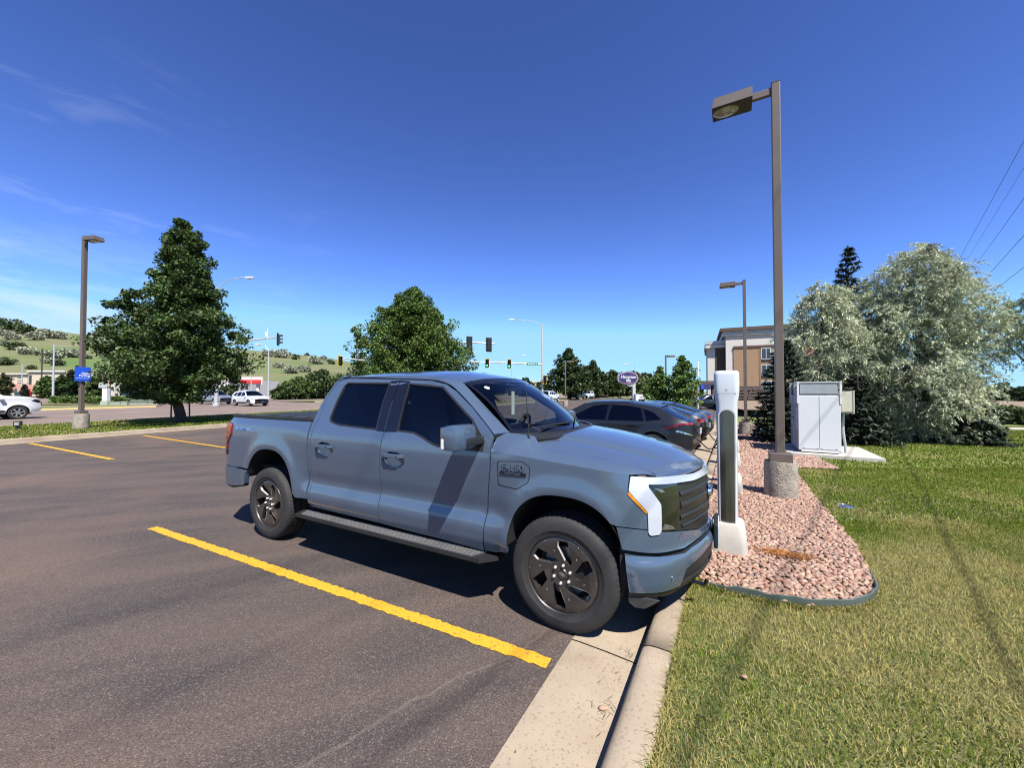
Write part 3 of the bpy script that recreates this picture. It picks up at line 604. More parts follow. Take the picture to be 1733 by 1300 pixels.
def arch_pts(k, z0, z1, n=40, grow=1.):
    """wheel arch outline from the rear foot (z0) over the top to the front foot (z1)"""
    cx, cz, a, b = ARCH[k]; a *= grow; b *= grow; P = []
    for t in np.linspace(pi*1.15, -pi*.15, n*3):
        c, s = cos(t), sin(t); x = cx+a*np.sign(c)*abs(c)**(2/2.5); z = cz+b*np.sign(s)*abs(s)**(2/2.5)
        if (c < 0 and z >= z0) or (c >= 0 and z >= z1): P.append((x, z))
    return P[::2]
mat('truck_paint', (.096, .140, .212), .22, metal=.25, var=.03, scale=2, coat=1.0, cior=1.52, croughness=.025, spec=.45)
mat('black_plastic', (.018, .018, .019), .55, var=.3, scale=30, bump=.15, bscale=300)
mat('grey_plastic', (.16, .155, .15), .7, var=.2, scale=20, bump=.2, bscale=200)
mat('gloss_black', (.008, .008, .010), .08, var=.1, coat=.6)
mat('dark_gap', (.006, .006, .006), .9, var=.1)
mat('rubber', (.028, .027, .027), .78, var=.35, scale=14, bump=.25, bscale=90)
mat('rim_dark', (.055, .049, .045), .38, metal=.45, var=.15, scale=8, coat=.3)
mat('rim_edge', (.55, .53, .50), .4, metal=.2, var=.1)
mat('nut_metal', (.62, .60, .57), .35, metal=.25, var=.1)
mat('chrome', (.75, .75, .76), .12, metal=1., var=.05)
mat('steel', (.38, .37, .36), .4, metal=.9, var=.2, scale=30)
mat('drl_white', (.54, .57, .64), .18, var=.03, coat=1., croughness=.02)
mat('amber', (.85, .30, .01), .2, col2=(.55, .16, .005), scale=30, coat=1)
mat('lens_red', (.36, .010, .010), .15, col2=(.20, .005, .006), scale=5, coat=1)
mat('lens_dark', (.012, .014, .013), .06, var=.4, scale=9, coat=1)
mat('grille_dark', (.018, .018, .018), .42, col2=(.03, .029, .026), scale=4, spec=.35)
mat('badge_paint', (.11, .15, .21), .25, metal=.5, var=.05, coat=1.)
mat('decal_blue', (.03, .20, .62), .35, col2=(.35, .55, .85), scale=12)
mat('seat_fabric', (.12, .13, .15), .8, var=.3, scale=15)
mat('trim_pale', (.30, .31, .32), .7, var=.2, scale=8)
mat('sticker', (.75, .78, .76), .6, var=.1)
mat('plate_white', (.75, .74, .70), .4, col2=(.45, .55, .65), scale=5)
glass('glass_clear', (.74, .80, .79), 1.1); glass('glass_tint', (.12, .13, .14), 1.2); glass('glass_mid', (.68, .73, .74), 1.1)
TRUCK_LOC = (-2.425, 5.43, 0); TRUCK_YAW = radians(-28.65)
truck = thing('pickup_truck', 'grey-blue crew-cab pickup truck parked with its nose over the kerb', 'truck', TRUCK_LOC, TRUCK_YAW)
def tbox(name, parts, m, parent=truck, smooth=False):
    b = MB()
    for p in parts: b.box(*p[:2], **(p[2] if len(p) > 2 else {}))
    return b.build(name, m, parent, smooth)

def truck_side(s):
    f = side_f(s); P = truck; PM = 'truck_paint'
    hd = (s == -1); st = .045
    # inner dark shell behind all the panels
    panel('inner_body', [(.80, .46), (3.15, .46), (3.15, 1.30), (.80, 1.36)], side_f(s, -.05), 'dark_gap', P, .12, thick=0)
    panel('inner_body', [(-.95, .80), (-.33, .80)]+[(x, z) for x, z in arch_pts(0, .80, .60, 20, 1.02)]+[(.56, .60), (.80, .60), (.80, 1.36), (-.95, 1.36)], side_f(s, -.035), 'dark_gap', P, .10, thick=0)
    panel('inner_body', [(3.10, .50)]+[(x, z) for x, z in arch_pts(1, .50, .70, 20, 1.02)]+[(4.15, 1.15), (3.10, 1.2)], side_f(s, -.035), 'dark_gap', P, .10, thick=0)
    # bed side
    out = [(.775, 1.402), (-.86, 1.402), (-.90, 1.345), (-.765, 1.322), (-.775, 1.20), (-.865, 1.085), (-.88, .925), (-1.02, .925), (-1.02, .79)]+arch_pts(0, .785, .585)+[(.60, .572), (.775, .578)]
    panel('bed_side', out, f, PM, P, st, thick=.03)
    # wheel arch liners
    for k, (z0, z1) in enumerate(((.70, .58), (.50, .62))):
        A = [f(np.array([x]), np.array([z]))[0] for x, z in arch_pts(k, z0, z1, 16)]; B = [(p[0], s*.52, p[2]) for p in A]
        ruled('arch_liner', A, B, 'dark_gap', P, 3, thick=0, centre=(0 if k == 0 else 3.7, s*.8, 3))
    tail = panel('taillight', rounded([(-.765, 1.318), (-.775, 1.20), (-.868, 1.08), (-.882, 1.0), (-1.15, .985), (-1.2, 1.1), (-1.2, 1.318)], .012), f, 'lens_red', P, .03, thick=.03, lift=.014)
    panel('lamp_base', [(-.884, .995), (-.886, .93), (-1.15, .93), (-1.15, .98)], f, 'gloss_black', tail, .05, thick=.03, lift=.012)
    # rear bumper wraps the corner
    rb = panel('rear_bumper', rounded([(-.37, .775), (-1.22, .785), (-1.22, .56), (-.75, .545), (-.395, .60)], .02), side_f(s, .012), PM, P, .05, thick=.06)
    panel('bumper_lip', [(-.40, .598), (-1.2, .558), (-1.2, .53), (-.75, .515), (-.42, .575)], f, 'black_plastic', rb, .06, thick=.05)
    # cab corner
    panel('cab_corner', [(.80, .53), (.834, .53), (.834, .85), (.838, 1.25), (.853, 1.38), (.879, 1.45), (.860, 1.70), (.90, 1.858), (.95, 1.893), (.93, 1.905), (.87, 1.86), (.815, 1.60), (.802, 1.40)], f, PM, P, .03, thick=.03)
    # doors
    rcup = rounded([(1.02, 1.21), (1.13, 1.21), (1.21, 1.15), (1.21, 1.11), (1.15, 1.065), (.985, 1.065), (.935, 1.13), (.94, 1.165)], .03)
    whole = [(1.05, 1.45), (1.08, 1.418), (1.164, 1.395), (1.26, 1.383), (1.80, 1.362), (1.735, 1.832), (1.075, 1.842), (1.045, 1.80), (1.045, 1.65)]
    rd = panel('rear_door', [(.842, .505), (1.864, .488), (1.874, 1.08), (1.903, 1.366), (1.85, 1.862), (.98, 1.883), (.912, 1.845), (.868, 1.70), (.887, 1.45), (.861, 1.38), (.846, 1.25), (.842, .85)], f, PM, P, st, holes=[whole, rcup], thick=.025)
    panel('handle_cup', rcup, side_f(s, -.028), PM, rd, .03, thick=0)
    fcup = [(x+.99, z-.028) for x, z in rcup]
    fhole = [(2.06, 1.365), (2.268, 1.357), (2.376, 1.325), (2.506, 1.276), (2.577, 1.258), (3.04, 1.252), (3.045, 1.335), (2.882, 1.505), (2.579, 1.702), (2.444, 1.788), (1.985, 1.826)]
    fd = panel('front_door', [(1.873, .488), (3.028, .455), (3.052, .687), (3.105, 1.13), (3.107, 1.385), (3.06, 1.432), (2.842, 1.598), (2.62, 1.738), (2.471, 1.805), (2.263, 1.842), (1.862, 1.858), (1.914, 1.362), (1.884, 1.08)], f, PM, P, st, holes=[fhole, fcup], thick=.025)
    panel('handle_cup', fcup, side_f(s, -.028), PM, fd, .03, thick=0)
    # glass, black trim and pillar covers
    panel('window', whole, side_f(s, -.012), 'glass_tint', rd, .08, thick=0)
    panel('window', [(2.06, 1.365), (2.268, 1.357), (2.376, 1.325), (2.506, 1.276), (2.577, 1.258), (2.87, 1.255), (2.882, 1.505), (2.579, 1.702), (2.444, 1.788), (1.985, 1.826)], side_f(s, -.012), 'glass_mid', fd, .08, thick=0)
    def trim(h, parent, g=.016):
        h = np.array(h); n = len(h); ar = np.sum(h[:, 0]*np.roll(h[:, 1], -1)-np.roll(h[:, 0], -1)*h[:, 1]); sg = 1 if ar > 0 else -1; inner = []
        for i in range(n):
            a, b, d = h[i-1], h[i], h[(i+1) % n]; e1 = (b-a)/np.hypot(*(b-a)); e2 = (d-b)/np.hypot(*(d-b)); t = e1+e2; t /= np.hypot(*t); nn = np.array([-t[1], t[0]])*sg; inner.append(b+nn*g/max(.5, abs(np.dot(t, e1))))
        panel('window_trim', [tuple(p) for p in h], side_f(s, .001), 'black_plastic', parent, .06, holes=[[tuple(p) for p in inner]], thick=.014)
    trim(whole, rd); trim(fhole, fd)
    panel('pillar_cover', [(1.80, 1.360), (1.903, 1.355), (1.852, 1.852), (1.725, 1.846)], side_f(s, .002), 'gloss_black', rd, .08, thick=.01)
    panel('pillar_cover', [(1.911, 1.355), (2.065, 1.362), (1.995, 1.842), (1.859, 1.850)], side_f(s, .002), 'gloss_black', fd, .08, thick=.01)
    panel('mirror_sail', [(2.885, 1.502), (3.04, 1.335), (3.036, 1.256), (2.872, 1.258)], side_f(s, .002), 'black_plastic', fd, .06, thick=.01)
    # handles
    for dr, u0 in ((rd, .945), (fd, 1.93)):
        z0 = 1.168 if dr is rd else 1.148; A = np.linspace(u0, u0+.272, 9); pts = f(A, np.full(9, z0)); m = MB(); V = []
        for i, p in enumerate(pts):
            e = min(i, 8-i); o = .036 if e > 1 else (.028 if e == 1 else .010); hh = .019 if e > 0 else .015
            V += [(p[0], s*(abs(p[1])+o+.012), p[2]-hh*.7), (p[0], s*(abs(p[1])+o+.012), p[2]+hh*.7), (p[0], s*(abs(p[1])+o), p[2]+hh), (p[0], s*(abs(p[1])+o-.014), p[2]+hh*.6), (p[0], s*(abs(p[1])+o-.014), p[2]-hh*.6), (p[0], s*(abs(p[1])+o), p[2]-hh)]
        n = 6; m.add(V, [(i*n+j, (i+1)*n+j, (i+1)*n+(j+1) % n, i*n+(j+1) % n) for i in range(8) for j in range(n)]+[tuple(range(n)), tuple(range(8*n, 9*n))])
        h = m.build('door_handle', PM, dr, True)
        q = f(np.array([u0+.215]), np.array([z0]))[0]; MB().lathe([(.0, 0), (.007, 0), (.007, .004), (0, .004)], 10, TR(q[0], s*(abs(q[1])+.047), q[2]) @ RX(pi/2*(-s)), False).build('key_cylinder', 'black_plastic', h)
    # fender
    zs = lambda u: np.interp(u, [3.115, 3.71, 4.0, 4.19], [1.268, 1.222, 1.198, 1.176])
    top = [(u, float(zs(u))) for u in np.linspace(4.188, 3.118, 26)]
    fe = panel('front_fender', [(3.04, .455), (3.062, .687), (3.115, 1.13)]+top[::-1]+[(4.172, 1.075), (4.296, .932), (4.300, .822), (4.10, .838)]+arch_pts(1, .52, .838)[::-1]+[(3.26, .49)], f, PM, P, st, thick=.028)
    us = np.linspace(3.118, 4.19, 30); S = f(us, zs(us))
    seamX = np.array([(3.118, .865, 1.392), (3.19, .838, 1.398), (3.30, .79, 1.388), (3.38, .755, 1.374), (3.44, .80, 1.333), (3.53, .842, 1.293), (3.75, .840, 1.272), (3.99, .825, 1.246), (4.16, .808, 1.224), (4.262, .795, 1.192), (4.325, .783, 1.158)])
    sp = cspl(seamX, 8); tt = np.linspace(0, 1, len(sp)); In = np.stack([np.interp(np.linspace(0, 1, 60), tt, sp[:, i]) for i in range(3)], -1)
    # match the shoulder to the seam by X
    ux = np.clip(np.interp(In[:, 0], S[:, 0], us), 3.118, 4.2); k = In[:, 0] > 4.12; S2 = f(ux, zs(ux)); In2 = In*np.array([1, s, 1])
    # last bit runs along the front edge of the fender above the lamp
    ruled('fender_top', S2, In2, PM, fe, 8, bulge=.010, thick=.012)
    # the emblem pod: charge-port door / badge
    pod = rounded([(3.186, 1.19), (3.40, 1.204), (3.459, 1.166), (3.452, 1.064), (3.354, .999), (3.19, 1.009)], .022)
    c = np.mean(pod, 0); big = [tuple(c+(np.array(p)-c)*1.06) for p in pod]
    panel('pod_gap', big, side_f(s, .0015), 'dark_gap', fe, .05, holes=[pod], thick=0)
    pd = panel('badge_pod', pod, side_f(s, .003), PM, fe, .05, thick=.006)
    if hd:
        q = f(np.array([3.32]), np.array([1.137]))[0]; ay = math.atan2(*(f(np.array([3.45]), np.array([1.13]))[0]-f(np.array([3.2]), np.array([1.13]))[0])[[1, 0]])
        M = TR(q[0], q[1]-.010, q[2]+.006) @ RZ(ay) @ RX(pi/2)
        lettering('lettering', 'F-150', .070, 'badge_paint', pd, M @ TR(0, .012, 0), .003, .0012, 0, 1.22)
        MB().box((0, -.032, 0), (.225, .022, .006), M=M).build('badge_bar', 'gloss_black', pd)
        lettering('lettering', 'LIGHTNING', .016, 'badge_paint', pd, M @ TR(0, -.032, .004), .001, .0003, 0, 1.6)
        q = f(np.array([-.46]), np.array([1.268]))[0]
        dc = lettering('decal', 'LIGHTNING', .058, 'decal_blue', bpy.data.objects['bed_side'], TR(-.465, q[1]-.004, 1.268) @ RZ(.012) @ RX(pi/2+.06), .0008, .001, .25, 1.25)
    # front: fascia, bumper, lamps, grille
    panel('inner_body', [(4.12, .42), (UC, .30), (UC, .76), (4.6, .78), (4.12, .80)], side_f(s, -.03), 'dark_gap', P, .1, thick=0)
    fa = panel('front_fascia', [(4.10, .83), (4.30, .814), (4.306, .785), (4.32, .77), (4.385, .768), (4.42, .79), (4.58, .762), (4.94, .695), (UC, .665), (UC, .645), (4.86, .642), (4.66, .632), (4.31, .664), (4.135, .684)], f, PM, P, .04, thick=.03)
    bp = panel('front_bumper', [(4.152, .655), (4.31, .646), (4.62, .615), (4.73, .624), (UC, .636), (UC, .566), (4.95, .562), (4.63, .505), (4.608, .478), (4.585, .392), (4.293, .412), (4.178, .405), (4.158, .56)], side_f(s, .014), PM, P, .035, thick=.05)
    panel('lower_grille', [(4.636, .50), (4.955, .556), (UC, .560), (UC, .40), (4.60, .405), (4.614, .475)], side_f(s, -.006), 'black_plastic', bp, .05, thick=.02)
    panel('bumper_insert', [(4.59, .388), (4.602, .402), (UC, .398), (UC, .34), (4.62, .362)], side_f(s, .012), 'grille_dark', bp, .05, thick=.04)
    panel('air_dam', [(4.55, .375), (4.64, .358), (UC, .338), (UC, .22), (4.75, .24), (4.50, .30)], side_f(s, -.03), 'black_plastic', bp, .06, thick=.03)
    panel('valance', [(4.176, .400), (4.293, .407), (4.58, .386), (4.52, .345), (4.301, .366), (4.178, .360)], side_f(s, .0), 'black_plastic', bp, .04, thick=.04)
    panel('corner_skid', [(4.176, .356), (4.301, .362), (4.44, .305), (4.314, .255), (4.232, .273), (4.181, .32)], side_f(s, .004), 'grey_plastic', bp, .03, thick=.05)
    for u, z in ((4.197, .543), (4.467, .488)):
        g = side_f(s, .014); q = g(np.array([u]), np.array([z]))[0]; d = g(np.array([u+.01]), np.array([z]))[0]-q; a = math.atan2(d[1], d[0])
        MB().lathe([(0, .004), (.009, .004), (.010, 0), (.0145, 0), (.0155, .002), (.017, .0)], 16, TR(*q) @ RZ(a) @ RX(pi/2 if s < 0 else -pi/2), False).build('parking_sensor', 'badge_paint', bp, True)
    hl = panel('headlight', rounded([(4.325, 1.110), (4.617, 1.090), (4.61, .93), (4.582, .772), (4.408, .798), (4.408, .978), (4.322, 1.092)], .006), side_f(s, -.004), 'lens_dark', P, .04, thick=.05)
    drl = rounded([(4.196, 1.168), (4.178, 1.075), (4.30, .938), (4.305, .795), (4.32, .78), (4.385, .78), (4.404, .803), (4.403, .979), (4.318, 1.096), (4.319, 1.114), (4.617, 1.094)], .010, 3)+[(4.84, 1.080), (UC, 1.076), (UC, 1.124), (4.875, 1.124), (4.645, 1.140)]
    panel('running_light', drl, side_f(s, .008), 'drl_white', hl, .03, thick=.03)
    panel('side_marker', rounded([(4.177, 1.066), (4.188, 1.062), (4.292, .95), (4.297, .926), (4.285, .932), (4.176, 1.045)], .004), side_f(s, .006), 'amber', hl, .03, thick=.02)
    # projector bits inside the lamp and a pale reflector at its foot
    panel('reflector', [(4.42, .805), (4.56, .785), (4.52, .815), (4.45, .84)], side_f(s, .0), 'steel', hl, .04, thick=.004)
    panel('reflector', [(4.36, 1.088), (4.44, 1.07), (4.46, 1.05), (4.42, 1.052)], side_f(s, .0), 'steel', hl, .04, thick=.004)
    gr = panel('grille', [(4.623, 1.088), (4.84, 1.075), (UC, 1.071), (UC, .67), (4.94, .70), (4.588, .768), (4.618, .93)], side_f(s, -.012), 'grille_dark', P, .04, thick=.03)
    for z, h, u0 in ((1.005, .022, 4.64), (.925, .03, 4.645), (.845, .022, 4.635), (.78, .016, 4.66)):
        A = np.linspace(u0, UC, 14); g0 = side_f(s, -.008)(A, np.full(14, z+h)); g1 = side_f(s, -.001)(A, z+.2*h*np.sin(np.linspace(0, pi, 14))); g2 = side_f(s, -.010)(A, np.full(14, z-h))
        V = np.concatenate([g0, g1, g2]); n = 14; fc = [(j*n+i, j*n+i+1, (j+1)*n+i+1, (j+1)*n+i) for j in (0, 1) for i in range(n-1)]
        obj('grille_bar', mesh_from('grille_bar', V, fc, 'grille_dark', False), gr)
    # step board with ribs
    sbp = [(.62, s*.86), (.70, s*1.07), (3.05, s*1.07), (3.16, s*.95), (3.16, s*.86)]
    sb = MB().prism(sbp, .034, base=.396).build('running_board', 'black_plastic', P)
    for i in range(7): MB().box((1.88, s*(.93+.02*i), .434), (2.32-.02*i, .011, .010)).build('tread_rib', 'grey_plastic', sb)
    MB().box((1.88, s*1.072, .412), (2.32, .012, .018)).build('board_edge', 'black_plastic', sb)
    for x in (.95, 2.0, 2.85): MB().box((x, s*.80, .42), (.06, .30, .04)).build('bracket', 'dark_gap', sb)
    # mirror
    mr = MB().box((2.945, s*1.185, 1.385), (.150, .285, .195), bev=.045).build('door_mirror', PM, P, True, 50)
    MB().box((2.868, s*1.185, 1.385), (.012, .245, .160), bev=.004).build('mirror_glass', 'chrome', mr)
    MB().box((2.895, s*1.325, 1.345), (.022, .012, .075), bev=.004).build('turn_signal', 'sticker', mr)
    MB().box((2.985, s*1.08, 1.348), (.105, .22, .062), bev=.012).build('mirror_arm', 'black_plastic', mr, True)
    MB().box((3.022, s*1.135, 1.346), (.010, .075, .052), bev=.003).build('arm_cap', 'gloss_black', mr)
    MB().box((2.945, s*1.10, 1.300), (.10, .14, .012), bev=.004).build('mirror_lip', PM, mr, True)
    MB().lathe([(.0, -.012), (.014, -.012), (.018, 0)], 10, TR(2.93, s*1.2, 1.288), False).build('camera_eye', 'gloss_black', mr)
for _s in (-1, 1): truck_side(_s)
# ---- bed cover, tailgate, roof, hood, screens
tbox('tonneau_cover', [((-.05, 0, 1.418), (1.62, 1.72, .02))], 'black_plastic')
_tc = bpy.data.objects['tonneau_cover']
for s in (-1, 1):
    MB().box((-.05, s*.905, 1.420), (1.66, .055, .034), bev=.008).build('bed_rail', 'black_plastic', truck)
    MB().box((-.05, s*.865, 1.436), (1.62, .02, .012)).build('cover_rail', 'gloss_black', _tc)
for x in (-.45, -.05, .35): MB().box((x, 0, 1.4295), (.012, 1.66, .004)).build('cover_fold', 'dark_gap', _tc)
tbox('tailgate', [((-1.0, 0, 1.10), (.07, 1.68, .62), dict(bev=.02))], 'truck_paint')
tbox('bed_floor', [((-.1, 0, .80), (1.75, 1.7, .06))], 'dark_gap')
tbox('chassis', [((1.75, 0, .50), (4.6, .9, .20)), ((1.9, 0, .56), (2.3, 1.7, .10)), ((0, 0, .41), (.12, 1.5, .12)), ((3.70, 0, .41), (.12, 1.5, .12)), ((3.95, 0, .58), (.6, 1.0, .4))], 'dark_gap')
tbox('rear_bumper_beam', [((-1.06, 0, .66), (.12, 1.7, .20), dict(bev=.02))], 'steel')
def roof_z(x, y):
    c = np.interp(x, [.93, 1.05, 1.4, 2.0, 2.3, 2.6, 2.76], [1.940, 1.962, 1.977, 1.977, 1.960, 1.912, 1.872]); e = np.interp(x, [.93, 1.05, 1.4, 2.0, 2.25, 2.45, 2.62], [1.885, 1.897, 1.905, 1.902, 1.888, 1.862, 1.822]); w = (np.abs(y)/.67)**2.2; return c*(1-w)+e*w
_rx = np.linspace(.9, 2.8, 400)
def roof_f(x, y):
    return np.stack([x, y, roof_z(x, y)], -1)
ws_top = lambda t: np.stack([2.745-.125*t*t, .675*t, roof_z(2.745-.125*t*t, .675*t)-.004], -1)
ws_bot = lambda t: np.stack([3.43-.24*t*t, .815*t, 1.372+.026*t*t], -1)
_t = np.linspace(-1, 1, 15); _fe = ws_top(_t)
panel('roof', [(.935, -.668), (1.2, -.672)]+[(x, -.672) for x in (1.6, 2.0, 2.4)]+[(p[0]-.008, p[1]) for p in _fe]+[(2.4, .672), (2.0, .672), (1.6, .672), (1.2, .672), (.935, .668)], roof_f, 'truck_paint', truck, .07, thick=.02, centre=(1.8, 0, 1.2))
def ws_f(t, v):
    t = np.asarray(t, float); v = np.asarray(v, float); P = ws_bot(t)*(1-v)[..., None]+ws_top(t)*v[..., None]; return P+np.stack([.028*np.sin(pi*v), 0*t, .028*np.sin(pi*v)], -1)*1.0
ws = panel('windshield', [(-.985, .01), (.985, .01), (.985, .985), (-.985, .985)], ws_f, 'glass_clear', truck, .12, thick=0, centre=(2.2, 0, 1.2))
panel('shade_band', [(-.985, .90), (.985, .90), (.985, .985), (-.985, .985)], ws_f, 'gloss_black', ws, .1, thick=0, centre=(2.2, 0, 1.2), lift=.002)
for a in ((-.99, -.955), (.955, .99)): panel('glass_border', [(a[0], .02), (a[1], .02), (a[1], .98), (a[0], .98)], ws_f, 'gloss_black', ws, .1, thick=0, centre=(2.2, 0, 1.2), lift=.002)
panel('glass_border', [(-.985, .0), (.985, .0), (.985, .05), (-.985, .05)], ws_f, 'gloss_black', ws, .1, thick=0, centre=(2.2, 0, 1.2), lift=.002)
panel('sticker', [(-.80+.035*cos(a), .80+.035*sin(a)) for a in np.linspace(0, 6.0, 12)], ws_f, 'sticker', ws, .1, thick=0, centre=(2.2, 0, 1.2), lift=.004)
# roof rail and windscreen pillar: strip between the door seal line and roof / glass edge
_drip = cspl([(.955, 1.893), (1.2, 1.889), (1.85, 1.870), (2.263, 1.852), (2.471, 1.816), (2.62, 1.750), (2.842, 1.609), (3.06, 1.444), (3.118, 1.395)], 8)
def roof_rail(s):
    f = side_f(s); A = f(_drip[:, 0], _drip[:, 1]); n = len(A); B = []
    we = [ws_top(np.array([1.]))[0]*(1-v)+ws_bot(np.array([1.]))[0]*v for v in np.linspace(0, 1, 20)]
    roofe = [(x, .672, float(roof_z(np.array([x]), np.array([.672]))[0])) for x in np.linspace(.95, 2.60, 30)]; E = np.array(roofe+[tuple(p) for p in we[1:]])
    L = np.r_[0, np.cumsum(np.linalg.norm(np.diff(E, axis=0), axis=1))]; L /= L[-1]; LA = np.r_[0, np.cumsum(np.linalg.norm(np.diff(A, axis=0), axis=1))]; LA /= LA[-1]
    B = np.stack([np.interp(LA, L, E[:, i]) for i in range(3)], -1)*np.array([1, s, 1])
    ruled('roof_rail', A, B, 'truck_paint', truck, 5, bulge=.006, thick=.02, centre=(1.9, 0, 1.3))
    C = A+np.array([0, s*.0005, -.004]); D = f(_drip[:, 0], _drip[:, 1]-.012)+np.array([0, -s*.012, 0]); ruled('door_seal', C-np.array([0, s*.010, 0]), D, 'dark_gap', truck, 1, thick=0, centre=(1.9, 0, 1.3))
for s in (-1, 1): roof_rail(s)
# back of the cab
panel('cab_back', [(-.90, .85), (.90, .85), (.93, 1.40), (.66, 1.885), (0, 1.94), (-.66, 1.885), (-.93, 1.40)], lambda y, z: np.stack([.80+.14*np.clip((z-1.4)/.5, 0, 1), y, z], -1), 'truck_paint', truck, .1, holes=[[(-.62, 1.47), (.62, 1.47), (.55, 1.80), (-.55, 1.80)]], thick=.02, centre=(1.8, 0, 1.2))
panel('rear_window', [(-.62, 1.47), (.62, 1.47), (.55, 1.80), (-.55, 1.80)], lambda y, z: np.stack([.81+.14*np.clip((z-1.4)/.5, 0, 1), y, z], -1), 'glass_mid', truck, .1, thick=0, centre=(1.8, 0, 1.2))
# hood
def _front_x(y): 
    uu = np.linspace(4.30, UC, 60); P = F(uu, np.full(60, 1.135)); return np.interp(np.abs(y), P[::-1, 1], P[::-1, 0])
def hood_f(x, y):
    x = np.asarray(x, float); y = np.asarray(y, float); e = _front_x(y)-x
    c = np.interp(e, [-.02, 0, .02, .05, .12, .24, .38, .51, .75, 1.05, 1.32], [1.120, 1.132, 1.145, 1.164, 1.199, 1.243, 1.283, 1.313, 1.357, 1.397, 1.422])
    d = np.interp(e, [-.02, 0, .02, .05, .14, .37, .60, .83, 1.0], [1.118, 1.132, 1.147, 1.168, 1.208, 1.246, 1.272, 1.293, 1.312])
    w = np.clip(np.abs(y)/.82, 0, 1.1)**2.3; z = c*(1-w)+d*w
    ridge = .55-.10*np.clip((x-3.5)/1.0, 0, 1); z = z+.013*(1-sm(ridge-.03, ridge+.05, np.abs(y)))*sm(.10, .30, e)-.006*np.exp(-((np.abs(y)-ridge-.05)/.05)**2)*sm(.1, .3, e)
    return np.stack([x, y, z], -1)
def _smooth_hood():
    # blur the tabulated curves so that reflections run smoothly
    xs = np.linspace(3.3, 4.7, 281); ys = np.linspace(-.9, .9, 181); X, Y = np.meshgrid(xs, ys, indexing='ij'); Z = hood_f(X, Y)[..., 2]
    k = np.hanning(15); k /= k.sum()
    Z = np.apply_along_axis(lambda v: np.convolve(np.pad(v, 7, 'edge'), k, 'valid'), 0, Z); k = np.hanning(7); k /= k.sum(); Z = np.apply_along_axis(lambda v: np.convolve(np.pad(v, 3, 'edge'), k, 'valid'), 1, Z)
    def g(x, y):
        x = np.asarray(x, float); y = np.asarray(y, float); i = np.clip((x-3.3)/.005, 0, 279.99); j = np.clip((y+.9)/.01, 0, 179.99); a = i.astype(int); b = j.astype(int); u = i-a; v = j-b
        return np.stack([x, y, Z[a, b]*(1-u)*(1-v)+Z[a+1, b]*u*(1-v)+Z[a, b+1]*(1-u)*v+Z[a+1, b+1]*u*v], -1)
    return g
hood_s = _smooth_hood()
_seam = cspl([(3.40, .745), (3.45, .797), (3.53, .834), (3.75, .833), (3.99, .818), (4.16, .801), (4.262, .788), (4.318, .778)], 5)
_fu = np.linspace(4.425, UC, 14); _fp = F(_fu, np.full(14, 1.142))[:, :2]
_near = [(x, y) for x, y in _seam]+[(p[0]-.006, p[1]) for p in _fp]
hood_out = [(3.615, 0), (3.60, .25), (3.56, .45), (3.50, .62), (3.44, .70)]+_near+[(x, -y) for x, y in _near[::-1][1:]]+[(3.44, -.70), (3.50, -.62), (3.56, -.45), (3.60, -.25)]
panel('hood', hood_out, hood_s, 'truck_paint', truck, .045, thick=.03, centre=(3.9, 0, .6))
_hp = bpy.data.objects['hood']
for s in (-1, 1):
    P = [tuple(hood_s(np.array([x]), np.array([s*(y+.002)]))[0]+np.array([0, s*.002, .0015])) for x, y in _seam]
    MB().tube(P, .0042, 5).build('shut_line', 'dark_gap', _hp)
# cowl under the screen, wipers, antenna
_y = np.linspace(-.84, .84, 21); _A = ws_bot(_y/.815)+np.array([0, 0, -.004]); _B = np.stack([np.interp(np.abs(_y), [0, .25, .45, .62, .72, .84], [3.63, 3.615, 3.575, 3.515, 3.44, 3.30]), _y, np.interp(np.abs(_y), [0, .45, .72, .84], [1.388, 1.372, 1.355, 1.352])], -1)
ruled('cowl', _A, _B, 'black_plastic', truck, 4, bulge=-.01, thick=.01, centre=(3.4, 0, 1))
for y0, y1, n in ((-.55, .10, 0), (.12, .70, 1)):
    P = [ws_f(np.array([y0/.8]), np.array([.02]))[0]+np.array([.05, 0, .03]), ws_f(np.array([(y0*.7+y1*.3)/.8]), np.array([.055]))[0]+np.array([.02, 0, .025]), ws_f(np.array([y1/.8]), np.array([.07]))[0]+np.array([.01, 0, .02])]
    MB().tube([tuple(p) for p in P], .009, 6).build('wiper', 'black_plastic', truck)
MB().tube([(3.36, -.80, 1.37), (3.355, -.80, 1.40), (3.33, -.80, 1.74)], [.012, .005, .003], 6).build('antenna', 'black_plastic', truck)
# front badge, number plate, tow hook
_bx = float(F(np.array([UC]), np.array([.91]))[0, 0])
bd = MB().lathe([(0, .03), (.10, .028), (.118, .018), (.122, 0)], 28, TR(_bx-.008, 0, .925) @ RY(pi/2) @ Matrix.Diagonal((.45, 1, 1, 1)), False).build('front_emblem', 'chrome', truck, True)
MB().lathe([(0, .034), (.096, .0305)], 28, TR(_bx-.008, 0, .925) @ RY(pi/2) @ Matrix.Diagonal((.42, .96, 1, 1)), False).build('emblem_face', 'gloss_black', bd, True)
lp = MB().box((_bx+.045, 0, .60), (.03, .34, .19), bev=.01).build('plate_holder', 'black_plastic', truck); MB().box((_bx+.063, 0, .60), (.006, .31, .155), bev=.002).build('number_plate', 'plate_white', lp)
for s in (-1, 1): MB().tube([(4.50, s*.42, .33), (4.60, s*.42, .32), (4.62, s*.42, .36)], .014, 8).build('tow_hook', 'gloss_black', truck)
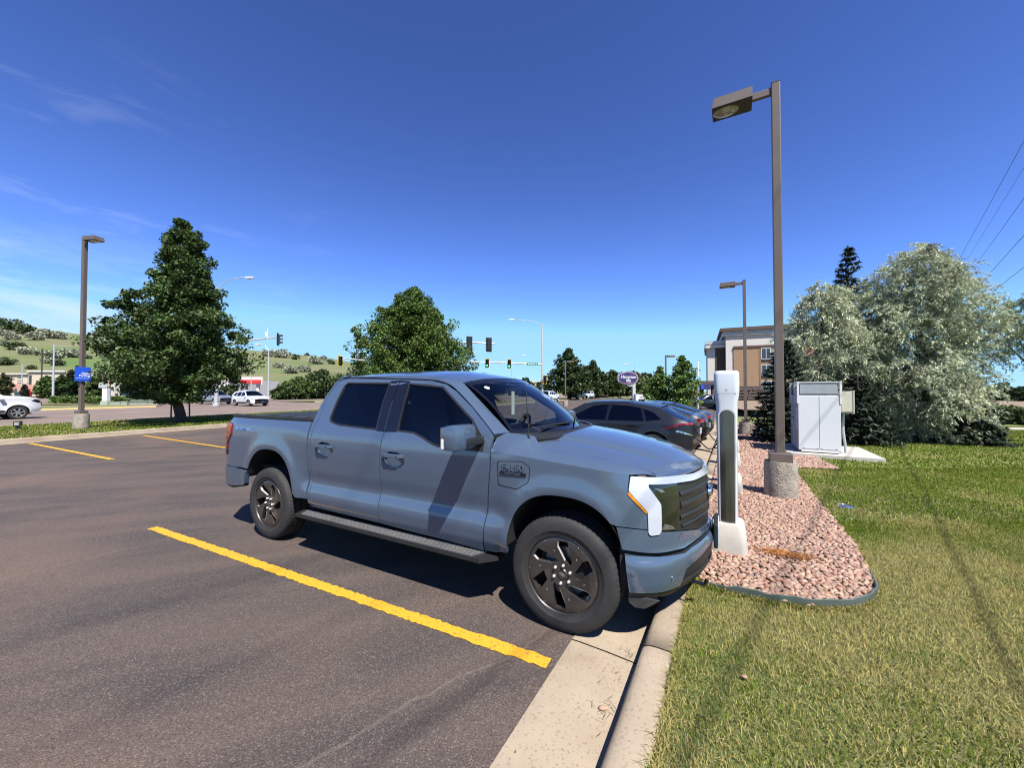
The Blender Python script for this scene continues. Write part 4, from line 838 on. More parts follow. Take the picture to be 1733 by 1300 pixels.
# interior
cab_in = MB().box((1.95, 0, .80), (2.25, 1.6, .45)).build('cabin_floor', 'seat_fabric', truck)
def seat(x, y, w):
    b = MB().box((x, y, 1.10), (.52, w, .18), bev=.05).build('seat', 'seat_fabric', truck, True)
    MB().box((0, 0, 0), (.15, w, .66), bev=.05, M=TR(x-.27, y, 1.42) @ RY(-.22)).build('seat_back', 'seat_fabric', b, True)
    for dy in ((0,) if w < .8 else (-.42, .42)): MB().box((0, 0, 0), (.10, .27, .18), bev=.04, M=TR(x-.36, y+dy, 1.80) @ RY(-.22)).build('headrest', 'seat_fabric', b, True)
seat(2.22, -.40, .54); seat(2.22, .40, .54); seat(1.28, 0, 1.35)
ds = MB().box((2.98, 0, 1.20), (.46, 1.5, .26), bev=.07).build('dashboard', 'black_plastic', truck, True)
MB().box((2.80, .0, 1.30), (.03, .26, .20), bev=.01).build('screen', 'gloss_black', ds)
_ring = [(.19*cos(a), .19*sin(a), 0) for a in np.linspace(0, 2*pi, 25)]; sw = MB().tube(_ring, .016, 8, False, TR(2.66, .40, 1.30) @ RY(-1.15)).build('steering_wheel', 'black_plastic', truck, True)
MB().box((0, 0, 0), (.34, .05, .02), M=TR(2.66, .40, 1.30) @ RY(-1.15)).build('spoke', 'black_plastic', sw); MB().lathe([(0, .03), (.06, .03), (.07, 0)], 14, TR(2.66, .40, 1.29) @ RY(-1.15), False).build('hub', 'black_plastic', sw)
im = MB().box((2.80, 0, 1.74), (.03, .25, .07), bev=.012).build('inside_mirror', 'black_plastic', truck); MB().box((2.83, -.10, 1.62), (.006, .055, .24)).build('hanging_tag', 'sticker', im)
MB().box((1.84, -.77, 1.25), (.10, .05, .6)).build('inner_pillar', 'black_plastic', truck); MB().box((1.84, .77, 1.25), (.10, .05, .6)).build('inner_pillar', 'black_plastic', truck)
# wheels
def make_tyre(r=.416, w=.275, rim=.276):
    n = 192; half = [(rim-.006, .44), (rim+.004, .47), (rim+.025, .485), (r*.76, .515), (r*.84, .515), (r*.90, .498), (r*.94, .472), (r*.965, .445), (r*.985, .39), (r*.998, .30), (r, .19), (r, .15), (r, .06), (r, .02)]
    prof = half+[(a, -b) for a, b in half[::-1]]; k = len(prof); V = []
    gro = {6: .0, 7: .003, 8: .0045, 9: .005}
    for j in range(n):
        a = 2*pi*j/n
        for i, (rr, yy) in enumerate(prof):
            ii = i if i < k/2 else k-1-i; d = 0
            if ii in gro and (j+(0 if i < k/2 else 1)) % 3 == 0: d = gro[ii]
            if ii in (11,): d = .009
            if ii in (10, 12) and (j % 4 == 0): d = .004
            V.append(((rr-d)*cos(a), yy*w, (rr-d)*sin(a)))
    Fc = [(j*k+i, ((j+1) % n)*k+i, ((j+1) % n)*k+i+1, j*k+i+1) for j in range(n) for i in range(k-1)]
    me = mesh_from('tyre', V, Fc, 'rubber', True); bm = bmesh.new(); bm.from_mesh(me); bmesh.ops.recalc_face_normals(bm, faces=bm.faces); bm.to_mesh(me); bm.free(); me.set_sharp_from_angle(angle=radians(28)); return me
def make_truck_wheel():
    root = bpy.data.objects.new('wheel', None); link(root, truck)
    obj('tyre', make_tyre(), root)
    disc = [(.269*cos(a), .269*sin(a)) for a in np.linspace(0, 2*pi, 73)[:-1]]; slot = [(.036, .084), (.046, .116), (-.024, .244), (-.094, .225), (-.088, .184), (-.010, .102)]
    holes = []
    for k in range(6):
        a = k*pi/3+.06; holes.append([(x*cos(a)-z*sin(a), x*sin(a)+z*cos(a)) for x, z in slot])
    def df(x, z):
        r = np.hypot(x, z); th = np.arctan2(z, x); y = np.interp(r, [0, .05, .09, .14, .21, .255, .272], [-.108, -.108, -.112, -.118, -.128, -.126, -.118]); k = np.abs(((th-pi/2-.06-.25*(r/.2)+.55) % (pi/3))-pi/6)*r; return np.stack([x, y+.10*np.clip(.05-k, 0, .05)*np.clip((r-.09)/.1, 0, 1)*.6, z], -1)
    rim = panel('rim', disc, df, 'rim_dark', root, .018, holes=holes, thick=.035, centre=(0, .5, 0))
    for h in holes:      # bright bevel along one flank of every slot
        p, q = np.array(h[3]), np.array(h[5]); mid = np.array(h[4]); V = []
        for pt in (p, mid, q):
            d = df(np.array([pt[0]]), np.array([pt[1]]))[0]; V += [tuple(d+np.array([0, -.001, 0])), (d[0]*.985+.004*np.sign(-d[0]), d[1]+.020, d[2]*.985)]
        obj('slot_bevel', mesh_from('slot_bevel', V, [(0, 1, 3, 2), (2, 3, 5, 4)], 'rim_edge'), rim)
    for k in range(6):   # fine bright crease along every blade
        a = k*pi/3+.06; V = []
        for x, z in ((.072, .150), (.060, .252)):
            for o_ in (-.0022, .0022): X2, Z2 = x+o_, z; q = (X2*cos(a)-Z2*sin(a), X2*sin(a)+Z2*cos(a)); d = df(np.array([q[0]]), np.array([q[1]]))[0]; V.append((d[0], d[1]-.0015, d[2]))
        obj('blade_crease', mesh_from('blade_crease', V, [(0, 1, 3, 2)], 'rim_edge'), rim)
    MB().lathe([(.280, -.122), (.276, -.130), (.270, -.122), (.260, -.08), (.255, .10), (.28, .125)], 64, RX(-pi/2) @ Matrix.Diagonal((1, 1, 1, 1)), False).build('barrel', 'rim_dark', rim, True)
    bpy.data.objects[rim.children[-1].name].data.transform(Matrix.Diagonal((1, 1, 1, 1)))
    MB().lathe([(.06, 0), (.175, 0), (.175, .02), (.06, .02)], 40, TR(0, -.045, 0) @ RX(-pi/2), True).build('brake_disc', 'steel', root)
    MB().box((.13, -.05, .08), (.10, .06, .16)).build('caliper', 'dark_gap', root)
    MB().lathe([(.0, .006), (.034, .006), (.041, .0), (.044, -.01)], 24, TR(0, -.108, 0) @ RX(pi/2), False).build('hub_cap', 'rim_dark', rim, True)
    MB().lathe([(.0, .002), (.024, .0)], 20, TR(0, -.1145, 0) @ RX(pi/2) @ Matrix.Diagonal((1, .5, 1, 1)), False).build('hub_emblem', 'steel', rim)
    for k in range(6):
        a = k*pi/3+pi/6+.2; MB().lathe([(.0, .022), (.006, .021), (.0105, .014), (.011, -.01)], 8, TR(.066*cos(a), -.110, .066*sin(a)) @ RX(pi/2), False).build('lug_nut', 'nut_metal', root, True)
    return root
w0 = make_truck_wheel(); w0.location = (3.70, -.845, .413); w0.rotation_euler = (0, .35, 0)
for x, s in ((.02, -1), (3.70, 1), (.02, 1)):
    w = copy_tree(w0, truck); w.location = (x, s*.845, .413); w.rotation_euler = (0, -.3 if x < 1 else .2, 0 if s < 0 else pi)
# ------------------------------------------------------------------ lamp poles
mat('bronze_paint', (.155, .120, .098), .42, var=.15, scale=3, bump=.05, bscale=60)
mat('bronze_dark', (.035, .030, .027), .5, var=.2)
mat('lamp_glass', (.55, .52, .44), .15, col2=(.30, .28, .24), scale=12, coat=1)
mat('white_metal', (.74, .76, .78), .35, var=.04, scale=3, coat=.4)
mat('white_plain', (.76, .76, .75), .55, var=.06, scale=4)
mat('grey_metal', (.34, .36, .37), .45, metal=.3, var=.15, scale=8)
mat('light_grey', (.50, .52, .53), .5, var=.1, scale=6)
mat('steel_brushed', (.19, .19, .17), .28, metal=.85, col2=(.12, .12, .105), scale=3, stretch=(8, 8, .6))
mat('sign_blue', (.010, .085, .62), .4, var=.06); mat('sign_white', (.85, .85, .85), .5, var=.04)
mat('sign_green', (.005, .22, .11), .45, var=.05); mat('sign_navy', (.035, .035, .14), .4, var=.1); mat('sign_red', (.34, .12, .22), .4, var=.1)
mat('cable_black', (.012, .012, .012), .6, var=.2); mat('box_green', (.008, .095, .055), .5, var=.15); mat('box_sage', (.17, .21, .155), .6, var=.1); mat('box_mint', (.36, .42, .33), .6, var=.1)
mat('beige_box', (.60, .58, .46), .6, var=.06)
def ragged_cylinder(r0, r1, h, seed, n=30, rows=9):
    r = random.Random(seed); m = MB(); V = []; off = [r.uniform(-.006, .006) for _ in range(n)]
    for i in range(rows):
        t = i/(rows-1); rr = r0+(r1-r0)*t-(.012 if i == rows-1 else 0)
        for j in range(n): a = 2*pi*j/n; k = rr+off[j]+r.uniform(-.005, .005); V.append((k*cos(a), k*sin(a), h*t+(r.uniform(-.006, .006) if 0 < i < rows-1 else 0)))
    m.add(V, [(i*n+j, i*n+(j+1) % n, (i+1)*n+(j+1) % n, (i+1)*n+j) for i in range(rows-1) for j in range(n)]+[tuple(range((rows-1)*n, rows*n))]); return m
def lamp_pole(label, x, y, z0, H, d, base_h=.60, base_r=.23, w=.118, seed=1, arm=.28, head=.58, plate=True):
    """square shoebox-lamp pole; d: horizontal unit direction of the arm"""
    rz = math.atan2(d[1], d[0]); t = thing('lamp_pole', label, 'lamp pole', (x, y, z0), rz, 'shoebox lamp poles')
    ragged_cylinder(base_r, base_r*.985, base_h+.1, seed).build('concrete_base', 'concrete_rough', t, True, 60); t.children[-1].location.z = -.1
    MB().box((0, 0, base_h+.065), (.30, .30, .135), bev=.012).build('base_cover', 'bronze_paint', t)
    V = MB().box((0, 0, (H+base_h)/2+.03), (w, w, H-base_h-.06), bev=.012).build('pole', 'bronze_paint', t)
    MB().box((0, 0, H+.004), (w+.006, w+.006, .012)).build('pole_cap', 'bronze_dark', V)
    MB().lathe([(0, .004), (.014, .004), (.016, 0)], 10, TR(0, -w/2-.0005, H-.10) @ RX(pi/2), False).build('bolt', 'bronze_dark', V)
    zc = H-.11
    a = MB().box((w/2+arm/2-.01, 0, zc), (arm, .065, .11), bev=.008).build('arm', 'bronze_paint', t)
    hx = w/2+arm+head/2-.02; L2, W2, T2 = head/2, .19, .165
    hd = MB().add([(hx-L2, -W2, zc-T2/2), (hx+L2, -W2, zc-T2/2), (hx+L2, W2, zc-T2/2), (hx-L2, W2, zc-T2/2), (hx-L2, -W2+.01, zc+T2/2), (hx+L2-.03, -W2+.01, zc+T2/2), (hx+L2-.03, W2-.01, zc+T2/2), (hx-L2, W2-.01, zc+T2/2)], [(0, 3, 2, 1), (4, 5, 6, 7), (0, 1, 5, 4), (1, 2, 6, 5), (2, 3, 7, 6), (3, 0, 4, 7)]).build('lamp_head', 'bronze_paint', t)
    MB().box((hx, 0, zc-T2/2-.004), (head-.01, .37, .008)).build('door_frame', 'bronze_dark', hd)
    MB().lathe([(0, -.075), (.07, -.068), (.12, -.04), (.15, -.01), (.155, 0)], 24, TR(hx+.09, 0, zc-T2/2-.005) @ Matrix.Diagonal((1.25, .92, .55, 1)), False).build('lens', 'lamp_glass', hd, True)
    return t
dlot = (-KA[0], -KA[1])
_px, _py = 4.22, 6.08; _z = float(lawn_z(np.array([_px]), np.array([_py]))[0])
lamp_pole('tall brown shoebox lamp pole nearest the camera, on a concrete base in the rock bed', _px, _py, _z, 6.67-_z, dlot, .56, .225, seed=1)
_px, _py = 9.60, 15.85; _z = float(lawn_z(np.array([_px]), np.array([_py]))[0])
lamp_pole('brown shoebox lamp pole standing before the hotel at the far end of the rock bed', _px, _py, _z, 6.33-_z, dlot, .55, .24, seed=2)
_gp = gnd(137, 725, .17); _gh = 8.35
gp = lamp_pole('brown shoebox lamp pole carrying the blue parking sign', _gp[0], _gp[1], .17, _gh-.17, (.62, -.10), .62, .25, w=.14, seed=3, arm=.10, head=.62)
# guest parking sign
_dn = Vector((.83, -.55, 0)).normalized(); _sp = Vector((_gp[0], _gp[1], 0))+_dn*.14; _sz = CAM_H+(662.4-633.5)/FPX*_gp[1]
sg = thing('parking_sign', 'square blue parking sign with white letters on a lamp pole', 'sign', (_sp.x, _sp.y, _sz), math.atan2(_dn.y, _dn.x)+pi/2)
MB().box((0, 0, 0), (.46, .02, .60), bev=.004).build('sign_panel', 'sign_blue', sg)
lettering('lettering', 'Guest', .105, 'sign_white', sg, TR(.085, -.0125, .035) @ RX(pi/2), .001, .003); lettering('lettering', 'Parking', .105, 'sign_white', sg, TR(.045, -.0125, -.065) @ RX(pi/2), .001, .003)
MB().box((0, -.0115, -.175), (.40, .004, .012)).build('sign_rule', 'sign_white', sg)
MB().box((0, .06, .15), (.10, .10, .04)).build('bracket', 'bronze_dark', sg); MB().box((0, .06, -.15), (.10, .10, .04)).build('bracket', 'bronze_dark', sg)
# ------------------------------------------------------------------ charging posts
mat('post_white', (.68, .72, .76), .22, var=.03, scale=2, coat=.6)
def charge_post():
    t = thing('charging_post', '', 'charging post', (0, 0, 0), math.atan2(KA[1], KA[0]), 'charging posts along the kerb')
    def sect(w, d, z, r=.05, n=6):
        P = []
        for cx, cy, a0 in ((w/2-r, d/2-r, 0), (-w/2+r, d/2-r, pi/2), (-w/2+r, -d/2+r, pi), (w/2-r, -d/2+r, 1.5*pi)):
            for k in range(n): a = a0+pi/2*k/(n-1); P.append((cx+r*cos(a), cy+r*sin(a), z))
        return P
    rows = [(.185, .20, .29), (.192, .21, .33), (.198, .215, .9), (.205, .22, 1.30), (.212, .225, 1.50), (.240, .235, 1.58), (.246, .24, 1.63), (.248, .24, 1.78), (.244, .235, 1.80), (.225, .215, 1.818), (.16, .14, 1.826)]
    V = []; m = MB()
    for w, d, z in rows: V += sect(w*.92, d, z)
    n = 24; m.add(V, [(i*n+j, i*n+(j+1) % n, (i+1)*n+(j+1) % n, (i+1)*n+j) for i in range(len(rows)-1) for j in range(n)]+[tuple(range((len(rows)-1)*n, len(rows)*n))])
    body = m.build('post_body', 'post_white', t, True, 50)
    # the recessed steel channel on the side: rounded at the top
    ch = [(-.062, .30), (.062, .30), (.066, 1.36)]+[(.066*cos(a), 1.36+.066*sin(a)) for a in np.linspace(0, pi, 9)]+[(-.066, 1.36)]
    fr = panel('channel_frame', [(x*1.16, z+(.012 if z > 1 else -.004)) for x, z in ch], lambda x, z: np.stack([x, -.1055-.008*np.clip((z-.3)/1.1, 0, 1)+0*x, z], -1), 'light_grey', body, .08, holes=[ch], thick=.02, centre=(0, .5, 1))
    panel('channel', ch, lambda x, z: np.stack([x, -.1000-.008*np.clip((z-.3)/1.1, 0, 1)-.012*np.cos(x/.066*pi/2), z], -1), 'steel_brushed', body, .03, thick=0, centre=(0, .5, 1))
    for z in (1.63,): MB().lathe([(.007, .002), (.010, .002), (.011, 0)], 12, TR(0, -.1205, z) @ RX(pi/2), False).build('screw', 'light_grey', body)
    for s in (-1, 1): MB().lathe([(0, .003), (.006, .003), (.007, 0)], 8, TR(s*.114, -.03, 1.70) @ RY(s*pi/2), False).build('screw', 'grey_metal', body)
    MB().box((0, -.118, 1.595), (.17, .003, .004)).build('joint', 'light_grey', body)
    b = MB(); V = sect(.34, .40, -.05, .06)+sect(.335, .39, .10, .06)+sect(.30, .335, .26, .07)+sect(.27, .30, .295, .07)+sect(.2, .2, .298, .07)
    b.add(V, [(i*n+j, i*n+(j+1) % n, (i+1)*n+(j+1) % n, (i+1)*n+j) for i in range(4) for j in range(n)]+[tuple(range(4*n, 5*n))]); b.build('concrete_foot', 'concrete_pale', t, True, 40)
    return t
cp0 = charge_post(); cl = ['white charging post nearest the camera, right in front of the pickup', 'second white charging post, mostly hidden behind the nearest one', 'third white charging post, level with the first parked dark car', 'fourth white charging post along the kerb']
for k in range(4):
    o = cp0 if k == 0 else copy_tree(cp0); p = K(.50+.02*k, 2.77+2.8*k); o.location = (*p, .13+float(zdrop(.5, 2.77+2.8*k))); o['label'] = cl[k]
def cable(pts, label, r=.014):
    P = [Vector(p) for p in pts]; Q_ = []
    for i in range(len(P)-1):
        p0, p1, p2, p3 = P[max(i-1, 0)], P[i], P[i+1], P[min(i+2, len(P)-1)]
        for k in range(8): t = k/8; Q_.append(.5*((2*p1)+(p2-p0)*t+(2*p0-5*p1+4*p2-p3)*t*t+(3*p1-p0-3*p2+p3)*t**3))
    Q_.append(P[-1]); return tag(MB().tube([tuple(p) for p in Q_], r, 8).build('charging_cable', 'cable_black', None, True), label, 'cable', 'charging cables')
def KZ(a, b, z): return (*K(a, b), z+float(zdrop(a, b)))
cable([KZ(.50, 8.34, 1.35), KZ(.30, 8.45, .75), KZ(.10, 8.7, .42), KZ(-.15, 9.0, .55), KZ(-.42, 9.25, .82)], 'black charging cable running to the nearer parked dark car')
cable([KZ(.50, 11.1, 1.35), KZ(.30, 11.2, .7), KZ(.12, 11.5, .35), KZ(-.15, 11.9, .6), KZ(-.40, 12.2, .85)], 'black charging cable running to the farther parked dark car')
# ------------------------------------------------------------------ power cabinet on its pad
_c0 = Vector((7.75, 10.45, 0)); _pz = float(lawn_z(np.array([8.6]), np.array([10.6]))[0])
pad = MB().box((.70, .85, 0), (1.95, 2.3, .16), bev=.01).build('concrete_pad', 'concrete_pale'); pad.location = (_c0.x, _c0.y, _pz+.02); pad.rotation_euler = (0, 0, math.atan2(KA[1], KA[0])); tag(pad, kind='structure')
cb = thing('power_cabinet', 'tall white power cabinet on a concrete pad behind the lamp pole', 'cabinet', (_c0.x, _c0.y, _pz+.10), math.atan2(KA[1], KA[0]))
Wc, Dc, Hc = .90, 1.50, 1.84
bd_ = MB().box((Wc/2, Dc/2, .06+Hc*.40), (Wc, Dc, Hc*.80), bev=.006).build('cabinet_body', 'white_metal', cb)
for i in (0, 1): MB().box((Wc*(.25+.5*i), -.006, .06+Hc*.40), (Wc/2-.012, .016, Hc*.78), bev=.004).build('front_panel', 'white_metal', cb)
MB().box((Wc/2, -.004, .07), (Wc*.86, .02, .09)).build('base_plate', 'white_plain', cb)
up = MB().box((Wc/2, Dc/2, .06+Hc*.9), (Wc-.10, Dc-.08, Hc*.19)).build('upper_housing', 'light_grey', cb)
MB().box((Wc/2, .004, .06+Hc*.905), (Wc-.10, .012, Hc*.165)).build('vent_screen', 'grey_metal', cb)
for x in (0, Wc):
    for y in (0, Dc*.33, Dc):
        MB().box((x, y-.012, Hc*.86), (.05, .035, Hc*.30), bev=.004).build('corner_bracket', 'white_plain', cb); MB().box((x, y-.012, Hc*1.02), (.055, .05, .05), bev=.006).build('lifting_eye', 'white_plain', cb)
for y in (-.005, Dc): MB().box((Wc/2, y, .06+Hc*.99), (Wc, .03, .025)).build('top_rail', 'white_plain', cb)
for x in (0, Wc): MB().box((x, Dc/2, .06+Hc*.99), (.03, Dc, .025)).build('top_rail', 'white_plain', cb)
dr = MB().box((-.012, .42, .92), (.03, .62, .62), bev=.006).build('side_door', 'white_metal', cb); MB().box((-.034, .62, .90), (.02, .05, .06)).build('door_handle', 'bronze_dark', dr)
for z in (.72, 1.12): MB().box((-.034, .16, z), (.02, .03, .07)).build('hinge', 'grey_metal', dr)
MB().box((-.01, 1.1, .50), (.025, .5, .75), bev=.006).build('side_panel', 'white_metal', cb)
for x in (.12, .42, .5, .80): MB().lathe([(0, .006), (.012, .006), (.013, 0)], 8, TR(x, -.016, .13) @ RX(pi/2), False).build('bolt', 'grey_metal', cb)
mb = MB().box((Wc+.155, .30, 1.36), (.25, .30, .56), bev=.01).build('meter_box', 'beige_box', cb); MB().box((Wc+.155, .148, 1.36), (.21, .012, .50), bev=.004).build('meter_door', 'beige_box', mb); MB().box((Wc+.29, .3, 1.36), (.025, .34, .60)).build('meter_flange', 'beige_box', mb)
for dy in (0, .08): MB().tube([(Wc+.12, .30+dy, 1.10), (Wc+.10, .29+dy, .60), (Wc+.13, .26+dy, .25), (Wc+.14, .26+dy, .02)], .022, 8).build('conduit', 'light_grey', mb, True)
# ------------------------------------------------------------------ small things on the grass and gutter
def lz(x, y): return float(lawn_z(np.array([x]), np.array([y]))[0])
p = gnd(1430, 853, .14); t = thing('valve_cover', 'round shiny metal cover lying flush in the lawn', 'cover', (*p, lz(*p)+.012)); MB().lathe([(0, .012), (.055, .012), (.062, .020), (.085, .018), (.095, .0), (.095, -.02)], 24).build('rim', 'chrome', t, True); MB().lathe([(0, .0135), (.05, .0135)], 20, None, False).build('lid', 'steel', t)
def pebble(p, z, s, label, col, seed):
    V, Fc = stone_mesh(seed, 2); o = obj('loose_stone', fast_mesh('loose_stone', V, Fc, 'stone_a', np.tile(np.array(col), (len(Fc), 1)), True)); o.location = (*p, z); o.scale = (s,)*3; o.rotation_euler = (.1, .2, 1.1*seed); tag(o, label, 'stone')
p = gnd(1260, 1148, .14); pebble(p, lz(*p)+.022, .036, 'lone pinkish stone lying in the grass near the kerb', (1.1, .9, .85), 71)
p = gnd(1021, 1200); pebble(p, .004, .048, 'pale chip of stone lying on the concrete gutter', (1.35, 1.15, 1.0), 77)
p = gnd(872, 1276); pebble(p, .008, .012, 'tiny dark pebble on the gutter by the asphalt edge', (.3, .3, .3), 78)
def twigs():
    r = np.random.default_rng(21); V = []; Fc = []
    for cx, cy, n, sp in ((1030, 1202, 14, .07), (1045, 1145, 8, .08), (1062, 1108, 16, .07), (1015, 1215, 7, .10), (1075, 1190, 6, .04)):
        p = np.array(gnd(cx, cy))
        for _ in range(n):
            q = p+r.normal(0, sp*.5, 2); a = r.uniform(0, pi); L = r.uniform(.01, .045); w = .0012; d = np.array([cos(a), sin(a)])*L/2; e = np.array([-sin(a), cos(a)])*w; o = len(V); z = .010+r.uniform(0, .008)
            ka, kb = to_kerb(q[0], q[1])
            if ka > -.02: continue
            V += [(*(q-d-e), z), (*(q+d-e), z+.002), (*(q+d+e), z+.002), (*(q-d+e), z)]; Fc.append((o, o+1, o+2, o+3))
    mat('dry_twig', (.20, .13, .08), .9, var=.4, scale=40); tag(obj('leaf_litter', mesh_from('leaf_litter', V, Fc, 'dry_twig')), kind='stuff')
twigs()
# dry needles spilled on the rocks
def needles():
    r = np.random.default_rng(31); n = 900; c = np.array(gnd(1333, 938, .17)); P = c+r.normal(0, 1, (n, 2))*np.array([.10, .045])@np.array([[KA[0], KA[1]], [KB[0], KB[1]]]); a = r.uniform(0, 2*pi, n); L = r.uniform(.02, .05, n); d = np.stack([np.cos(a), np.sin(a)], -1)*L[:, None]/2; e = np.stack([-np.sin(a), np.cos(a)], -1)*.0016; z = .168+r.uniform(-.004, .012, n)
    V = np.empty((n, 4, 3)); V[:, 0, :2] = P-d-e; V[:, 1, :2] = P+d-e; V[:, 2, :2] = P+d+e; V[:, 3, :2] = P-d+e; V[:, :, 2] = z[:, None]+r.uniform(-.004, .004, (n, 4)); mat('rust_needles', (.46, .19, .05), .9, var=.4, scale=60)
    tag(obj('dry_needles', fast_mesh('dry_needles', V.reshape(-1, 3), np.arange(4*n).reshape(n, 4), 'rust_needles')), kind='stuff')
needles()
p = gnd(1675, 725, .15); t = thing('utility_marker', 'dark green utility post standing on the lawn at the right', 'post', (*p, lz(*p))); MB().box((0, 0, .32), (.26, .24, .66), bev=.02).build('body', 'box_green', t); MB().box((0, 0, .66), (.28, .26, .03)).build('lid', 'box_green', t)
o = MB().box((0, 0, 0), (3.4, .9, .10)).build('concrete_pad', 'concrete_pale'); o.location = (p[0]+2.0, p[1]-.7, lz(p[0]+1.6, p[1]-.6)-.01); o.rotation_euler = (0, 0, -.42); tag(o, kind='structure')
for (x, y), lb in (((30, 728), 'low dark path light on the grass strip left of the parking sign pole'), ((415, 712), 'low dark path light on the grass strip beside the pickup tail')):
    p = gnd(x, y, .17); t = thing('path_light', lb, 'path light', (*p, .16), .6, 'path lights'); MB().box((0, 0, .09), (.10, .10, .18)).build('stem', 'bronze_dark', t); h = MB().box((0, 0, .27), (.20, .20, .20), bev=.015).build('lamp_box', 'bronze_dark', t); MB().box((.0, -.104, .27), (.12, .01, .12)).build('lens', 'lamp_glass', h)
# ------------------------------------------------------------------ other vehicles
def car_paint(name, col, metal=.3, rough=.3, coat=1.): mat(name, col, rough, metal=metal, var=.03, coat=coat)
car_paint('paint_charcoal', (.014, .016, .020), .4, .35, .5); car_paint('paint_black', (.007, .008, .011)); car_paint('paint_white', (.76, .77, .78), 0); car_paint('paint_silver', (.33, .34, .35), .6); car_paint('paint_blue', (.02, .05, .16)); car_paint('paint_navy', (.015, .02, .035))
mat('alloy', (.50, .50, .50), .3, metal=.8, var=.1); mat('head_lens', (.55, .57, .60), .1, var=.2, scale=9, coat=1)
glass('glass_car', (.10, .12, .13), 1.2)
def simple_wheel(root, x, y, r, w, rim='alloy', spokes=5, out=1, seg=28):
    h = bpy.data.objects.new('wheel', None); link(h, root); h.location = (x, y, r)
    prof = [(r*.64, w*.40), (r*.72, w*.49), (r*.88, w*.5), (r*.97, w*.44), (r, w*.30), (r, -w*.30), (r*.97, -w*.44), (r*.7, -w*.48)]
    MB().lathe(prof, seg, RX(pi/2 if out < 0 else -pi/2), False).build('tyre', 'rubber', h, True, 50)
    ri = MB().lathe([(r*.66, w*.42), (r*.60, w*.36), (r*.58, w*.1), (0, w*.1)], seg, RX(pi/2 if out < 0 else -pi/2), False).build('rim', 'dark_gap', h, True)
    m = MB(); m.lathe([(r*.67, w*.43), (r*.63, w*.45), (r*.60, w*.38)], seg, RX(pi/2 if out < 0 else -pi/2), False); m.lathe([(0, w*.40), (r*.14, w*.40), (r*.16, w*.30)], 14, RX(pi/2 if out < 0 else -pi/2), False)
    for k in range(spokes): m.box((0, out*w*.36, r*.36), (r*.17, w*.10, r*.54), M=RY(2*pi*k/spokes+.3))
    m.build('spokes', rim, ri); return h
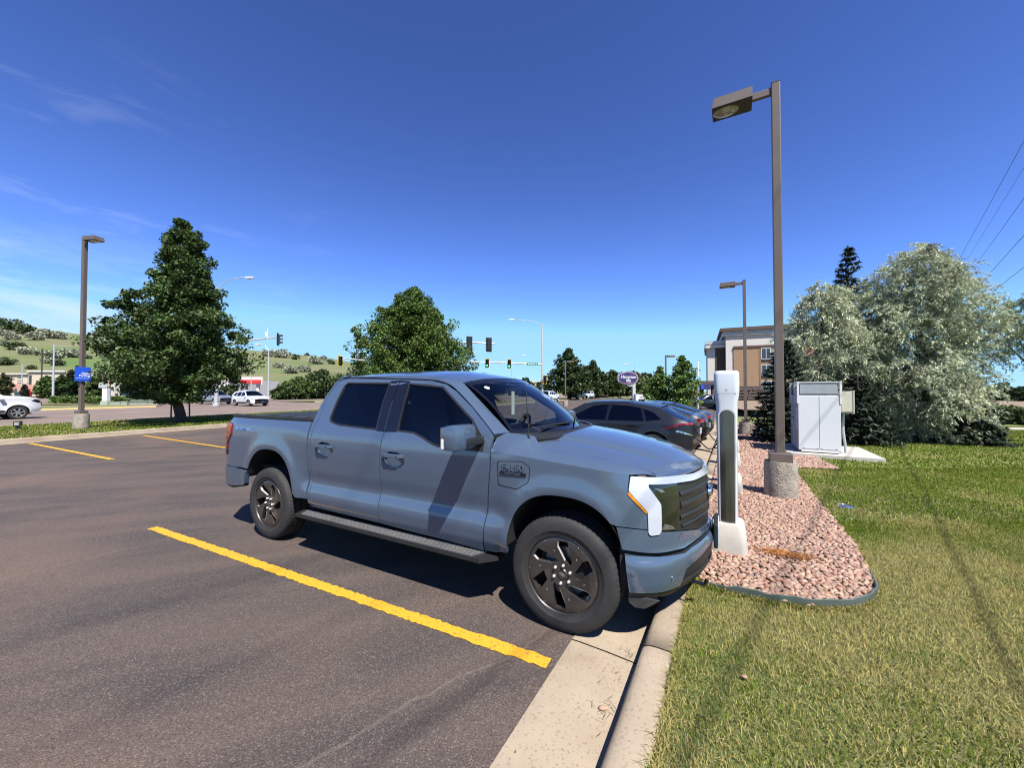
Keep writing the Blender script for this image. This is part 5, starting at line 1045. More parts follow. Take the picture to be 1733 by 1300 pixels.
def build_car(spec, label, loc, rz, paint, group='cars', detail=1., name='parked_car', cat='car', rim='alloy', roofm=None):
    """a car from its side silhouette: side panels with tumblehome, top skin swept across, glass, lamps and wheels"""
    t = thing(name, label, cat, loc, rz, group); w0 = spec['w']; belt = spec['belt']; xr, xf = spec['xr'], spec['xf']; tum = spec.get('tum', .34); wb = spec['wheels']; R = spec['r']; bot = spec.get('bot', .26)
    def hw(x, z):
        x = np.asarray(x, float); z = np.asarray(z, float); e = np.maximum(np.clip((x-(xf-.75))/.75, 0, 1)**2.2*spec.get('tf', .20), np.clip(((xr+.55)-x)/.55, 0, 1)**2.2*spec.get('tr', .13))
        b = w0-e-.05*np.clip((.55-z)/.4, 0, 1)**1.5-.02*np.clip((z-.75)/.3, 0, 1)-tum*np.clip(z-belt, 0, 2)-.05*np.clip((z-belt)/.5, 0, 1)**2
        for cx in wb: b = b+.022*np.exp(-((np.hypot(x-cx, z-R)-R*1.15)/.10)**2)
        return b
    prof = spec['prof']; st = .11/detail
    pts = []
    for i in range(len(prof)-1):
        (x0, z0, k0), (x1, z1, k1) = prof[i], prof[i+1]; n = max(1, int(math.hypot(x1-x0, z1-z0)/st)); pts += [(x0+(x1-x0)*j/n, z0+(z1-z0)*j/n, k0) for j in range(n)]
    pts.append(prof[-1]); SV = [(p[0], p[1]) for p in pts]
    bottom = []
    for cx in sorted(wb, reverse=True): bottom += [(cx+R*1.15*cos(a), R+R*1.15*sin(a)) for a in np.linspace(-.35, pi+.35, 15) if R+R*1.15*sin(a) > bot]
    out = SV+[(prof[-1][0]-.15, bot)]+bottom+[(prof[0][0]+.1, bot)]
    for s in (-1, 1):
        f = lambda x, z, s=s: np.stack([np.asarray(x, float), s*hw(x, z), np.asarray(z, float)+0*np.asarray(x)], -1)
        sd = panel('body_side', out, f, paint, t, st*1.1, holes=spec['windows'], thick=.03, centre=(0, 0, .6))
        for wv in spec['windows']: panel('window', wv, lambda x, z, s=s: np.stack([np.asarray(x, float), s*(hw(x, z)-.015), np.asarray(z, float)], -1), 'glass_car', sd, st*2, thick=0, centre=(0, 0, .6))
        for nm, poly, mt, lift in spec.get('side', []): panel(nm, poly, f, mt, sd, st, thick=.008, centre=(0, 0, .6), lift=lift)
        mx_, mz_ = spec['mirror']; MB().box((mx_, s*(float(hw(mx_, mz_))+.10), mz_), (.16, .20, .13), bev=.03 if detail >= .7 else 0).build('door_mirror', spec.get('mirror_mat', paint), t)
        for cx in wb: simple_wheel(t, cx, s*(w0-.115), R, .225, rim, spec.get('spokes', 5), s, 28 if detail > .6 else 16)
        for nm, c, d, mt in spec.get('boxes', []): MB().box((c[0], s*c[1], c[2]), d, bev=min(d)*.25).build(nm, mt, t)
    # top skin by runs of one kind
    i = 0; ny = 9; names = {'p': ('body_shell', paint), 'h': ('hood', paint), 'r': ('roof', roofm or paint), 'w': ('windshield', 'glass_car'), 'b': ('rear_window', 'glass_car'), 'd': ('bumper', 'black_plastic'), 'g': ('grille', 'gloss_black')}
    while i < len(pts)-1:
        k = pts[i][2]; j = i
        while j < len(pts)-1 and pts[j][2] == k: j += 1
        run = pts[i:j+1]; V = []
        for (x, z, _) in run:
            h = float(hw(x, z))-.004; up = .045*(1 if k in 'rh' else .5)
            for q in range(ny): y = -1+2*q/(ny-1); bow = (1-y*y); V.append((x+(spec.get('bow', .10)*bow*(1 if x > 0 else -.7)*(1 if k in 'wbpdg' else .35)), y*h, z+up*bow*(1 if z > belt-.35 else 0)))
        nm, mt = names[k]; me = mesh_from(nm, V, [(a*ny+b, a*ny+b+1, (a+1)*ny+b+1, (a+1)*ny+b) for a in range(len(run)-1) for b in range(ny-1)], mt, True); me.flip_normals() if False else None
        bm = bmesh.new(); bm.from_mesh(me); bmesh.ops.recalc_face_normals(bm, faces=bm.faces); f0 = bm.faces[:][len(bm.faces)//2]
        if (f0.calc_center_median()-Vector((0, 0, .5))).dot(f0.normal) < 0: bmesh.ops.reverse_faces(bm, faces=bm.faces)
        bm.to_mesh(me); bm.free(); obj(nm, me, t); i = j
    for nm, c, d, mt in spec.get('centre', []): MB().box(c, d, bev=min(d)*.2).build(nm, mt, t)
    MB().box(((xf+xr)/2, 0, .45), (xf-xr-.5, w0*1.5, .35)).build('underbody', 'dark_gap', t); MB().box(((xf+xr)/2-.1, 0, .72), ((xf-xr)*.5, w0*1.45, .30)).build('cabin_floor', 'seat_fabric', t)
    for y in (-.38, .38):
        for x in (spec.get('seat', .15), spec.get('seat', .15)-.85): MB().box((x, y, belt), (.16, .46, .62), bev=.04).build('seat', 'seat_fabric', t)
    return t
EV = dict(w=.94, belt=.98, xr=-2.34, xf=2.34, wheels=(-1.42, 1.48), r=.37, tum=.46, tf=.22, tr=.16, bow=.12, mirror=(.82, 1.02), mirror_mat='gloss_black',
  prof=[(-2.22, .30, 'd'), (-2.33, .50, 'p'), (-2.35, .70, 'p'), (-2.32, .90, 'p'), (-2.22, 1.06, 'p'), (-2.08, 1.10, 'b'), (-1.62, 1.33, 'p'), (-1.55, 1.40, 'r'), (-1.2, 1.46, 'r'), (-.7, 1.52, 'r'), (-.1, 1.545, 'r'), (.3, 1.53, 'r'), (.55, 1.48, 'w'), (1.42, 1.04, 'h'), (1.75, .97, 'h'), (2.1, .86, 'h'), (2.28, .74, 'p'), (2.33, .58, 'd'), (2.24, .28, 'd')],
  windows=[[(.98, 1.03), (.62, 1.24), (.30, 1.41), (.0, 1.455), (-.16, 1.46), (-.12, 1.03)], [(-.20, 1.03), (-.24, 1.46), (-.75, 1.435), (-1.05, 1.38), (-1.16, 1.04)], [(-1.24, 1.045), (-1.14, 1.36), (-1.38, 1.28), (-1.62, 1.10)]],
  side=[('tail_lamp', [(-1.62, .84), (-1.66, .86), (-2.05, 1.02), (-2.34, 1.04), (-2.34, .99), (-2.06, .975)], 'lens_red', .006), ('chrome_strip', [(-1.95, .80), (-2.06, .79), (-2.34, .70), (-2.34, .74), (-2.1, .825), (-1.98, .85)], 'chrome', .008), ('arch_trim', [(-1.42+.46*cos(a), .37+.46*sin(a)) for a in np.linspace(.1, pi-.1, 14)]+[(-1.42+.425*cos(a), .37+.425*sin(a)) for a in np.linspace(pi-.1, .1, 14)], 'black_plastic', .006), ('pillar_cover', [(-.12, 1.025), (-.16, 1.465), (-.24, 1.465), (-.20, 1.025)], 'gloss_black', .003), ('pillar_cover', [(-1.16, 1.035), (-1.05, 1.385), (-1.14, 1.365), (-1.24, 1.04)], 'gloss_black', .003), ('door_handle', [(-.95, .90), (-.75, .905), (-.75, .925), (-.95, .92)], 'gloss_black', .012), ('sill', [(-.95, .28), (1.0, .28), (1.0, .40), (-.95, .40)], 'black_plastic', .006)],
  centre=[('tail_bar', (-2.43, 0, .985), (.02, 1.5, .03), 'lens_red'), ('number_plate', (-2.44, 0, .78), (.02, .31, .15), 'plate_white')], boxes=[('roof_rack', (-.4, .60, 1.535), (.9, .03, .02), 'gloss_black')])
SEDAN = dict(w=.925, belt=.95, xr=-2.36, xf=2.34, wheels=(-1.45, 1.43), r=.345, tum=.44, tf=.24, tr=.20, bow=.14, mirror=(.75, 1.0), mirror_mat='gloss_black',
  prof=[(-2.2, .30, 'd'), (-2.34, .50, 'p'), (-2.34, .80, 'p'), (-2.28, 1.05, 'p'), (-2.1, 1.10, 'p'), (-1.95, 1.12, 'b'), (-1.0, 1.42, 'r'), (-.3, 1.48, 'r'), (.2, 1.45, 'w'), (1.15, 1.02, 'h'), (1.8, .88, 'h'), (2.2, .72, 'p'), (2.32, .56, 'd'), (2.2, .26, 'd')],
  windows=[[(.85, 1.0), (.35, 1.28), (.1, 1.38), (-.2, 1.40), (-.16, 1.0)], [(-.24, 1.0), (-.28, 1.40), (-.8, 1.35), (-1.5, 1.10), (-1.4, 1.02)]],
  side=[('tail_lamp', [(-1.95, .86), (-2.34, .90), (-2.34, .99), (-2.0, .97)], 'lens_red', .006), ('head_lamp', [(1.85, .70), (2.2, .60), (2.25, .68), (1.95, .80)], 'head_lens', .006), ('sill', [(-.95, .28), (1.0, .28), (1.0, .38), (-.95, .38)], 'black_plastic', .006)], centre=[('number_plate', (-2.46, 0, .75), (.02, .31, .15), 'plate_white')])
SUV = dict(w=.93, belt=1.06, xr=-2.28, xf=2.28, wheels=(-1.36, 1.35), r=.36, tum=.36, tf=.22, tr=.10, bow=.12, mirror=(.75, 1.12),
  prof=[(-2.12, .32, 'd'), (-2.26, .55, 'p'), (-2.25, .95, 'p'), (-2.18, 1.10, 'b'), (-1.85, 1.58, 'r'), (-1.2, 1.66, 'r'), (-.2, 1.69, 'r'), (.25, 1.64, 'w'), (1.02, 1.14, 'h'), (1.7, 1.05, 'h'), (2.1, .92, 'h'), (2.22, .78, 'g'), (2.28, .52, 'd'), (2.16, .28, 'd')],
  windows=[[(.78, 1.12), (.45, 1.36), (.15, 1.55), (-.22, 1.58), (-.20, 1.10)], [(-.28, 1.10), (-.30, 1.58), (-1.0, 1.56), (-1.12, 1.10)], [(-1.2, 1.11), (-1.08, 1.55), (-1.55, 1.48), (-1.85, 1.16)]],
  side=[('head_lamp', [(1.78, .82), (2.12, .78), (2.2, .80), (2.12, .90), (1.85, .93)], 'head_lens', .008), ('tail_lamp', [(-1.95, 1.0), (-2.25, .95), (-2.25, 1.08), (-2.05, 1.10)], 'lens_red', .008), ('sill', [(-.9, .30), (.9, .30), (.9, .46), (-.9, .46)], 'black_plastic', .008), ('door_handle', [(-.10, .98), (.10, .985), (.10, 1.01), (-.10, 1.005)], 'chrome', .012)],
  centre=[('grille', (2.335, 0, .70), (.03, 1.1, .20), 'gloss_black'), ('lower_grille', (2.34, 0, .42), (.03, 1.3, .16), 'black_plastic'), ('number_plate', (2.36, 0, .52), (.02, .31, .13), 'plate_white')])
OFFROAD = dict(w=.96, belt=1.22, xr=-2.40, xf=2.40, wheels=(-1.35, 1.44), r=.395, tum=.25, tf=.20, tr=.08, bow=.10, mirror=(.80, 1.22),
  prof=[(-2.22, .45, 'd'), (-2.36, .6, 'p'), (-2.38, 1.18, 'b'), (-2.1, 1.80, 'r'), (-1.2, 1.88, 'r'), (.0, 1.88, 'r'), (.30, 1.82, 'w'), (.95, 1.36, 'h'), (1.6, 1.32, 'h'), (2.12, 1.24, 'h'), (2.30, 1.10, 'g'), (2.38, .70, 'p'), (2.40, .55, 'd'), (2.2, .40, 'd')],
  windows=[[(.75, 1.28), (.42, 1.54), (.2, 1.72), (-.2, 1.74), (-.18, 1.27)], [(-.26, 1.27), (-.28, 1.74), (-1.05, 1.73), (-1.1, 1.27)], [(-1.2, 1.27), (-1.15, 1.72), (-1.95, 1.68), (-2.1, 1.30)]],
  side=[('head_lamp', [(1.95, 1.05), (2.22, .96), (2.34, .98), (2.28, 1.10), (2.08, 1.17)], 'lens_dark', .008), ('arch_trim', [(1.44+.50*cos(a), .395+.50*sin(a)) for a in np.linspace(.15, pi-.15, 14)]+[(1.44+.455*cos(a), .395+.455*sin(a)) for a in np.linspace(pi-.15, .15, 14)], 'paint_white', .02), ('bumper_corner', [(1.98, .46), (2.36, .52), (2.36, .68), (1.96, .60)], 'light_grey', .01), ('sill', [(-.9, .42), (.98, .42), (.98, .54), (-.9, .54)], 'black_plastic', .02)],
  centre=[('grille', (2.44, 0, .86), (.04, 1.0, .26), 'gloss_black')], spokes=6)
PICKUP = dict(w=.98, belt=1.15, xr=-2.85, xf=2.75, wheels=(-1.75, 1.85), r=.40, tum=.25, tf=.18, tr=.06, bow=.08, mirror=(1.05, 1.25),
  prof=[(-2.75, .5, 'd'), (-2.85, .7, 'p'), (-2.85, 1.22, 'd'), (-.75, 1.22, 'b'), (-.62, 1.78, 'r'), (.3, 1.86, 'r'), (.6, 1.80, 'w'), (1.25, 1.30, 'h'), (2.4, 1.20, 'h'), (2.68, 1.08, 'g'), (2.74, .65, 'd'), (2.6, .4, 'd')],
  windows=[[(1.02, 1.22), (.6, 1.62), (.25, 1.70), (.22, 1.20)], [(.14, 1.20), (.16, 1.70), (-.5, 1.66), (-.6, 1.20)]], side=[('head_lamp', [(2.25, .95), (2.7, .90), (2.7, 1.05), (2.3, 1.08)], 'head_lens', .008)])
KH = math.atan2(-KA[1], -KA[0])
def lot_car(spec, label, a, b, paint, dr=0, **k): return build_car(spec, label, (*K(a, b), float(zdrop(a, b))), KH+dr, paint, 'cars parked at the chargers', **k)
lot_car(EV, 'matt charcoal hatchback backed up to the kerb just beyond the pickup', -2.62, 9.75, 'paint_charcoal', -.04, detail=1.5, rim='gloss_black')
lot_car(SEDAN, 'glossy black sloping-roof car parked behind the charcoal hatchback', -2.55, 12.55, 'paint_black', 0, detail=1.2, rim='gloss_black')
lot_car(SEDAN, 'dark blue car parked farthest along the charging row', -2.5, 15.3, 'paint_navy', 0, detail=.8)
# street and far cars: position by where they stand on the ground
def road_car(spec, label, px, Y, z, heading, paint, group='vehicles on the street', **k): return build_car(spec, label, ((px-866.5)/FPX*Y, Y, z), heading, paint, group, **k)
QH = QANG
_p = np.array(gnd(30, 706.8, .10))*.94; _h = np.array([cos(QH-.02), sin(QH-.02)]); _c = _p-1.44*_h+.0*QN
build_car(OFFROAD, 'white four-wheel-drive wagon driving along the street, cut off by the left edge', (_c[0]-QN[0]*-.85, _c[1]+QN[1]*.85, .10), QH-.02, 'paint_white', 'vehicles on the street', 1.2, 'passing_car')
road_car(SUV, 'white crossover turning at the junction, right of the round dark tree', 424, 43.5, .10, radians(-28), 'paint_white', detail=.9, name='passing_car')
road_car(SUV, 'silver-grey crossover waiting behind the white crossover', 364, 49, .11, radians(-22), 'paint_silver', detail=.8, name='passing_car')
road_car(SUV, 'black wagon parked across the junction under the trees', 485, 80, .13, radians(175), 'paint_black', 'cars parked in the far lot', detail=.6)
road_car(SUV, 'white car half hidden behind the cab, parked under the far trees', 538, 84, .13, radians(8), 'paint_white', 'cars parked in the far lot', detail=.6)
road_car(SEDAN, 'blue hatchback parked across the street near the green boxes', 242, 62, .2, radians(20), 'paint_blue', 'cars parked in the far lot', detail=.6)
road_car(SUV, 'white car on the street seen over the pickup windscreen', 930, 62, .10, radians(60), 'paint_white', detail=.6, name='passing_car')
road_car(PICKUP, 'black pickup on the street right of the thin lamp post', 977, 82, .10, radians(-120), 'paint_black', detail=.6, name='passing_car')
road_car(SUV, 'white car following the black pickup along the street', 995, 90, .10, radians(-120), 'paint_white', detail=.5, name='passing_car')
road_car(SUV, 'dark car parked by the hotel entrance', 1199, 46, -.35, radians(170), 'paint_black', 'cars parked in the far lot', detail=.7)
# ------------------------------------------------------------------ trees and shrubs
mat('bark', (.085, .065, .05), .95, col2=(.045, .035, .028), scale=9, detail=8, bump=.8, bscale=25, bdist=.03, stretch=(1, 1, .3)); mat('bark_grey', (.13, .115, .10), .95, col2=(.06, .05, .045), scale=9, bump=.8, bscale=25, bdist=.03)
def leafmat(name, trans=.25, rough=.55): return mat(name, (1, 1, 1), rough, var=.06, scale=3, attr='tint', trans=trans, spec=.3)
leafmat('leaf_green'); leafmat('leaf_silver', .18, .7); leafmat('needle', .05, .6)
def leaf_cards(C, size, asp, r, up=.35, droop=None, fold=True):
    """one small kite-shaped face per leaf centre C; asp = width/length"""
    n = len(C); nrm = r.normal(0, 1, (n, 3)); nrm[:, 2] = np.abs(nrm[:, 2])+up; nrm /= np.linalg.norm(nrm, axis=1)[:, None]
    t = r.normal(0, 1, (n, 3)) if droop is None else droop+r.normal(0, .35, (n, 3)); t -= nrm*np.sum(t*nrm, 1)[:, None]; t /= np.linalg.norm(t, axis=1)[:, None]+1e-9; b = np.cross(nrm, t); L = (size*r.uniform(.65, 1.3, n))[:, None]
    V = np.empty((n, 4, 3)); V[:, 0] = C-t*L*.5; V[:, 1] = C+b*L*asp*.5-t*L*.05; V[:, 2] = C+t*L*.5-nrm*L*.06; V[:, 3] = C-b*L*asp*.5-t*L*.05
    return V.reshape(-1, 3), np.arange(4*n).reshape(n, 4)
def clusters_to_leaves(cc, cr, per, r, flat=.75):
    """cc (k,3) clump centres, cr (k,) radii -> leaf centres and clump index"""
    k = len(cc); idx = np.repeat(np.arange(k), per); d = r.normal(0, 1, (len(idx), 3)); d /= np.linalg.norm(d, axis=1)[:, None]; rad = r.uniform(.25, 1, len(idx))**.6
    return cc[idx]+d*(cr[idx]*rad)[:, None]*np.array([1, 1, flat]), idx
def twig_leaves(cc, cr, per, r, nt=7):
    """leaves strung along drooping twigs that fan out of every clump"""
    k = len(cc); ax = cc.copy(); ax[:, 2] = 0; n_ = np.linalg.norm(ax, axis=1)[:, None]+1e-6; out = ax/n_; T = r.normal(0, .75, (k, nt, 3))+out[:, None, :]*.8+np.array([0, 0, .15]); T /= np.linalg.norm(T, axis=2)[..., None]
    m = per//nt; s = r.uniform(.05, 1, (k, nt, m)); L = cr[:, None, None]*1.9; P = cc[:, None, None, :]+T[:, :, None, :]*(s*L)[..., None]; P[..., 2] -= (s*s)*L*.55; P += r.normal(0, .028, P.shape)
    D = T[:, :, None, :]-np.array([0, 0, 1.1])*s[..., None]; D = D+r.normal(0, .5, D.shape); return P.reshape(-1, 3), np.repeat(np.arange(k), nt*m), D.reshape(-1, 3)
def limb_mesh(trunk_pts, trunk_r, targets, r, m, t, nl=22):
    MB().tube(trunk_pts, trunk_r, 12).build('trunk', m, t, True, 80); P = np.array(trunk_pts)
    if len(targets) == 0: return
    mb = MB()
    for i in r.choice(len(targets), min(nl, len(targets)), replace=False):
        q = targets[i]; j = int(np.clip(np.searchsorted(P[:, 2], q[2]*.62), 1, len(P)-1)); a = P[j-1]+(P[j]-P[j-1])*.5; mid = a*.5+q*.5+np.array([0, 0, .12*np.linalg.norm(q-a)]); mb.tube([tuple(a), tuple(mid), tuple(q)], [trunk_r[-1]*1.1+.02, trunk_r[-1]*.6+.012, .008], 5, False)
    mb.build('limbs', m, t, True, 80)
def broadleaf(label, loc, H, prof, trunk_h, trunk_r, base, n_cl, per, leaf, cl_r, seed, name='street_tree', group=None, asym=None, var=.30, m='leaf_green', asp=.75, up=.35, flat=.75, lean=(0, 0), bark='bark', shell=.55, droop=None, hue=(.03, .03, .01)):
    """prof: list of (height fraction, radius) giving the crown outline"""
    r = np.random.default_rng(seed); t = thing(name, label, 'tree', loc, 0, group); pr = np.array(prof); h0, h1 = pr[0, 0], pr[-1, 0]
    hs = r.uniform(h0, h1, n_cl*6); rr = np.interp(hs, pr[:, 0], pr[:, 1]); keep = r.uniform(0, pr[:, 1].max(), len(hs)) < rr; hs = hs[keep][:n_cl]; rr = rr[keep][:n_cl]; k = len(hs)
    a = r.uniform(0, 2*pi, k); q = r.uniform(0, 1, k)**shell
    lob = 1+.16*np.sin(a*3+hs*9+seed)+.10*np.sin(a*5-hs*17+seed*2)+r.normal(0, .10, k)
    if asym is not None: lob = lob*asym(a, hs)
    R = np.maximum(rr*q*lob-cl_r*.6*q, 0); cc = np.stack([R*np.cos(a)+lean[0]*hs, R*np.sin(a)+lean[1]*hs, hs*H], -1); cr = cl_r*r.uniform(.6, 1.35, k)*np.clip(.55+.45*rr/pr[:, 1].max(), .4, 1)
    if droop is not None: L, idx, D = twig_leaves(cc, cr, per, r); V, Fc = leaf_cards(L, leaf, asp, r, up, D)
    else: L, idx = clusters_to_leaves(cc, cr, per, r, flat); V, Fc = leaf_cards(L, leaf, asp, r, up)
    tint = np.array(base)*(1+r.normal(0, var*.6, (k, 1)))[idx]*(1+r.normal(0, var*.5, (len(L), 1)))+r.normal(0, 1, (len(L), 3))*np.array(hue)*.4; o = obj('crown', fast_mesh('crown', V, Fc, m, np.clip(tint, .006, .9)), t)
    tp = [(lean[0]*f, lean[1]*f, H*f) for f in (0, .04, .12, .3, .5, .7, .9)]; wig = r.normal(0, .06, (len(tp), 2)); tp = [(x+wig[i, 0]*(i > 1), y+wig[i, 1]*(i > 1), z-.1*(i == 0)) for i, (x, y, z) in enumerate(tp)]; limb_mesh(tp, [trunk_r*1.5, trunk_r*1.1, trunk_r, trunk_r*.8, trunk_r*.5, trunk_r*.3, trunk_r*.1], cc, r, bark, t)
    return t
G1 = (.080, .132, .034)
# the two big lindens of the street row
_t1 = gnd(305, 715, .17)
def asym1(a, h):          # a shoulder on the left, lower half
    left = np.cos(a+2.43); return 1+.30*np.clip(left, 0, 1)*sm01(.66, .54, h)-.16*np.clip(left, 0, 1)*np.clip((h-.60)/.1, 0, 1)-.12*sm01(.16, .10, h)
broadleaf('big round-bottomed dark green street tree left of the pickup, staked at its foot', (*_t1, .15), 10.25, [(.10, .7), (.16, 2.0), (.22, 2.6), (.32, 2.75), (.42, 2.6), (.52, 2.3), (.62, 1.9), (.72, 1.5), (.82, 1.25), (.92, .95), (1.0, .4)], 1.6, .20, G1, 700, 125, .135, .46, 41, group='street trees', asym=asym1)
for dx in (-15, 17):
    p = gnd(305+dx, 713, .17); ps = ((305+dx)-866.5)/FPX*p[1]
    t = thing('tree_stake', 'dark stake standing %s of the big street tree trunk' % ('left' if dx < 0 else 'right'), 'stake', (ps, p[1], .15), 0, 'tree stakes'); MB().tube([(0, 0, -.1), (.02 if dx < 0 else -.04, 0, 1.05)], .035, 6).build('post', 'bronze_dark', t); MB().tube([(.02 if dx < 0 else -.04, 0, .98), (.25 if dx < 0 else -.25, 0, 1.0)], .012, 5).build('tie', 'bronze_dark', t)
_t2 = (-9.6, 37.2)
broadleaf('broad dense green street tree rising behind the pickup cab', (*_t2, .15), 11.6, [(.10, 3.2), (.20, 5.1), (.34, 5.2), (.46, 5.0), (.58, 4.6), (.70, 3.9), (.80, 3.0), (.90, 2.0), (1.0, .6)], 1.6, .26, (.105, .172, .032), 1050, 95, .20, .66, 42, group='street trees')
for k, (px, top, Y, wpx, c, lb) in enumerate([(962, 591, 80, 66, (.050, .085, .025), 'tall dark conical street tree right of the traffic signal pole'), (1003, 611, 98, 44, (.058, .09, .028), 'second dark street tree in the row, left of the hotel sign'), (1037, 625, 112, 36, (.07, .105, .03), 'smaller street tree just left of the hotel sign'), (1072, 627, 118, 48, (.075, .10, .035), 'street tree behind the hotel sign')]):
    H = CAM_H+(662.4-top)/FPX*Y-.1; R = 1.18*wpx/FPX*Y/2; broadleaf(lb, ((px-866.5)/FPX*Y, Y, .1), H, [(.10, R*.7), (.22, R), (.42, R*1.0), (.60, R*.85), (.80, R*.55), (1.0, R*.12)], 1.5, .22, c, 260, 34, .55, R*.22, 60+k, group='street trees')
# loose bright trees by the hotel drive
for k, (px, top, Y, wpx, lb) in enumerate([(1118, 622, 33, 58, 'bright green loose-leaved young tree right of the hotel sign'), (1155, 604, 31, 62, 'taller bright green young tree beside the flagpole')]):
    H = CAM_H+(662.4-top)/FPX*Y+.35; R = wpx/FPX*Y/2; broadleaf(lb, ((px-866.5)/FPX*Y, Y, -.35), H, [(.08, R*.5), (.25, R), (.5, R*1.05), (.75, R*.8), (.9, R*.45), (1.0, R*.15)], .6, .07, (.125, .205, .045), 150, 42, .20, R*.30, 70+k, group='young trees by the hotel', shell=.8)
broadleaf('low green bush at the end of the charging row', (*K(-1.2, 17.9), -.22), 1.3, [(.0, .5), (.4, .75), (.8, .5), (1.0, .1)], .2, .03, (.12, .19, .04), 60, 50, .10, .22, 79, name='bush', shell=.7)
# ---- silver-leaved trees by the cabinet
SILV = (.54, .585, .39)
def silver(label, loc, H, prof, n_cl, per, seed, leaf=.115, cl_r=.42, asym=None, lean=(0, 0)):
    return broadleaf(label, loc, H, prof, .4, .16, SILV, n_cl, per, leaf, cl_r, seed, 'silver_tree', 'silver-leaved trees', asym, .34, 'leaf_silver', .26, .15, .95, lean, 'bark_grey', .42, (0, 0, -.7), (.03, .03, .035))
_s = (14.55, 13.7); _sz = lz(*_s)
silver('tallest silver-leaved tree right of the white cabinet', (*_s, _sz), 7.0, [(.03, 1.0), (.12, 1.5), (.25, 1.65), (.40, 1.65), (.55, 1.65), (.70, 1.6), (.84, 1.3), (.94, .8), (1.0, .25)], 900, 182, 81, .105, .30)
_s = (11.85, 14.6); silver('shorter silver-leaved tree behind the white cabinet', (*_s, lz(*_s)), 6.0, [(.05, .9), (.2, 1.25), (.40, 1.4), (.60, 1.35), (.8, 1.0), (.93, .6), (1.0, .2)], 470, 168, 82, .105, .27)
_s = (17.25, 12.4)
broadleaf('silver-green tree reaching in from the right edge of the view', (*_s, lz(*_s)), 4.9, [(.56, .5), (.66, 1.3), (.78, 1.5), (.90, 1.2), (1.0, .4)], .4, .12, (.30, .35, .20), 190, 120, .095, .28, 83, 'silver_tree', 'silver-leaved trees', None, .3, 'leaf_silver', .28, .15, .95, (0, 0), 'bark_grey', .5, (0, 0, -.6))
# ---- spruces
def spruce(label, loc, H, R, seed, base=(.020, .036, .017), lev=30, h0=.03, nb=11, per=60, nl=.10, cut=None):
    r = np.random.default_rng(seed); t = thing('spruce', label, 'tree', loc, 0, 'spruces'); C = []; D = []; br = MB()
    for i in range(lev):
        f = h0+(1-h0)*(i/lev)**.95; z = f*H; L = R*(1-f)**.8*(1 if f > .1 else .9)+.08
        for j in range(nb if f < .8 else 6):
            a = 2*pi*j/nb+r.uniform(-.25, .25)+i*.5; l = L*r.uniform(.75, 1.12); dz = -.18*l if f < .6 else .12*l; n = max(12, int(per*l/R)); s = r.uniform(.12, 1, n)**.75; sw = (1-s)*.20*l+.05; lat = r.normal(0, 1, n)*sw; x = s*l; ca, sa = cos(a), sin(a)
            P = np.stack([x*ca-lat*sa, x*sa+lat*ca, z+dz*s**1.3-.05*np.abs(lat)/max(l, .2)*l*.5+r.normal(0, .025, n)+.10*l*s**3], -1); C.append(P); D.append(np.stack([ca*.8-np.sign(lat)*sa*.6, sa*.8+np.sign(lat)*ca*.6, np.full(n, -.15)], -1)); br.tube([(0, 0, z), (l*.9*ca, l*.9*sa, z+dz*.9)], [.018, .004], 4, False)
    C = np.vstack(C); D = np.vstack(D); V, Fc = leaf_cards(C, nl*2.0, .30, r, .5, D); tint = np.array(base)*(1+r.normal(0, .35, (len(C), 1))); obj('crown', fast_mesh('crown', V, Fc, 'needle', np.clip(tint, .004, .3)), t); tag(br.build('branches', 'bark', t), kind='stuff'); MB().tube([(0, 0, -.1), (0, 0, H*.5), (0, 0, H*.98)], [R*.07, R*.04, .01], 8).build('trunk', 'bark', t); return t
_s = (13.95, 15.9); spruce('dark spruce with its tip standing out between the silver trees', (*_s, lz(*_s)), CAM_H+(662.4-413)/FPX*15.9-lz(*_s), 1.7, 91, nb=10, lev=34, nl=.11)
_s = (9.42, 13.3); spruce('low dark spruce between the lamp pole and the hotel', (*_s, lz(*_s)), 3.6, 1.15, 92, lev=22, nl=.10)
_s = (15.0, 12.55); spruce('small dark spruce at the foot of the tallest silver tree', (*_s, lz(*_s)), 1.55, .85, 93, (.026, .046, .020), lev=14, nb=13, per=80, nl=.09)
_s = (11.75, 13.1); spruce('added dark spruce standing in for shade under the silver trees', (*_s, lz(*_s)), 2.4, 1.25, 94, lev=14, nl=.10)  # spruce added as a dark mass for the shade beneath the silver trees
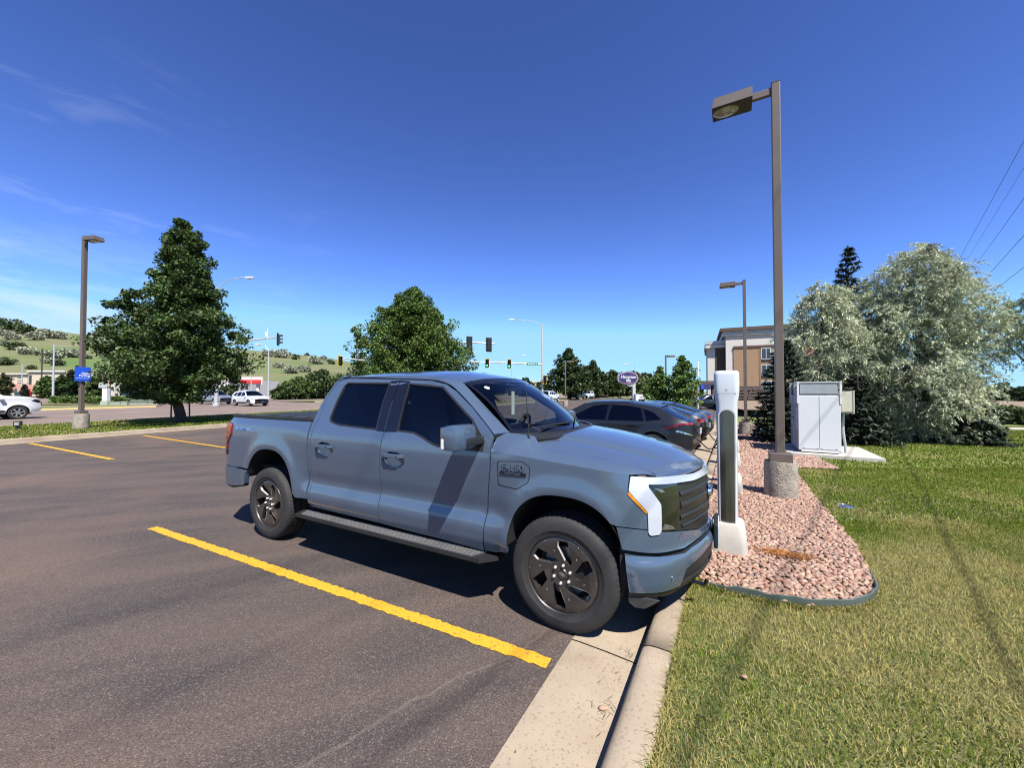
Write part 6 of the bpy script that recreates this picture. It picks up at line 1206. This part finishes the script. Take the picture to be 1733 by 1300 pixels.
# ---- background trees: band beyond the junction, verge trees by the shops
def bgtree(px, base_y, top, Y, wpx, c, seed, label, z=.1, group='background trees', per=24, ncl=110, name='background_tree', m='leaf_green'):
    H = CAM_H+(662.4-top)/FPX*Y-z; R = 1.22*wpx/FPX*Y/2*(math.cos(math.atan(abs(px-866.5)/FPX))**.6); broadleaf(label, ((px-866.5)/FPX*Y, Y, z), H, [(.04, R*.7), (.2, R), (.5, R), (.72, R*.85), (.9, R*.55), (1.0, R*.15)], 1, max(.08, .03*H), c, ncl, per, max(.35, Y*.0062), R*.28, seed, name, group, shell=.6, m=m)
BG = [(505, 640, 78, 60, (.085, .135, .030), 'leftmost of the rounded trees beyond the junction'), (545, 628, 84, 64, (.050, .085, .022), 'dark rounded tree above the black wagon beyond the junction'), (583, 632, 88, 58, (.075, .12, .03), 'green tree beyond the junction under the yellow-edged signal'), (610, 592, 100, 46, (.055, .10, .03), 'taller tree behind the yellow-edged traffic signal'), (478, 655, 74, 34, (.08, .13, .03), 'small tree at the left end of the trees beyond the junction'), (640, 618, 96, 60, (.06, .10, .03), 'tree beyond the junction left of the broad street tree'),
      (80, 638, 88, 34, (.095, .155, .035), 'bright green round tree before the pink shop front'), (105, 636, 90, 32, (.05, .09, .025), 'dark green tree before the pink shop, left of the parking sign'), (122, 626, 92, 30, (.045, .08, .022), 'taller dark tree directly left of the parking sign'), (160, 637, 86, 36, (.085, .13, .035), 'green tree right of the parking sign before the shop'), (220, 634, 84, 44, (.06, .10, .03), 'green tree behind the green utility boxes'), (388, 652, 72, 30, (.10, .14, .06), 'pale young tree right of the big street tree'), (5, 632, 96, 26, (.10, .11, .04), 'tree at the left edge before the shop'), (42, 652, 70, 10, (.06, .07, .05), 'thin sapling on the verge left of the parking sign'), (870, 642, 150, 22, (.07, .10, .04), 'small round tree far behind the traffic signals'), (890, 640, 120, 26, (.06, .085, .045), 'small dark fir-like tree left of the signal pole'), (845, 640, 160, 20, (.11, .12, .06), 'pale tree far behind the pickup roof'), (1052, 632, 135, 40, (.07, .10, .03), 'dense tree in the gap left of the hotel sign post'), (1095, 632, 128, 44, (.065, .095, .03), 'dense tree right of the hotel sign pylon'), (985, 622, 125, 40, (.05, .08, .025), 'dark tree filling the gap between the two conical street trees'), (565, 640, 92, 50, (.06, .10, .028), 'dense green tree behind the black wagon'), (528, 634, 90, 50, (.07, .115, .03), 'rounded tree left of the dark one beyond the junction'), (918, 646, 130, 30, (.06, .09, .03), 'bushy tree behind the signal pole')]
for k, (px, top, Y, w, c, lb) in enumerate(BG): bgtree(px, 0, top, Y, w, c, 100+k, lb)
for k, (px, top, Y, w, lb) in enumerate([(1700, 648, 60, 40, 'dark round tree on the far right skyline'), (1726, 655, 56, 40, 'dark tree at the right edge of the skyline'), (1664, 655, 95, 30, 'hazy tree on the right skyline behind the lawn')]): bgtree(px, 0, top, Y, w, (.045, .075, .022), 140+k, lb, .2)
# hedge line and dry field at the far right
sheet('field', [(18, 30), (120, 24), (150, 60), (30, 62)], .30, 'dirt')
for k, (px, top, Y) in enumerate([(1712, 690, 19), (1690, 692, 20), (1728, 688, 18.5)]):
    broadleaf(['scrubby weed clump behind the green utility post', 'low weed clump left of the scrubby one', 'weed clump at the right edge of the lawn'][k], ((px-866.5)/FPX*Y, Y, .14), .9, [(.0, .4), (.4, .8), (.8, .5), (1, .1)], .1, .02, (.13, .17, .06), 40, 40, .10, .22, 150+k, name='weed_clump', group='weeds on the lawn', shell=.8)
# ---- hillside shrubs
HS = [(8, 566, 20, 's'), (40, 561, 30, 'd'), (58, 572, 24, 's'), (75, 568, 26, 's'), (98, 570, 22, 's'), (20, 572, 22, 's'), (5, 582, 16, 's'), (25, 588, 26, 'd'), (45, 596, 26, 's'), (68, 599, 18, 's'), (88, 603, 24, 's'), (108, 601, 26, 's'), (130, 601, 24, 's'), (150, 575, 20, 's'), (168, 580, 22, 's'), (172, 569, 26, 'd'), (185, 585, 24, 's'), (12, 614, 24, 'd'), (80, 612, 18, 's'), (97, 616, 20, 'd'), (178, 603, 22, 's'), (190, 571, 20, 'd'), (455, 600, 22, 's'), (478, 601, 26, 's'), (500, 606, 16, 'd'), (535, 612, 26, 's'), (548, 607, 12, 's'), (490, 628, 26, 's'), (470, 620, 18, 's'), (52, 623, 14, 'd'), (138, 622, 14, 'd'), (520, 597, 10, 'd'), (560, 614, 14, 'd'), (145, 605, 16, 's'), (16, 553, 34, 'd'), (515, 626, 22, 's')]
_rows = lambda py: 'upper hill slope' if py < 580 else ('middle hill slope' if py < 607 else 'lower hill slope')
_zones = lambda px: 'left of sign pole' if px < 132 else ('right of sign pole' if px < 260 else 'right of big tree')
_ord = ['first', 'second', 'third', 'fourth', 'fifth', 'sixth', 'seventh', 'eighth', 'ninth', 'tenth']
def shrub_label(px, py, kd):
    key = (kd, _rows(py), _zones(px)); same = sorted(h[0] for h in HS if (h[3], _rows(h[1]), _zones(h[0])) == key); o = (_ord[same.index(px)]+' ') if len(same) > 1 else ''; n = ' from left' if o else ''
    return '%s%s shrub%s, %s, %s' % (o, 'pale silvery' if kd == 's' else 'dark green', n, key[1], key[2])
def hillpoint(px, py):
    d = ray(px, py); lo, hi = 150., 900.
    ys = np.linspace(150, 440, 400); z = CAM_H+d[2]/d[1]*ys; h = hill_h(d[0]/d[1]*ys, ys); k = np.where(h >= z)[0]
    Y = ys[k[0]] if len(k) else 425.; return d[0]/d[1]*Y, Y, float(hill_h(np.array([d[0]/d[1]*Y]), np.array([Y]))[0])
for k, (px, py, w, kd) in enumerate(HS):
    x, y, z = hillpoint(px, py+w*.16); R = w/FPX*y/2*1.15; r = np.random.default_rng(200+k); t = thing('hillside_shrub', shrub_label(px, py, kd), 'shrub', (x, y, z-.5), 0, 'silvery hillside shrubs' if kd == 's' else 'dark hillside shrubs')
    cc = r.normal(0, 1, (22, 3)); cc /= np.linalg.norm(cc, axis=1)[:, None]; cc = cc*R*.62*np.array([1, 1, .55])+np.array([0, 0, R*.55]); L, idx = clusters_to_leaves(cc, np.full(22, R*.36), 26, r); V, Fc = leaf_cards(L, R*.20, .8, r); base = np.array((.36, .38, .27) if kd == 's' else (.075, .105, .04)); obj('crown', fast_mesh('crown', V, Fc, 'leaf_silver' if kd == 's' else 'leaf_green', np.clip(base*(1+r.normal(0, .3, (len(L), 1))), .01, .8)), t); MB().tube([(0, 0, -.5), (0, 0, R*.6)], R*.05, 5).build('stem', 'bark', t)
# ------------------------------------------------------------------ hotel and shops
mat('stucco_tan', (.37, .235, .140), .9, col2=(.33, .21, .125), scale=2, bump=.3, bscale=20); mat('stucco_white', (.66, .63, .58), .9, var=.06, scale=2); mat('stucco_brown', (.085, .068, .055), .9, var=.1); mat('trim_brown', (.10, .06, .04), .7, var=.1); mat('stucco_sand', (.29, .185, .112), .9, var=.08)
mat('cream_wall', (.66, .55, .43), .9, var=.08, scale=.4); mat('pink_wall', (.62, .33, .26), .9, var=.1, scale=.4); mat('red_band', (.70, .04, .04), .5, var=.1); mat('white_wall', (.70, .66, .62), .9, var=.08, scale=.4); mat('roof_clay', (.45, .26, .13), .9, var=.2); mat('window_dark', (.03, .045, .06), .08, var=.3, scale=2, coat=1); mat('dumpster_blue', (.01, .07, .40), .5, var=.2); mat('stone_dark', (.16, .125, .10), .95, col2=(.07, .055, .045), scale=3)
def X_(px, Y): return (px-866.5)/FPX*Y
def Z_(py, Y): return CAM_H+(662.4-py)/FPX*Y
HY = 62.; gz = -1.1; HROT = radians(26)
def HS_(px):
    t = (px-866.5)/FPX; return (t*HY-X_(1198, HY))/(cos(HROT)+t*sin(HROT))
ht = thing('hotel', 'four-storey tan and white hotel behind the lamp poles and spruces', 'building', (X_(1198, HY), HY, gz), -HROT)
x1 = HS_(1229); W_ = 19.; z1, z2 = Z_(577, HY)-gz, Z_(561, HY)-gz; yb = 14.
MB().box((x1/2, yb/2+1.2, z1/2), (x1, yb, z1)).build('wing_wall', 'stucco_white', ht); MB().box((x1*.72, 1.17, z1*.52+.9), (x1*.56, .10, z1*.80)).build('recess_panel', 'stucco_brown', ht); cn = MB().box((x1/2-.1, yb/2+1.0, z1-.25), (x1+.5, yb+.6, .55)).build('cornice', 'light_grey', ht); MB().box((x1/2-.15, yb/2+.9, z1-.85), (x1+.25, yb+.3, .5)).build('cornice_band', 'stucco_white', cn)
MB().box((x1+W_/2, yb/2, z2/2), (W_, yb, z2)).build('main_wall', 'stucco_white', ht)
MB().box((x1+1.05+(W_-1)/2, -.06, 3.6+(z2-2.9-3.6)/2), (W_-1.0, .16, z2-2.9-3.6)).build('tan_panel', 'stucco_tan', ht); MB().box((x1+1.05+(W_-1)/2, -.10, z2-2.75), (W_-1.0, .3, .32)).build('panel_trim', 'trim_brown', ht)
rc = MB().box((x1+W_/2-.3, yb/2-.1, z2+.05), (W_+1.0, yb+1.0, .5)).build('roof_edge', 'trim_brown', ht); MB().box((x1+W_/2-.2, yb/2-.05, z2-.55), (W_+.5, yb+.5, .7)).build('roof_cornice', 'light_grey', rc)
sb_ = MB().box((x1+W_/2, -.09, 1.75), (W_, .26, 3.5)).build('stone_base', 'stone_dark', ht)
r_ = random.Random(4); stm = [MB().box((0, 0, 0), (r_.uniform(.5, 1.0), .16, r_.uniform(.28, .45)), bev=.03) for _ in range(6)]; stm = [mesh_from('stone', m.v, m.f, 'stone_dark') for m in stm]
for row in range(7):
    for col in range(15): o = obj('stone', stm[r_.randrange(6)], sb_); o.location = (x1+.5+col*.82+(.4 if row % 2 else 0)+r_.uniform(-.08, .08), -.24, .35+row*.46)
for ci, px in enumerate((1297, 1352, 1410)):
    cx = HS_(px); MB().box((cx+.1, -.15, 3.6+(z2-3.1-3.6)/2), (2.0, .08, z2-3.1-3.6)).build('window_bay', 'stucco_sand', ht)
    for fl, py in enumerate((654, 626.5, 598.5)):
        zc = Z_(py, HY-sin(HROT)*cx)-gz; wdw = MB().box((cx, -.21, zc), (1.25, .08, 1.7)).build('window', 'white_plain', ht)
        for s in (-1, 1): MB().box((cx+s*.29, -.255, zc), (.50, .03, 1.5)).build('pane', 'window_dark', wdw)
        MB().box((cx, -.22, zc-1.05), (1.25, .06, .30)).build('grille', 'bronze_dark', wdw)
        MB().box((cx, -.30, zc-1.5), (.16, .25, .3)).build('wall_lamp', 'bronze_dark', wdw) if fl < 2 else None
# porch at the hotel entrance with its sign
cpx = X_(1178, 58.); cpy = thing('entrance_canopy', 'dark entrance canopy at the left corner of the hotel', 'canopy', (cpx, 58, -1.0)); MB().box((1.4, 2, 4.0), (3.4, 5, .6)).build('canopy_roof', 'stucco_brown', cpy)
for x in (.1, 2.7):
    for y in (.2, 3.8): MB().box((x, y, 1.9), (.5, .5, 3.8)).build('pillar', 'stucco_brown', cpy)
MB().box((1.4, 4.2, 1.4), (2.6, .2, 2.6)).build('doors', 'window_dark', cpy)
bs = thing('hotel_banner', 'small blue sign above the hotel entrance canopy', 'sign', (X_(1190, 57.5), 57.4, Z_(655, 57.5))); MB().box((.3, 0, 0), (1.5, .12, .8)).build('sign_panel', 'sign_navy', bs); MB().box((-.2, -.07, .0), (.35, .03, .5)).build('sign_mark', 'sign_blue', bs)
def block(name, label, px0, px1, Y, py, parts, rz=0., depth=20., z0=.1, cat='building'):
    x0, x1 = X_(px0, Y), X_(px1, Y); h = Z_(py, Y)-z0; t = thing(name, label, cat, (x0, Y, z0), rz)
    for nm, fx0, fx1, fz0, fz1, dy, m in parts: MB().box(((fx0+fx1)/2*(x1-x0), depth/2 if dy is None else dy, (fz0+fz1)/2*h), ((fx1-fx0)*(x1-x0), depth if dy is None else .4, (fz1-fz0)*h)).build(nm, m, t)
    return t
block('shop_building', 'long cream and pink shop building at the foot of the hill', -70, 48, 128, 633, [('wall', 0, 1, 0, 1, None, 'cream_wall'), ('pink_band', 0, 1, .25, .55, -.3, 'pink_wall'), ('parapet', 0, 1, .97, 1.03, -.35, 'white_wall'), ('entrance', .84, .93, 0, .35, -.5, 'window_dark')])
block('shop_building', 'taller cream shop section with a pink base left of the parking sign', 48, 112, 126, 628, [('wall', 0, 1, 0, 1, None, 'cream_wall'), ('pink_band', -.25, .22, .18, .45, -.3, 'pink_wall'), ('parapet', 0, 1, .96, 1.02, -.35, 'white_wall'), ('entrance', -.2, .05, 0, .17, -.5, 'window_dark'), ('red_post', .06, .11, 0, .30, -.6, 'red_band')]+[('slot', x, x+.07, z, z+.035, -.3, 'window_dark') for x in (-.25, .02) for z in (.5, .6, .7, .8)])
block('shop_building', 'low cream shop building right of the parking sign', 128, 212, 120, 635, [('wall', 0, 1, 0, 1, None, 'cream_wall'), ('end_wall', .58, .72, 0, 1.15, -.5, 'cream_wall'), ('parapet', 0, 1, .95, 1.0, -.35, 'white_wall')])
block('shop_building', 'pale building right of the big street tree', 330, 420, 92, 642, [('wall', 0, .62, 0, 1, None, 'white_wall'), ('wall_band', .0, .62, 0, .6, -.3, 'stucco_white')])
fs = block('fuel_canopy', 'white fuel station canopy with a red stripe right of the big street tree', 402, 446, 88, 638, [('canopy', 0, 1, .66, 1, -.2, 'white_wall'), ('red_stripe', 0.15, .95, .70, .86, -.45, 'red_band'), ('pillar', .30, .36, 0, .66, .2, 'white_wall'), ('pillar', .72, .82, 0, .66, .2, 'white_wall')])
block('distant_house', 'pale low building with a blue awning behind the signal pole', 893, 915, 140, 645, [('wall', 0, 1, 0, 1, None, 'cream_wall'), ('blue_awning', .2, .8, .45, .62, -.6, 'sign_blue')], depth=10)
# ------------------------------------------------------------------ traffic signals and street lamps
mat('galv', (.48, .50, .50), .45, metal=.4, var=.12, scale=5); mat('signal_black', (.012, .013, .014), .5, var=.2); mat('signal_yellow', (.85, .60, .02), .5, var=.1); mat('led_red', (.12, .01, .01), .3, var=.1); mat('led_amber', (.20, .09, .01), .3, var=.1)
_gm, _gn, _gb, _go = _mat('led_green'); _gb.inputs['Base Color'].default_value = (.02, .6, .35, 1); _gb.inputs['Emission Color'].default_value = (.05, 1, .6, 1); _gb.inputs['Emission Strength'].default_value = 2.5
def signal_head(label, p, face, border=None, lit=None, k=1., n=3):
    """face: angle of the direction in which the lenses look"""
    t = thing('traffic_signal', label, 'traffic light', p, face, 'traffic signals'); h = .36*n
    hs = MB().box((0, 0, 0), (.22*k, .36*k, h*k), bev=.02).build('housing', 'signal_black', t)
    MB().box((-.04, 0, 0), (.02, .62*k, (h+.28)*k)).build('backplate', 'signal_black', t)
    if border:
        for y, z, dy, dz in ((0, (h+.24)/2*k, .66*k, .07*k), (0, -(h+.24)/2*k, .66*k, .07*k), (.305*k, 0, .07*k, (h+.24)*k), (-.305*k, 0, .07*k, (h+.24)*k)): MB().box((-.025, y, z), (.02, dy, dz)).build('border_strip', 'signal_yellow', t)
    for i in range(n):
        z = (h/2-.18-.36*i)*k; m = ('led_red', 'led_amber', 'led_green')[min(i, 2)] if (lit is None or i != n-1) else 'led_green'
        if m == 'led_green' and lit is None: m = 'lens_dark'
        ln = MB().lathe([(0, .02), (.13*k, .0)], 14, TR(.115*k, 0, z) @ RY(pi/2), False).build('lens', m, t)
        V = []; Fc = []
        for a in np.linspace(-.3, pi+.3, 10): V += [(.11*k, .155*k*cos(a), z+.155*k*sin(a)), ((.40 if sin(a) > 0 else .2)*k, .155*k*cos(a), z+.155*k*sin(a))]
        Fc = [(2*i2, 2*i2+1, 2*i2+3, 2*i2+2) for i2 in range(9)]; obj('visor', mesh_from('visor', V, Fc, 'signal_black'), ln)
    return t
def mast(label, px, Y, z0, zp, arm_z=None, arm_px=None, lum=None, r=.13, armY=None):
    """pole with mast arm and/or cobra-head street lamp"""
    x = X_(px, Y); t = thing('signal_mast' if arm_z else 'street_lamp', label, 'signal mast' if arm_z else 'street lamp', (x, Y, z0), 0, 'signal masts' if arm_z else 'street lamps'); MB().tube([(0, 0, -.2), (0, 0, zp-z0)], [r*1.2, r*.65], 10).build('pole', 'galv', t, True); MB().lathe([(r*1.9, 0), (r*1.9, .25), (r*1.3, .3)], 10).build('base', 'galv', t)
    if arm_z:
        ax = X_(arm_px, armY or Y)-x; ay = (armY or Y)-Y; MB().tube([(0, 0, arm_z[0]-z0), (ax*.5, ay*.5, (arm_z[0]+arm_z[1])/2-z0+.05), (ax, ay, arm_z[1]-z0)], [.12, .10, .07], 8).build('mast_arm', 'galv', t, True)
    if lum:
        lx = X_(lum[0], Y)-x; lz_ = Z_(lum[1], Y)-z0; a = MB().tube([(0, 0, zp-z0-.15), (lx*.35, 0, lz_-.05*abs(lx)), (lx*.75, 0, lz_+.02), (lx*.9, 0, lz_)], .04, 6).build('lamp_arm', 'galv', t, True); MB().box((lx, 0, lz_), (.85, .34, .20), bev=.07).build('lamp_head', 'white_plain', a, True); MB().lathe([(0, -.10), (.12, -.06), (.15, 0)], 10, TR(lx+(.12 if lx < 0 else -.0), 0, lz_-.08), False).build('lamp_lens', 'lamp_glass', a)
    return t
m1 = mast('thick pale signal mast with a street lamp behind the big street tree', 366, 41, .15, Z_(486, 41), (Z_(584, 41), Z_(571, 41)), 466, (420, 469), .17)
signal_head('black traffic signal at the end of the mast arm right of the big street tree', (X_(471, 40.8), 40.7, Z_(575, 41)), radians(15))
sn = MB().box((X_(450, 41)-X_(366, 41), 0, Z_(566, 41)-.15), (.2, .2, .5), bev=.03).build('camera', 'white_plain', m1); MB().tube([(X_(452, 41)-X_(366, 41), 0, Z_(576, 41)-.15), (X_(452, 41)-X_(366, 41), 0, Z_(556, 41)-.15)], .05, 6).build('camera_post', 'white_plain', sn)
mast('signal mast behind the broad street tree reaching left over the junction', 655, 60, .15, Z_(556, 60), (Z_(615, 60), Z_(606, 60)), 577, (628, 547))
signal_head('traffic signal with a yellow border hanging left of the broad street tree', (X_(576, 59.8), 59.7, Z_(611, 60)), radians(-35), True, None, 1.15)
mast('signal mast behind the broad street tree reaching right above the cab', 690, 46, .15, 8.6, (Z_(577, 46), Z_(581, 46)), 837, None)
signal_head('larger black traffic signal on the upper arm beside the broad tree', (X_(794, 45.7), 45.7, Z_(585, 46)), radians(120), n=4, k=1.25); signal_head('black traffic signal near the tip of the upper arm', (X_(827, 45.7), 45.7, Z_(584, 46)), radians(120), k=1.25)
m4 = mast('tall signal mast with a curved street lamp above the pickup windscreen', 918, 58, .15, Z_(548, 58), (Z_(617, 58), Z_(612, 58)), 792, (866, 541), .15)
signal_head('traffic signal with a lit green light, left one on the lower arm', (X_(824.5, 57.7), 57.7, Z_(615, 58)), radians(-100), True, True); signal_head('traffic signal with a lit green light, right one on the lower arm', (X_(862, 57.7), 57.7, Z_(616, 58)), radians(-100), True, True); signal_head('traffic signal with a yellow border low on the tall mast', (X_(922, 57.5), 57.5, Z_(643, 58)), radians(-60), True)
sg_ = thing('street_name_sign', 'small green street name sign on the lower mast arm', 'sign', (X_(901, 57.7), 57.7, Z_(616.5, 58))); MB().box((0, 0, 0), (1.75, .04, .36)).build('sign_panel', 'sign_green', sg_)
for i, (x, w) in enumerate(((-.6, .18), (-.42, .12), (-.27, .14), (-.1, .14), (.06, .12), (.2, .14), (.36, .14), (.66, .18))): MB().box((x, -.028, 0), (w*.72, .012, .15)).build('sign_mark', 'sign_white', sg_)
mast('slim street lamp far behind the lower mast arm', 866, 95, .1, Z_(606, 95), None, None, (888, 601), .11); mast('slim street lamp behind the hotel sign', 1075, 90, .1, Z_(618, 90), None, None, (1058, 617), .10)
mast('leaning grey street lamp across the street beside the parking sign pole', 90, 62, .2, Z_(583, 62), None, None, (143, 584), .13)
mast('tall thin lamp post right of the white crossover', 454, 66, .15, Z_(593, 66), None, None, (436, 583), .12)
for px, Y, top, r, lb in ((70, 110, 590, .18, 'dark wooden utility pole before the cream shop'), (37, 80, 616, .10, 'thin grey post left of the shop'), (425, 70, 640, .10, 'thin post before the fuel canopy')):
    t = thing('utility_pole', lb, 'pole', (X_(px, Y), Y, .1), 0, 'roadside poles'); MB().tube([(0, 0, -.2), (0, 0, Z_(top, Y)-.1)], [r, r*.8], 8).build('pole', 'bark' if px == 70 else 'galv', t)
def lotlamp(label, px, Y, top, d, z0):
    t = thing('lamp_pole', label, 'lamp pole', (X_(px, Y), Y, z0), 0, 'shoebox lamp poles'); MB().box((0, 0, (Z_(top, Y)-z0)/2), (.13, .13, Z_(top, Y)-z0)).build('pole', 'bronze_paint', t); MB().lathe([(.28, 0), (.28, .6), (.24, .62)], 14).build('concrete_base', 'concrete_rough', t)
    if d: MB().box((d*.55, 0, Z_(top, Y)-z0-.12), (.75, .36, .18)).build('lamp_head', 'bronze_paint', t)
lotlamp('slim brown lamp post in front of the dark conical tree', 957, 44, 610, 1, .02); lotlamp('brown lamp pole rising out of the bright young trees', 1127, 40, 601, 1, -.4); lotlamp('slim lamp pole behind the pickup roof under the signals', 801, 70, 614, 1, .1)
t = thing('flagpole', 'slim white flagpole left of the hotel', 'flagpole', (X_(1181, 42), 42, -.4)); MB().tube([(0, 0, 0), (0, 0, Z_(601, 42)+.4)], [.06, .03], 8).build('pole', 'white_plain', t); MB().lathe([(0, .06), (.05, .03), (.06, 0), (0, -.06)], 8, TR(0, 0, Z_(601, 42)+.42), False).build('finial', 'white_plain', t); MB().box((.06, 0, Z_(625, 42)+.4), (.10, .04, 1.6)).build('furled_flag', 'sign_white', t)
# ------------------------------------------------------------------ hotel sign on its pylon
SY = 50.; hs_ = thing('hotel_sign', 'six-sided navy hotel sign on a grey pylon among the street trees', 'sign', (X_(1062, SY), SY, 0), radians(8)); zc = Z_(640, SY)
hexo = [(-1.32, .15), (-1.18, .52), (0, .86), (1.18, .52), (1.32, .15), (1.32, -.20), (1.18, -.50), (0, -.86), (-1.18, -.50), (-1.32, -.20)]; MH = TR(0, -.15, zc) @ RX(pi/2)
MB().prism([(x*1.05, y*1.06) for x, y in hexo], .30, MH, base=-.30).build('sign_case', 'grey_metal', hs_); MB().prism([(x*.98, y*.97) for x, y in hexo], .03, MH).build('sign_border', 'sign_red', hs_); fc_ = MB().prism([(x*.90, y*.86) for x, y in hexo], .045, MH).build('sign_face', 'sign_navy', hs_)
lettering('lettering', 'Hampton', .58, 'sign_white', hs_, MH @ TR(0, .14, .06), .004, .006, .3, .95); lettering('lettering', 'Inn', .52, 'sign_white', hs_, MH @ TR(0, -.28, .06), .004, .006, .3, 1.0); lettering('lettering', 'by Hilton', .17, 'sign_white', hs_, MH @ TR(.1, -.56, .06), .004, .002, .2, 1.0)
MB().box((.85, .1, zc/2-.5), (.34, .34, zc-.2)).build('pylon', 'light_grey', hs_); MB().box((.5, .1, zc-.95), (1.0, .28, .28)).build('bracket', 'light_grey', hs_); MB().box((.85, .1, .3), (.7, .7, 1.0)).build('pylon_base', 'stone_dark', hs_)
CYY = 36.; tc_ = thing('charger_cabinet', 'white charging cabinet with grey lettering behind the parked dark cars', 'cabinet', (X_(1086, CYY), CYY, -.42)); hh = Z_(667.5, CYY)+.42
MB().box((0, .3, hh/2), (1.18, .7, hh), bev=.08).build('cabinet_body', 'white_plain', tc_, True); lettering('lettering', 'TESLA', .21, 'grey_metal', tc_, TR(0, -.06, hh-.26) @ RX(pi/2), .006, .004, 0, 1.15)
for x in (-.22, .0, .22): MB().box((x, -.055, hh-.56), (.20, .03, .22), bev=.01).build('socket', 'gloss_black', tc_)
# ------------------------------------------------------------------ power lines
for k, (a, b) in enumerate((((1733, 238), (1628, 430)), ((1733, 283), (1636, 440)), ((1733, 335), (1652, 447)), ((1733, 398), (1652, 487)), ((1733, 452), (1655, 512)))):
    p = np.array(at(*a, 20.)); q = np.array(at(*b, 34.)); d = q-p; P = [tuple(p-d*2.6), tuple(p-d*1.3), tuple(p-d*.4), tuple(p), tuple((p+q)/2-np.array([0, 0, .03])), tuple(q), tuple(q+d*.8+np.array([0, 0, .05])), tuple(q+d*1.8+np.array([0, 0, .2]))]
    tag(MB().tube(P, (.011, .007, .011, .0125, .0125)[k], 6).build('power_line', 'cable_black'), ['highest overhead power line at the upper right', 'thin power line just under the highest one', 'middle overhead power line at the upper right', 'fourth overhead power line counted from the top', 'lowest overhead power line above the right-hand tree'][k], 'power line', 'overhead power lines')
# ------------------------------------------------------------------ boxes and signs across the street
def ubox(label, px0, px1, py0, py1, Y, m, z0=.22, name='utility_box'):
    x0, x1 = X_(px0, Y), X_(px1, Y); h = Z_(py0, Y)-z0; t = thing(name, label, 'utility box', ((x0+x1)/2, Y, z0), 0, 'utility boxes'); W = (x1-x0); MB().box((0, .5, h*.42), (W, 1.0, h*.84), bev=.03).build('case', m, t); MB().box((0, .48, h*.92), (W*1.02, 1.06, h*.16), bev=.03).build('lid', m, t); MB().box((0, -.02, h*.10), (W*1.03, .1, h*.14)).build('plinth', 'concrete_pale', t); MB().box((W*.12, -.02, h*.5), (.03, .03, h*.5)).build('door_seam', 'bronze_dark', t)
ubox('large dark sage green utility box on the far verge', 221, 269, 673, 688, 43, 'box_sage'); ubox('low pale green utility box on the far verge', 187, 215, 680, 688, 43, 'box_mint')
t = thing('white_pedestal', 'white utility pedestal on a mint green foot on the far verge', 'pedestal', (X_(180, 43), 43, .22)); MB().box((0, 0, 1.0), (.55, .4, 1.7), bev=.03).build('case', 'white_plain', t); MB().box((0, 0, .22), (.85, .6, .5), taper=.8).build('foot', 'box_mint', t)
t = thing('road_sign', 'pale sign seen from behind on a post across the street', 'sign', (X_(175, 45), 45, .2)); MB().tube([(0, 0, 0), (0, 0, Z_(648, 45))], .05, 6).build('post', 'galv', t); MB().box((0, -.05, Z_(652, 45)-.2), (1.0, .03, .62)).build('sign_panel', 'light_grey', t)
t = thing('pylon_sign', 'tall white pylon sign left of the big street tree', 'sign', (X_(197, 70), 70, .2))
for x in (-.3, .5): MB().tube([(x, 0, 0), (x, 0, Z_(628, 70))], .10, 6).build('post', 'galv', t)
MB().box((0, 0, Z_(639, 70)-.2), (1.25, .3, 2.4)).build('sign_panel', 'white_plain', t)
t = thing('dumpster', 'bright blue waste container across the street by the big tree', 'container', (X_(256, 66), 66, .15)); MB().box((0, 0, .7), (2.6, 1.8, 1.3), taper=1.08).build('bin', 'dumpster_blue', t); MB().box((0, 0, 1.42), (2.9, 2.0, .12)).build('lid', 'dumpster_blue', t)
t = thing('hedge', 'clipped green hedge along the far verge', 'hedge', (X_(180, 50), 50, .2)); 
_r = np.random.default_rng(9); C = _r.uniform((-7, -.8, 0), (7, .8, .9), (2600, 3)); V, Fc = leaf_cards(C, .32, .8, _r); obj('foliage', fast_mesh('foliage', V, Fc, 'leaf_green', np.array((.10, .16, .035))*(1+_r.normal(0, .25, (2600, 1)))), t)
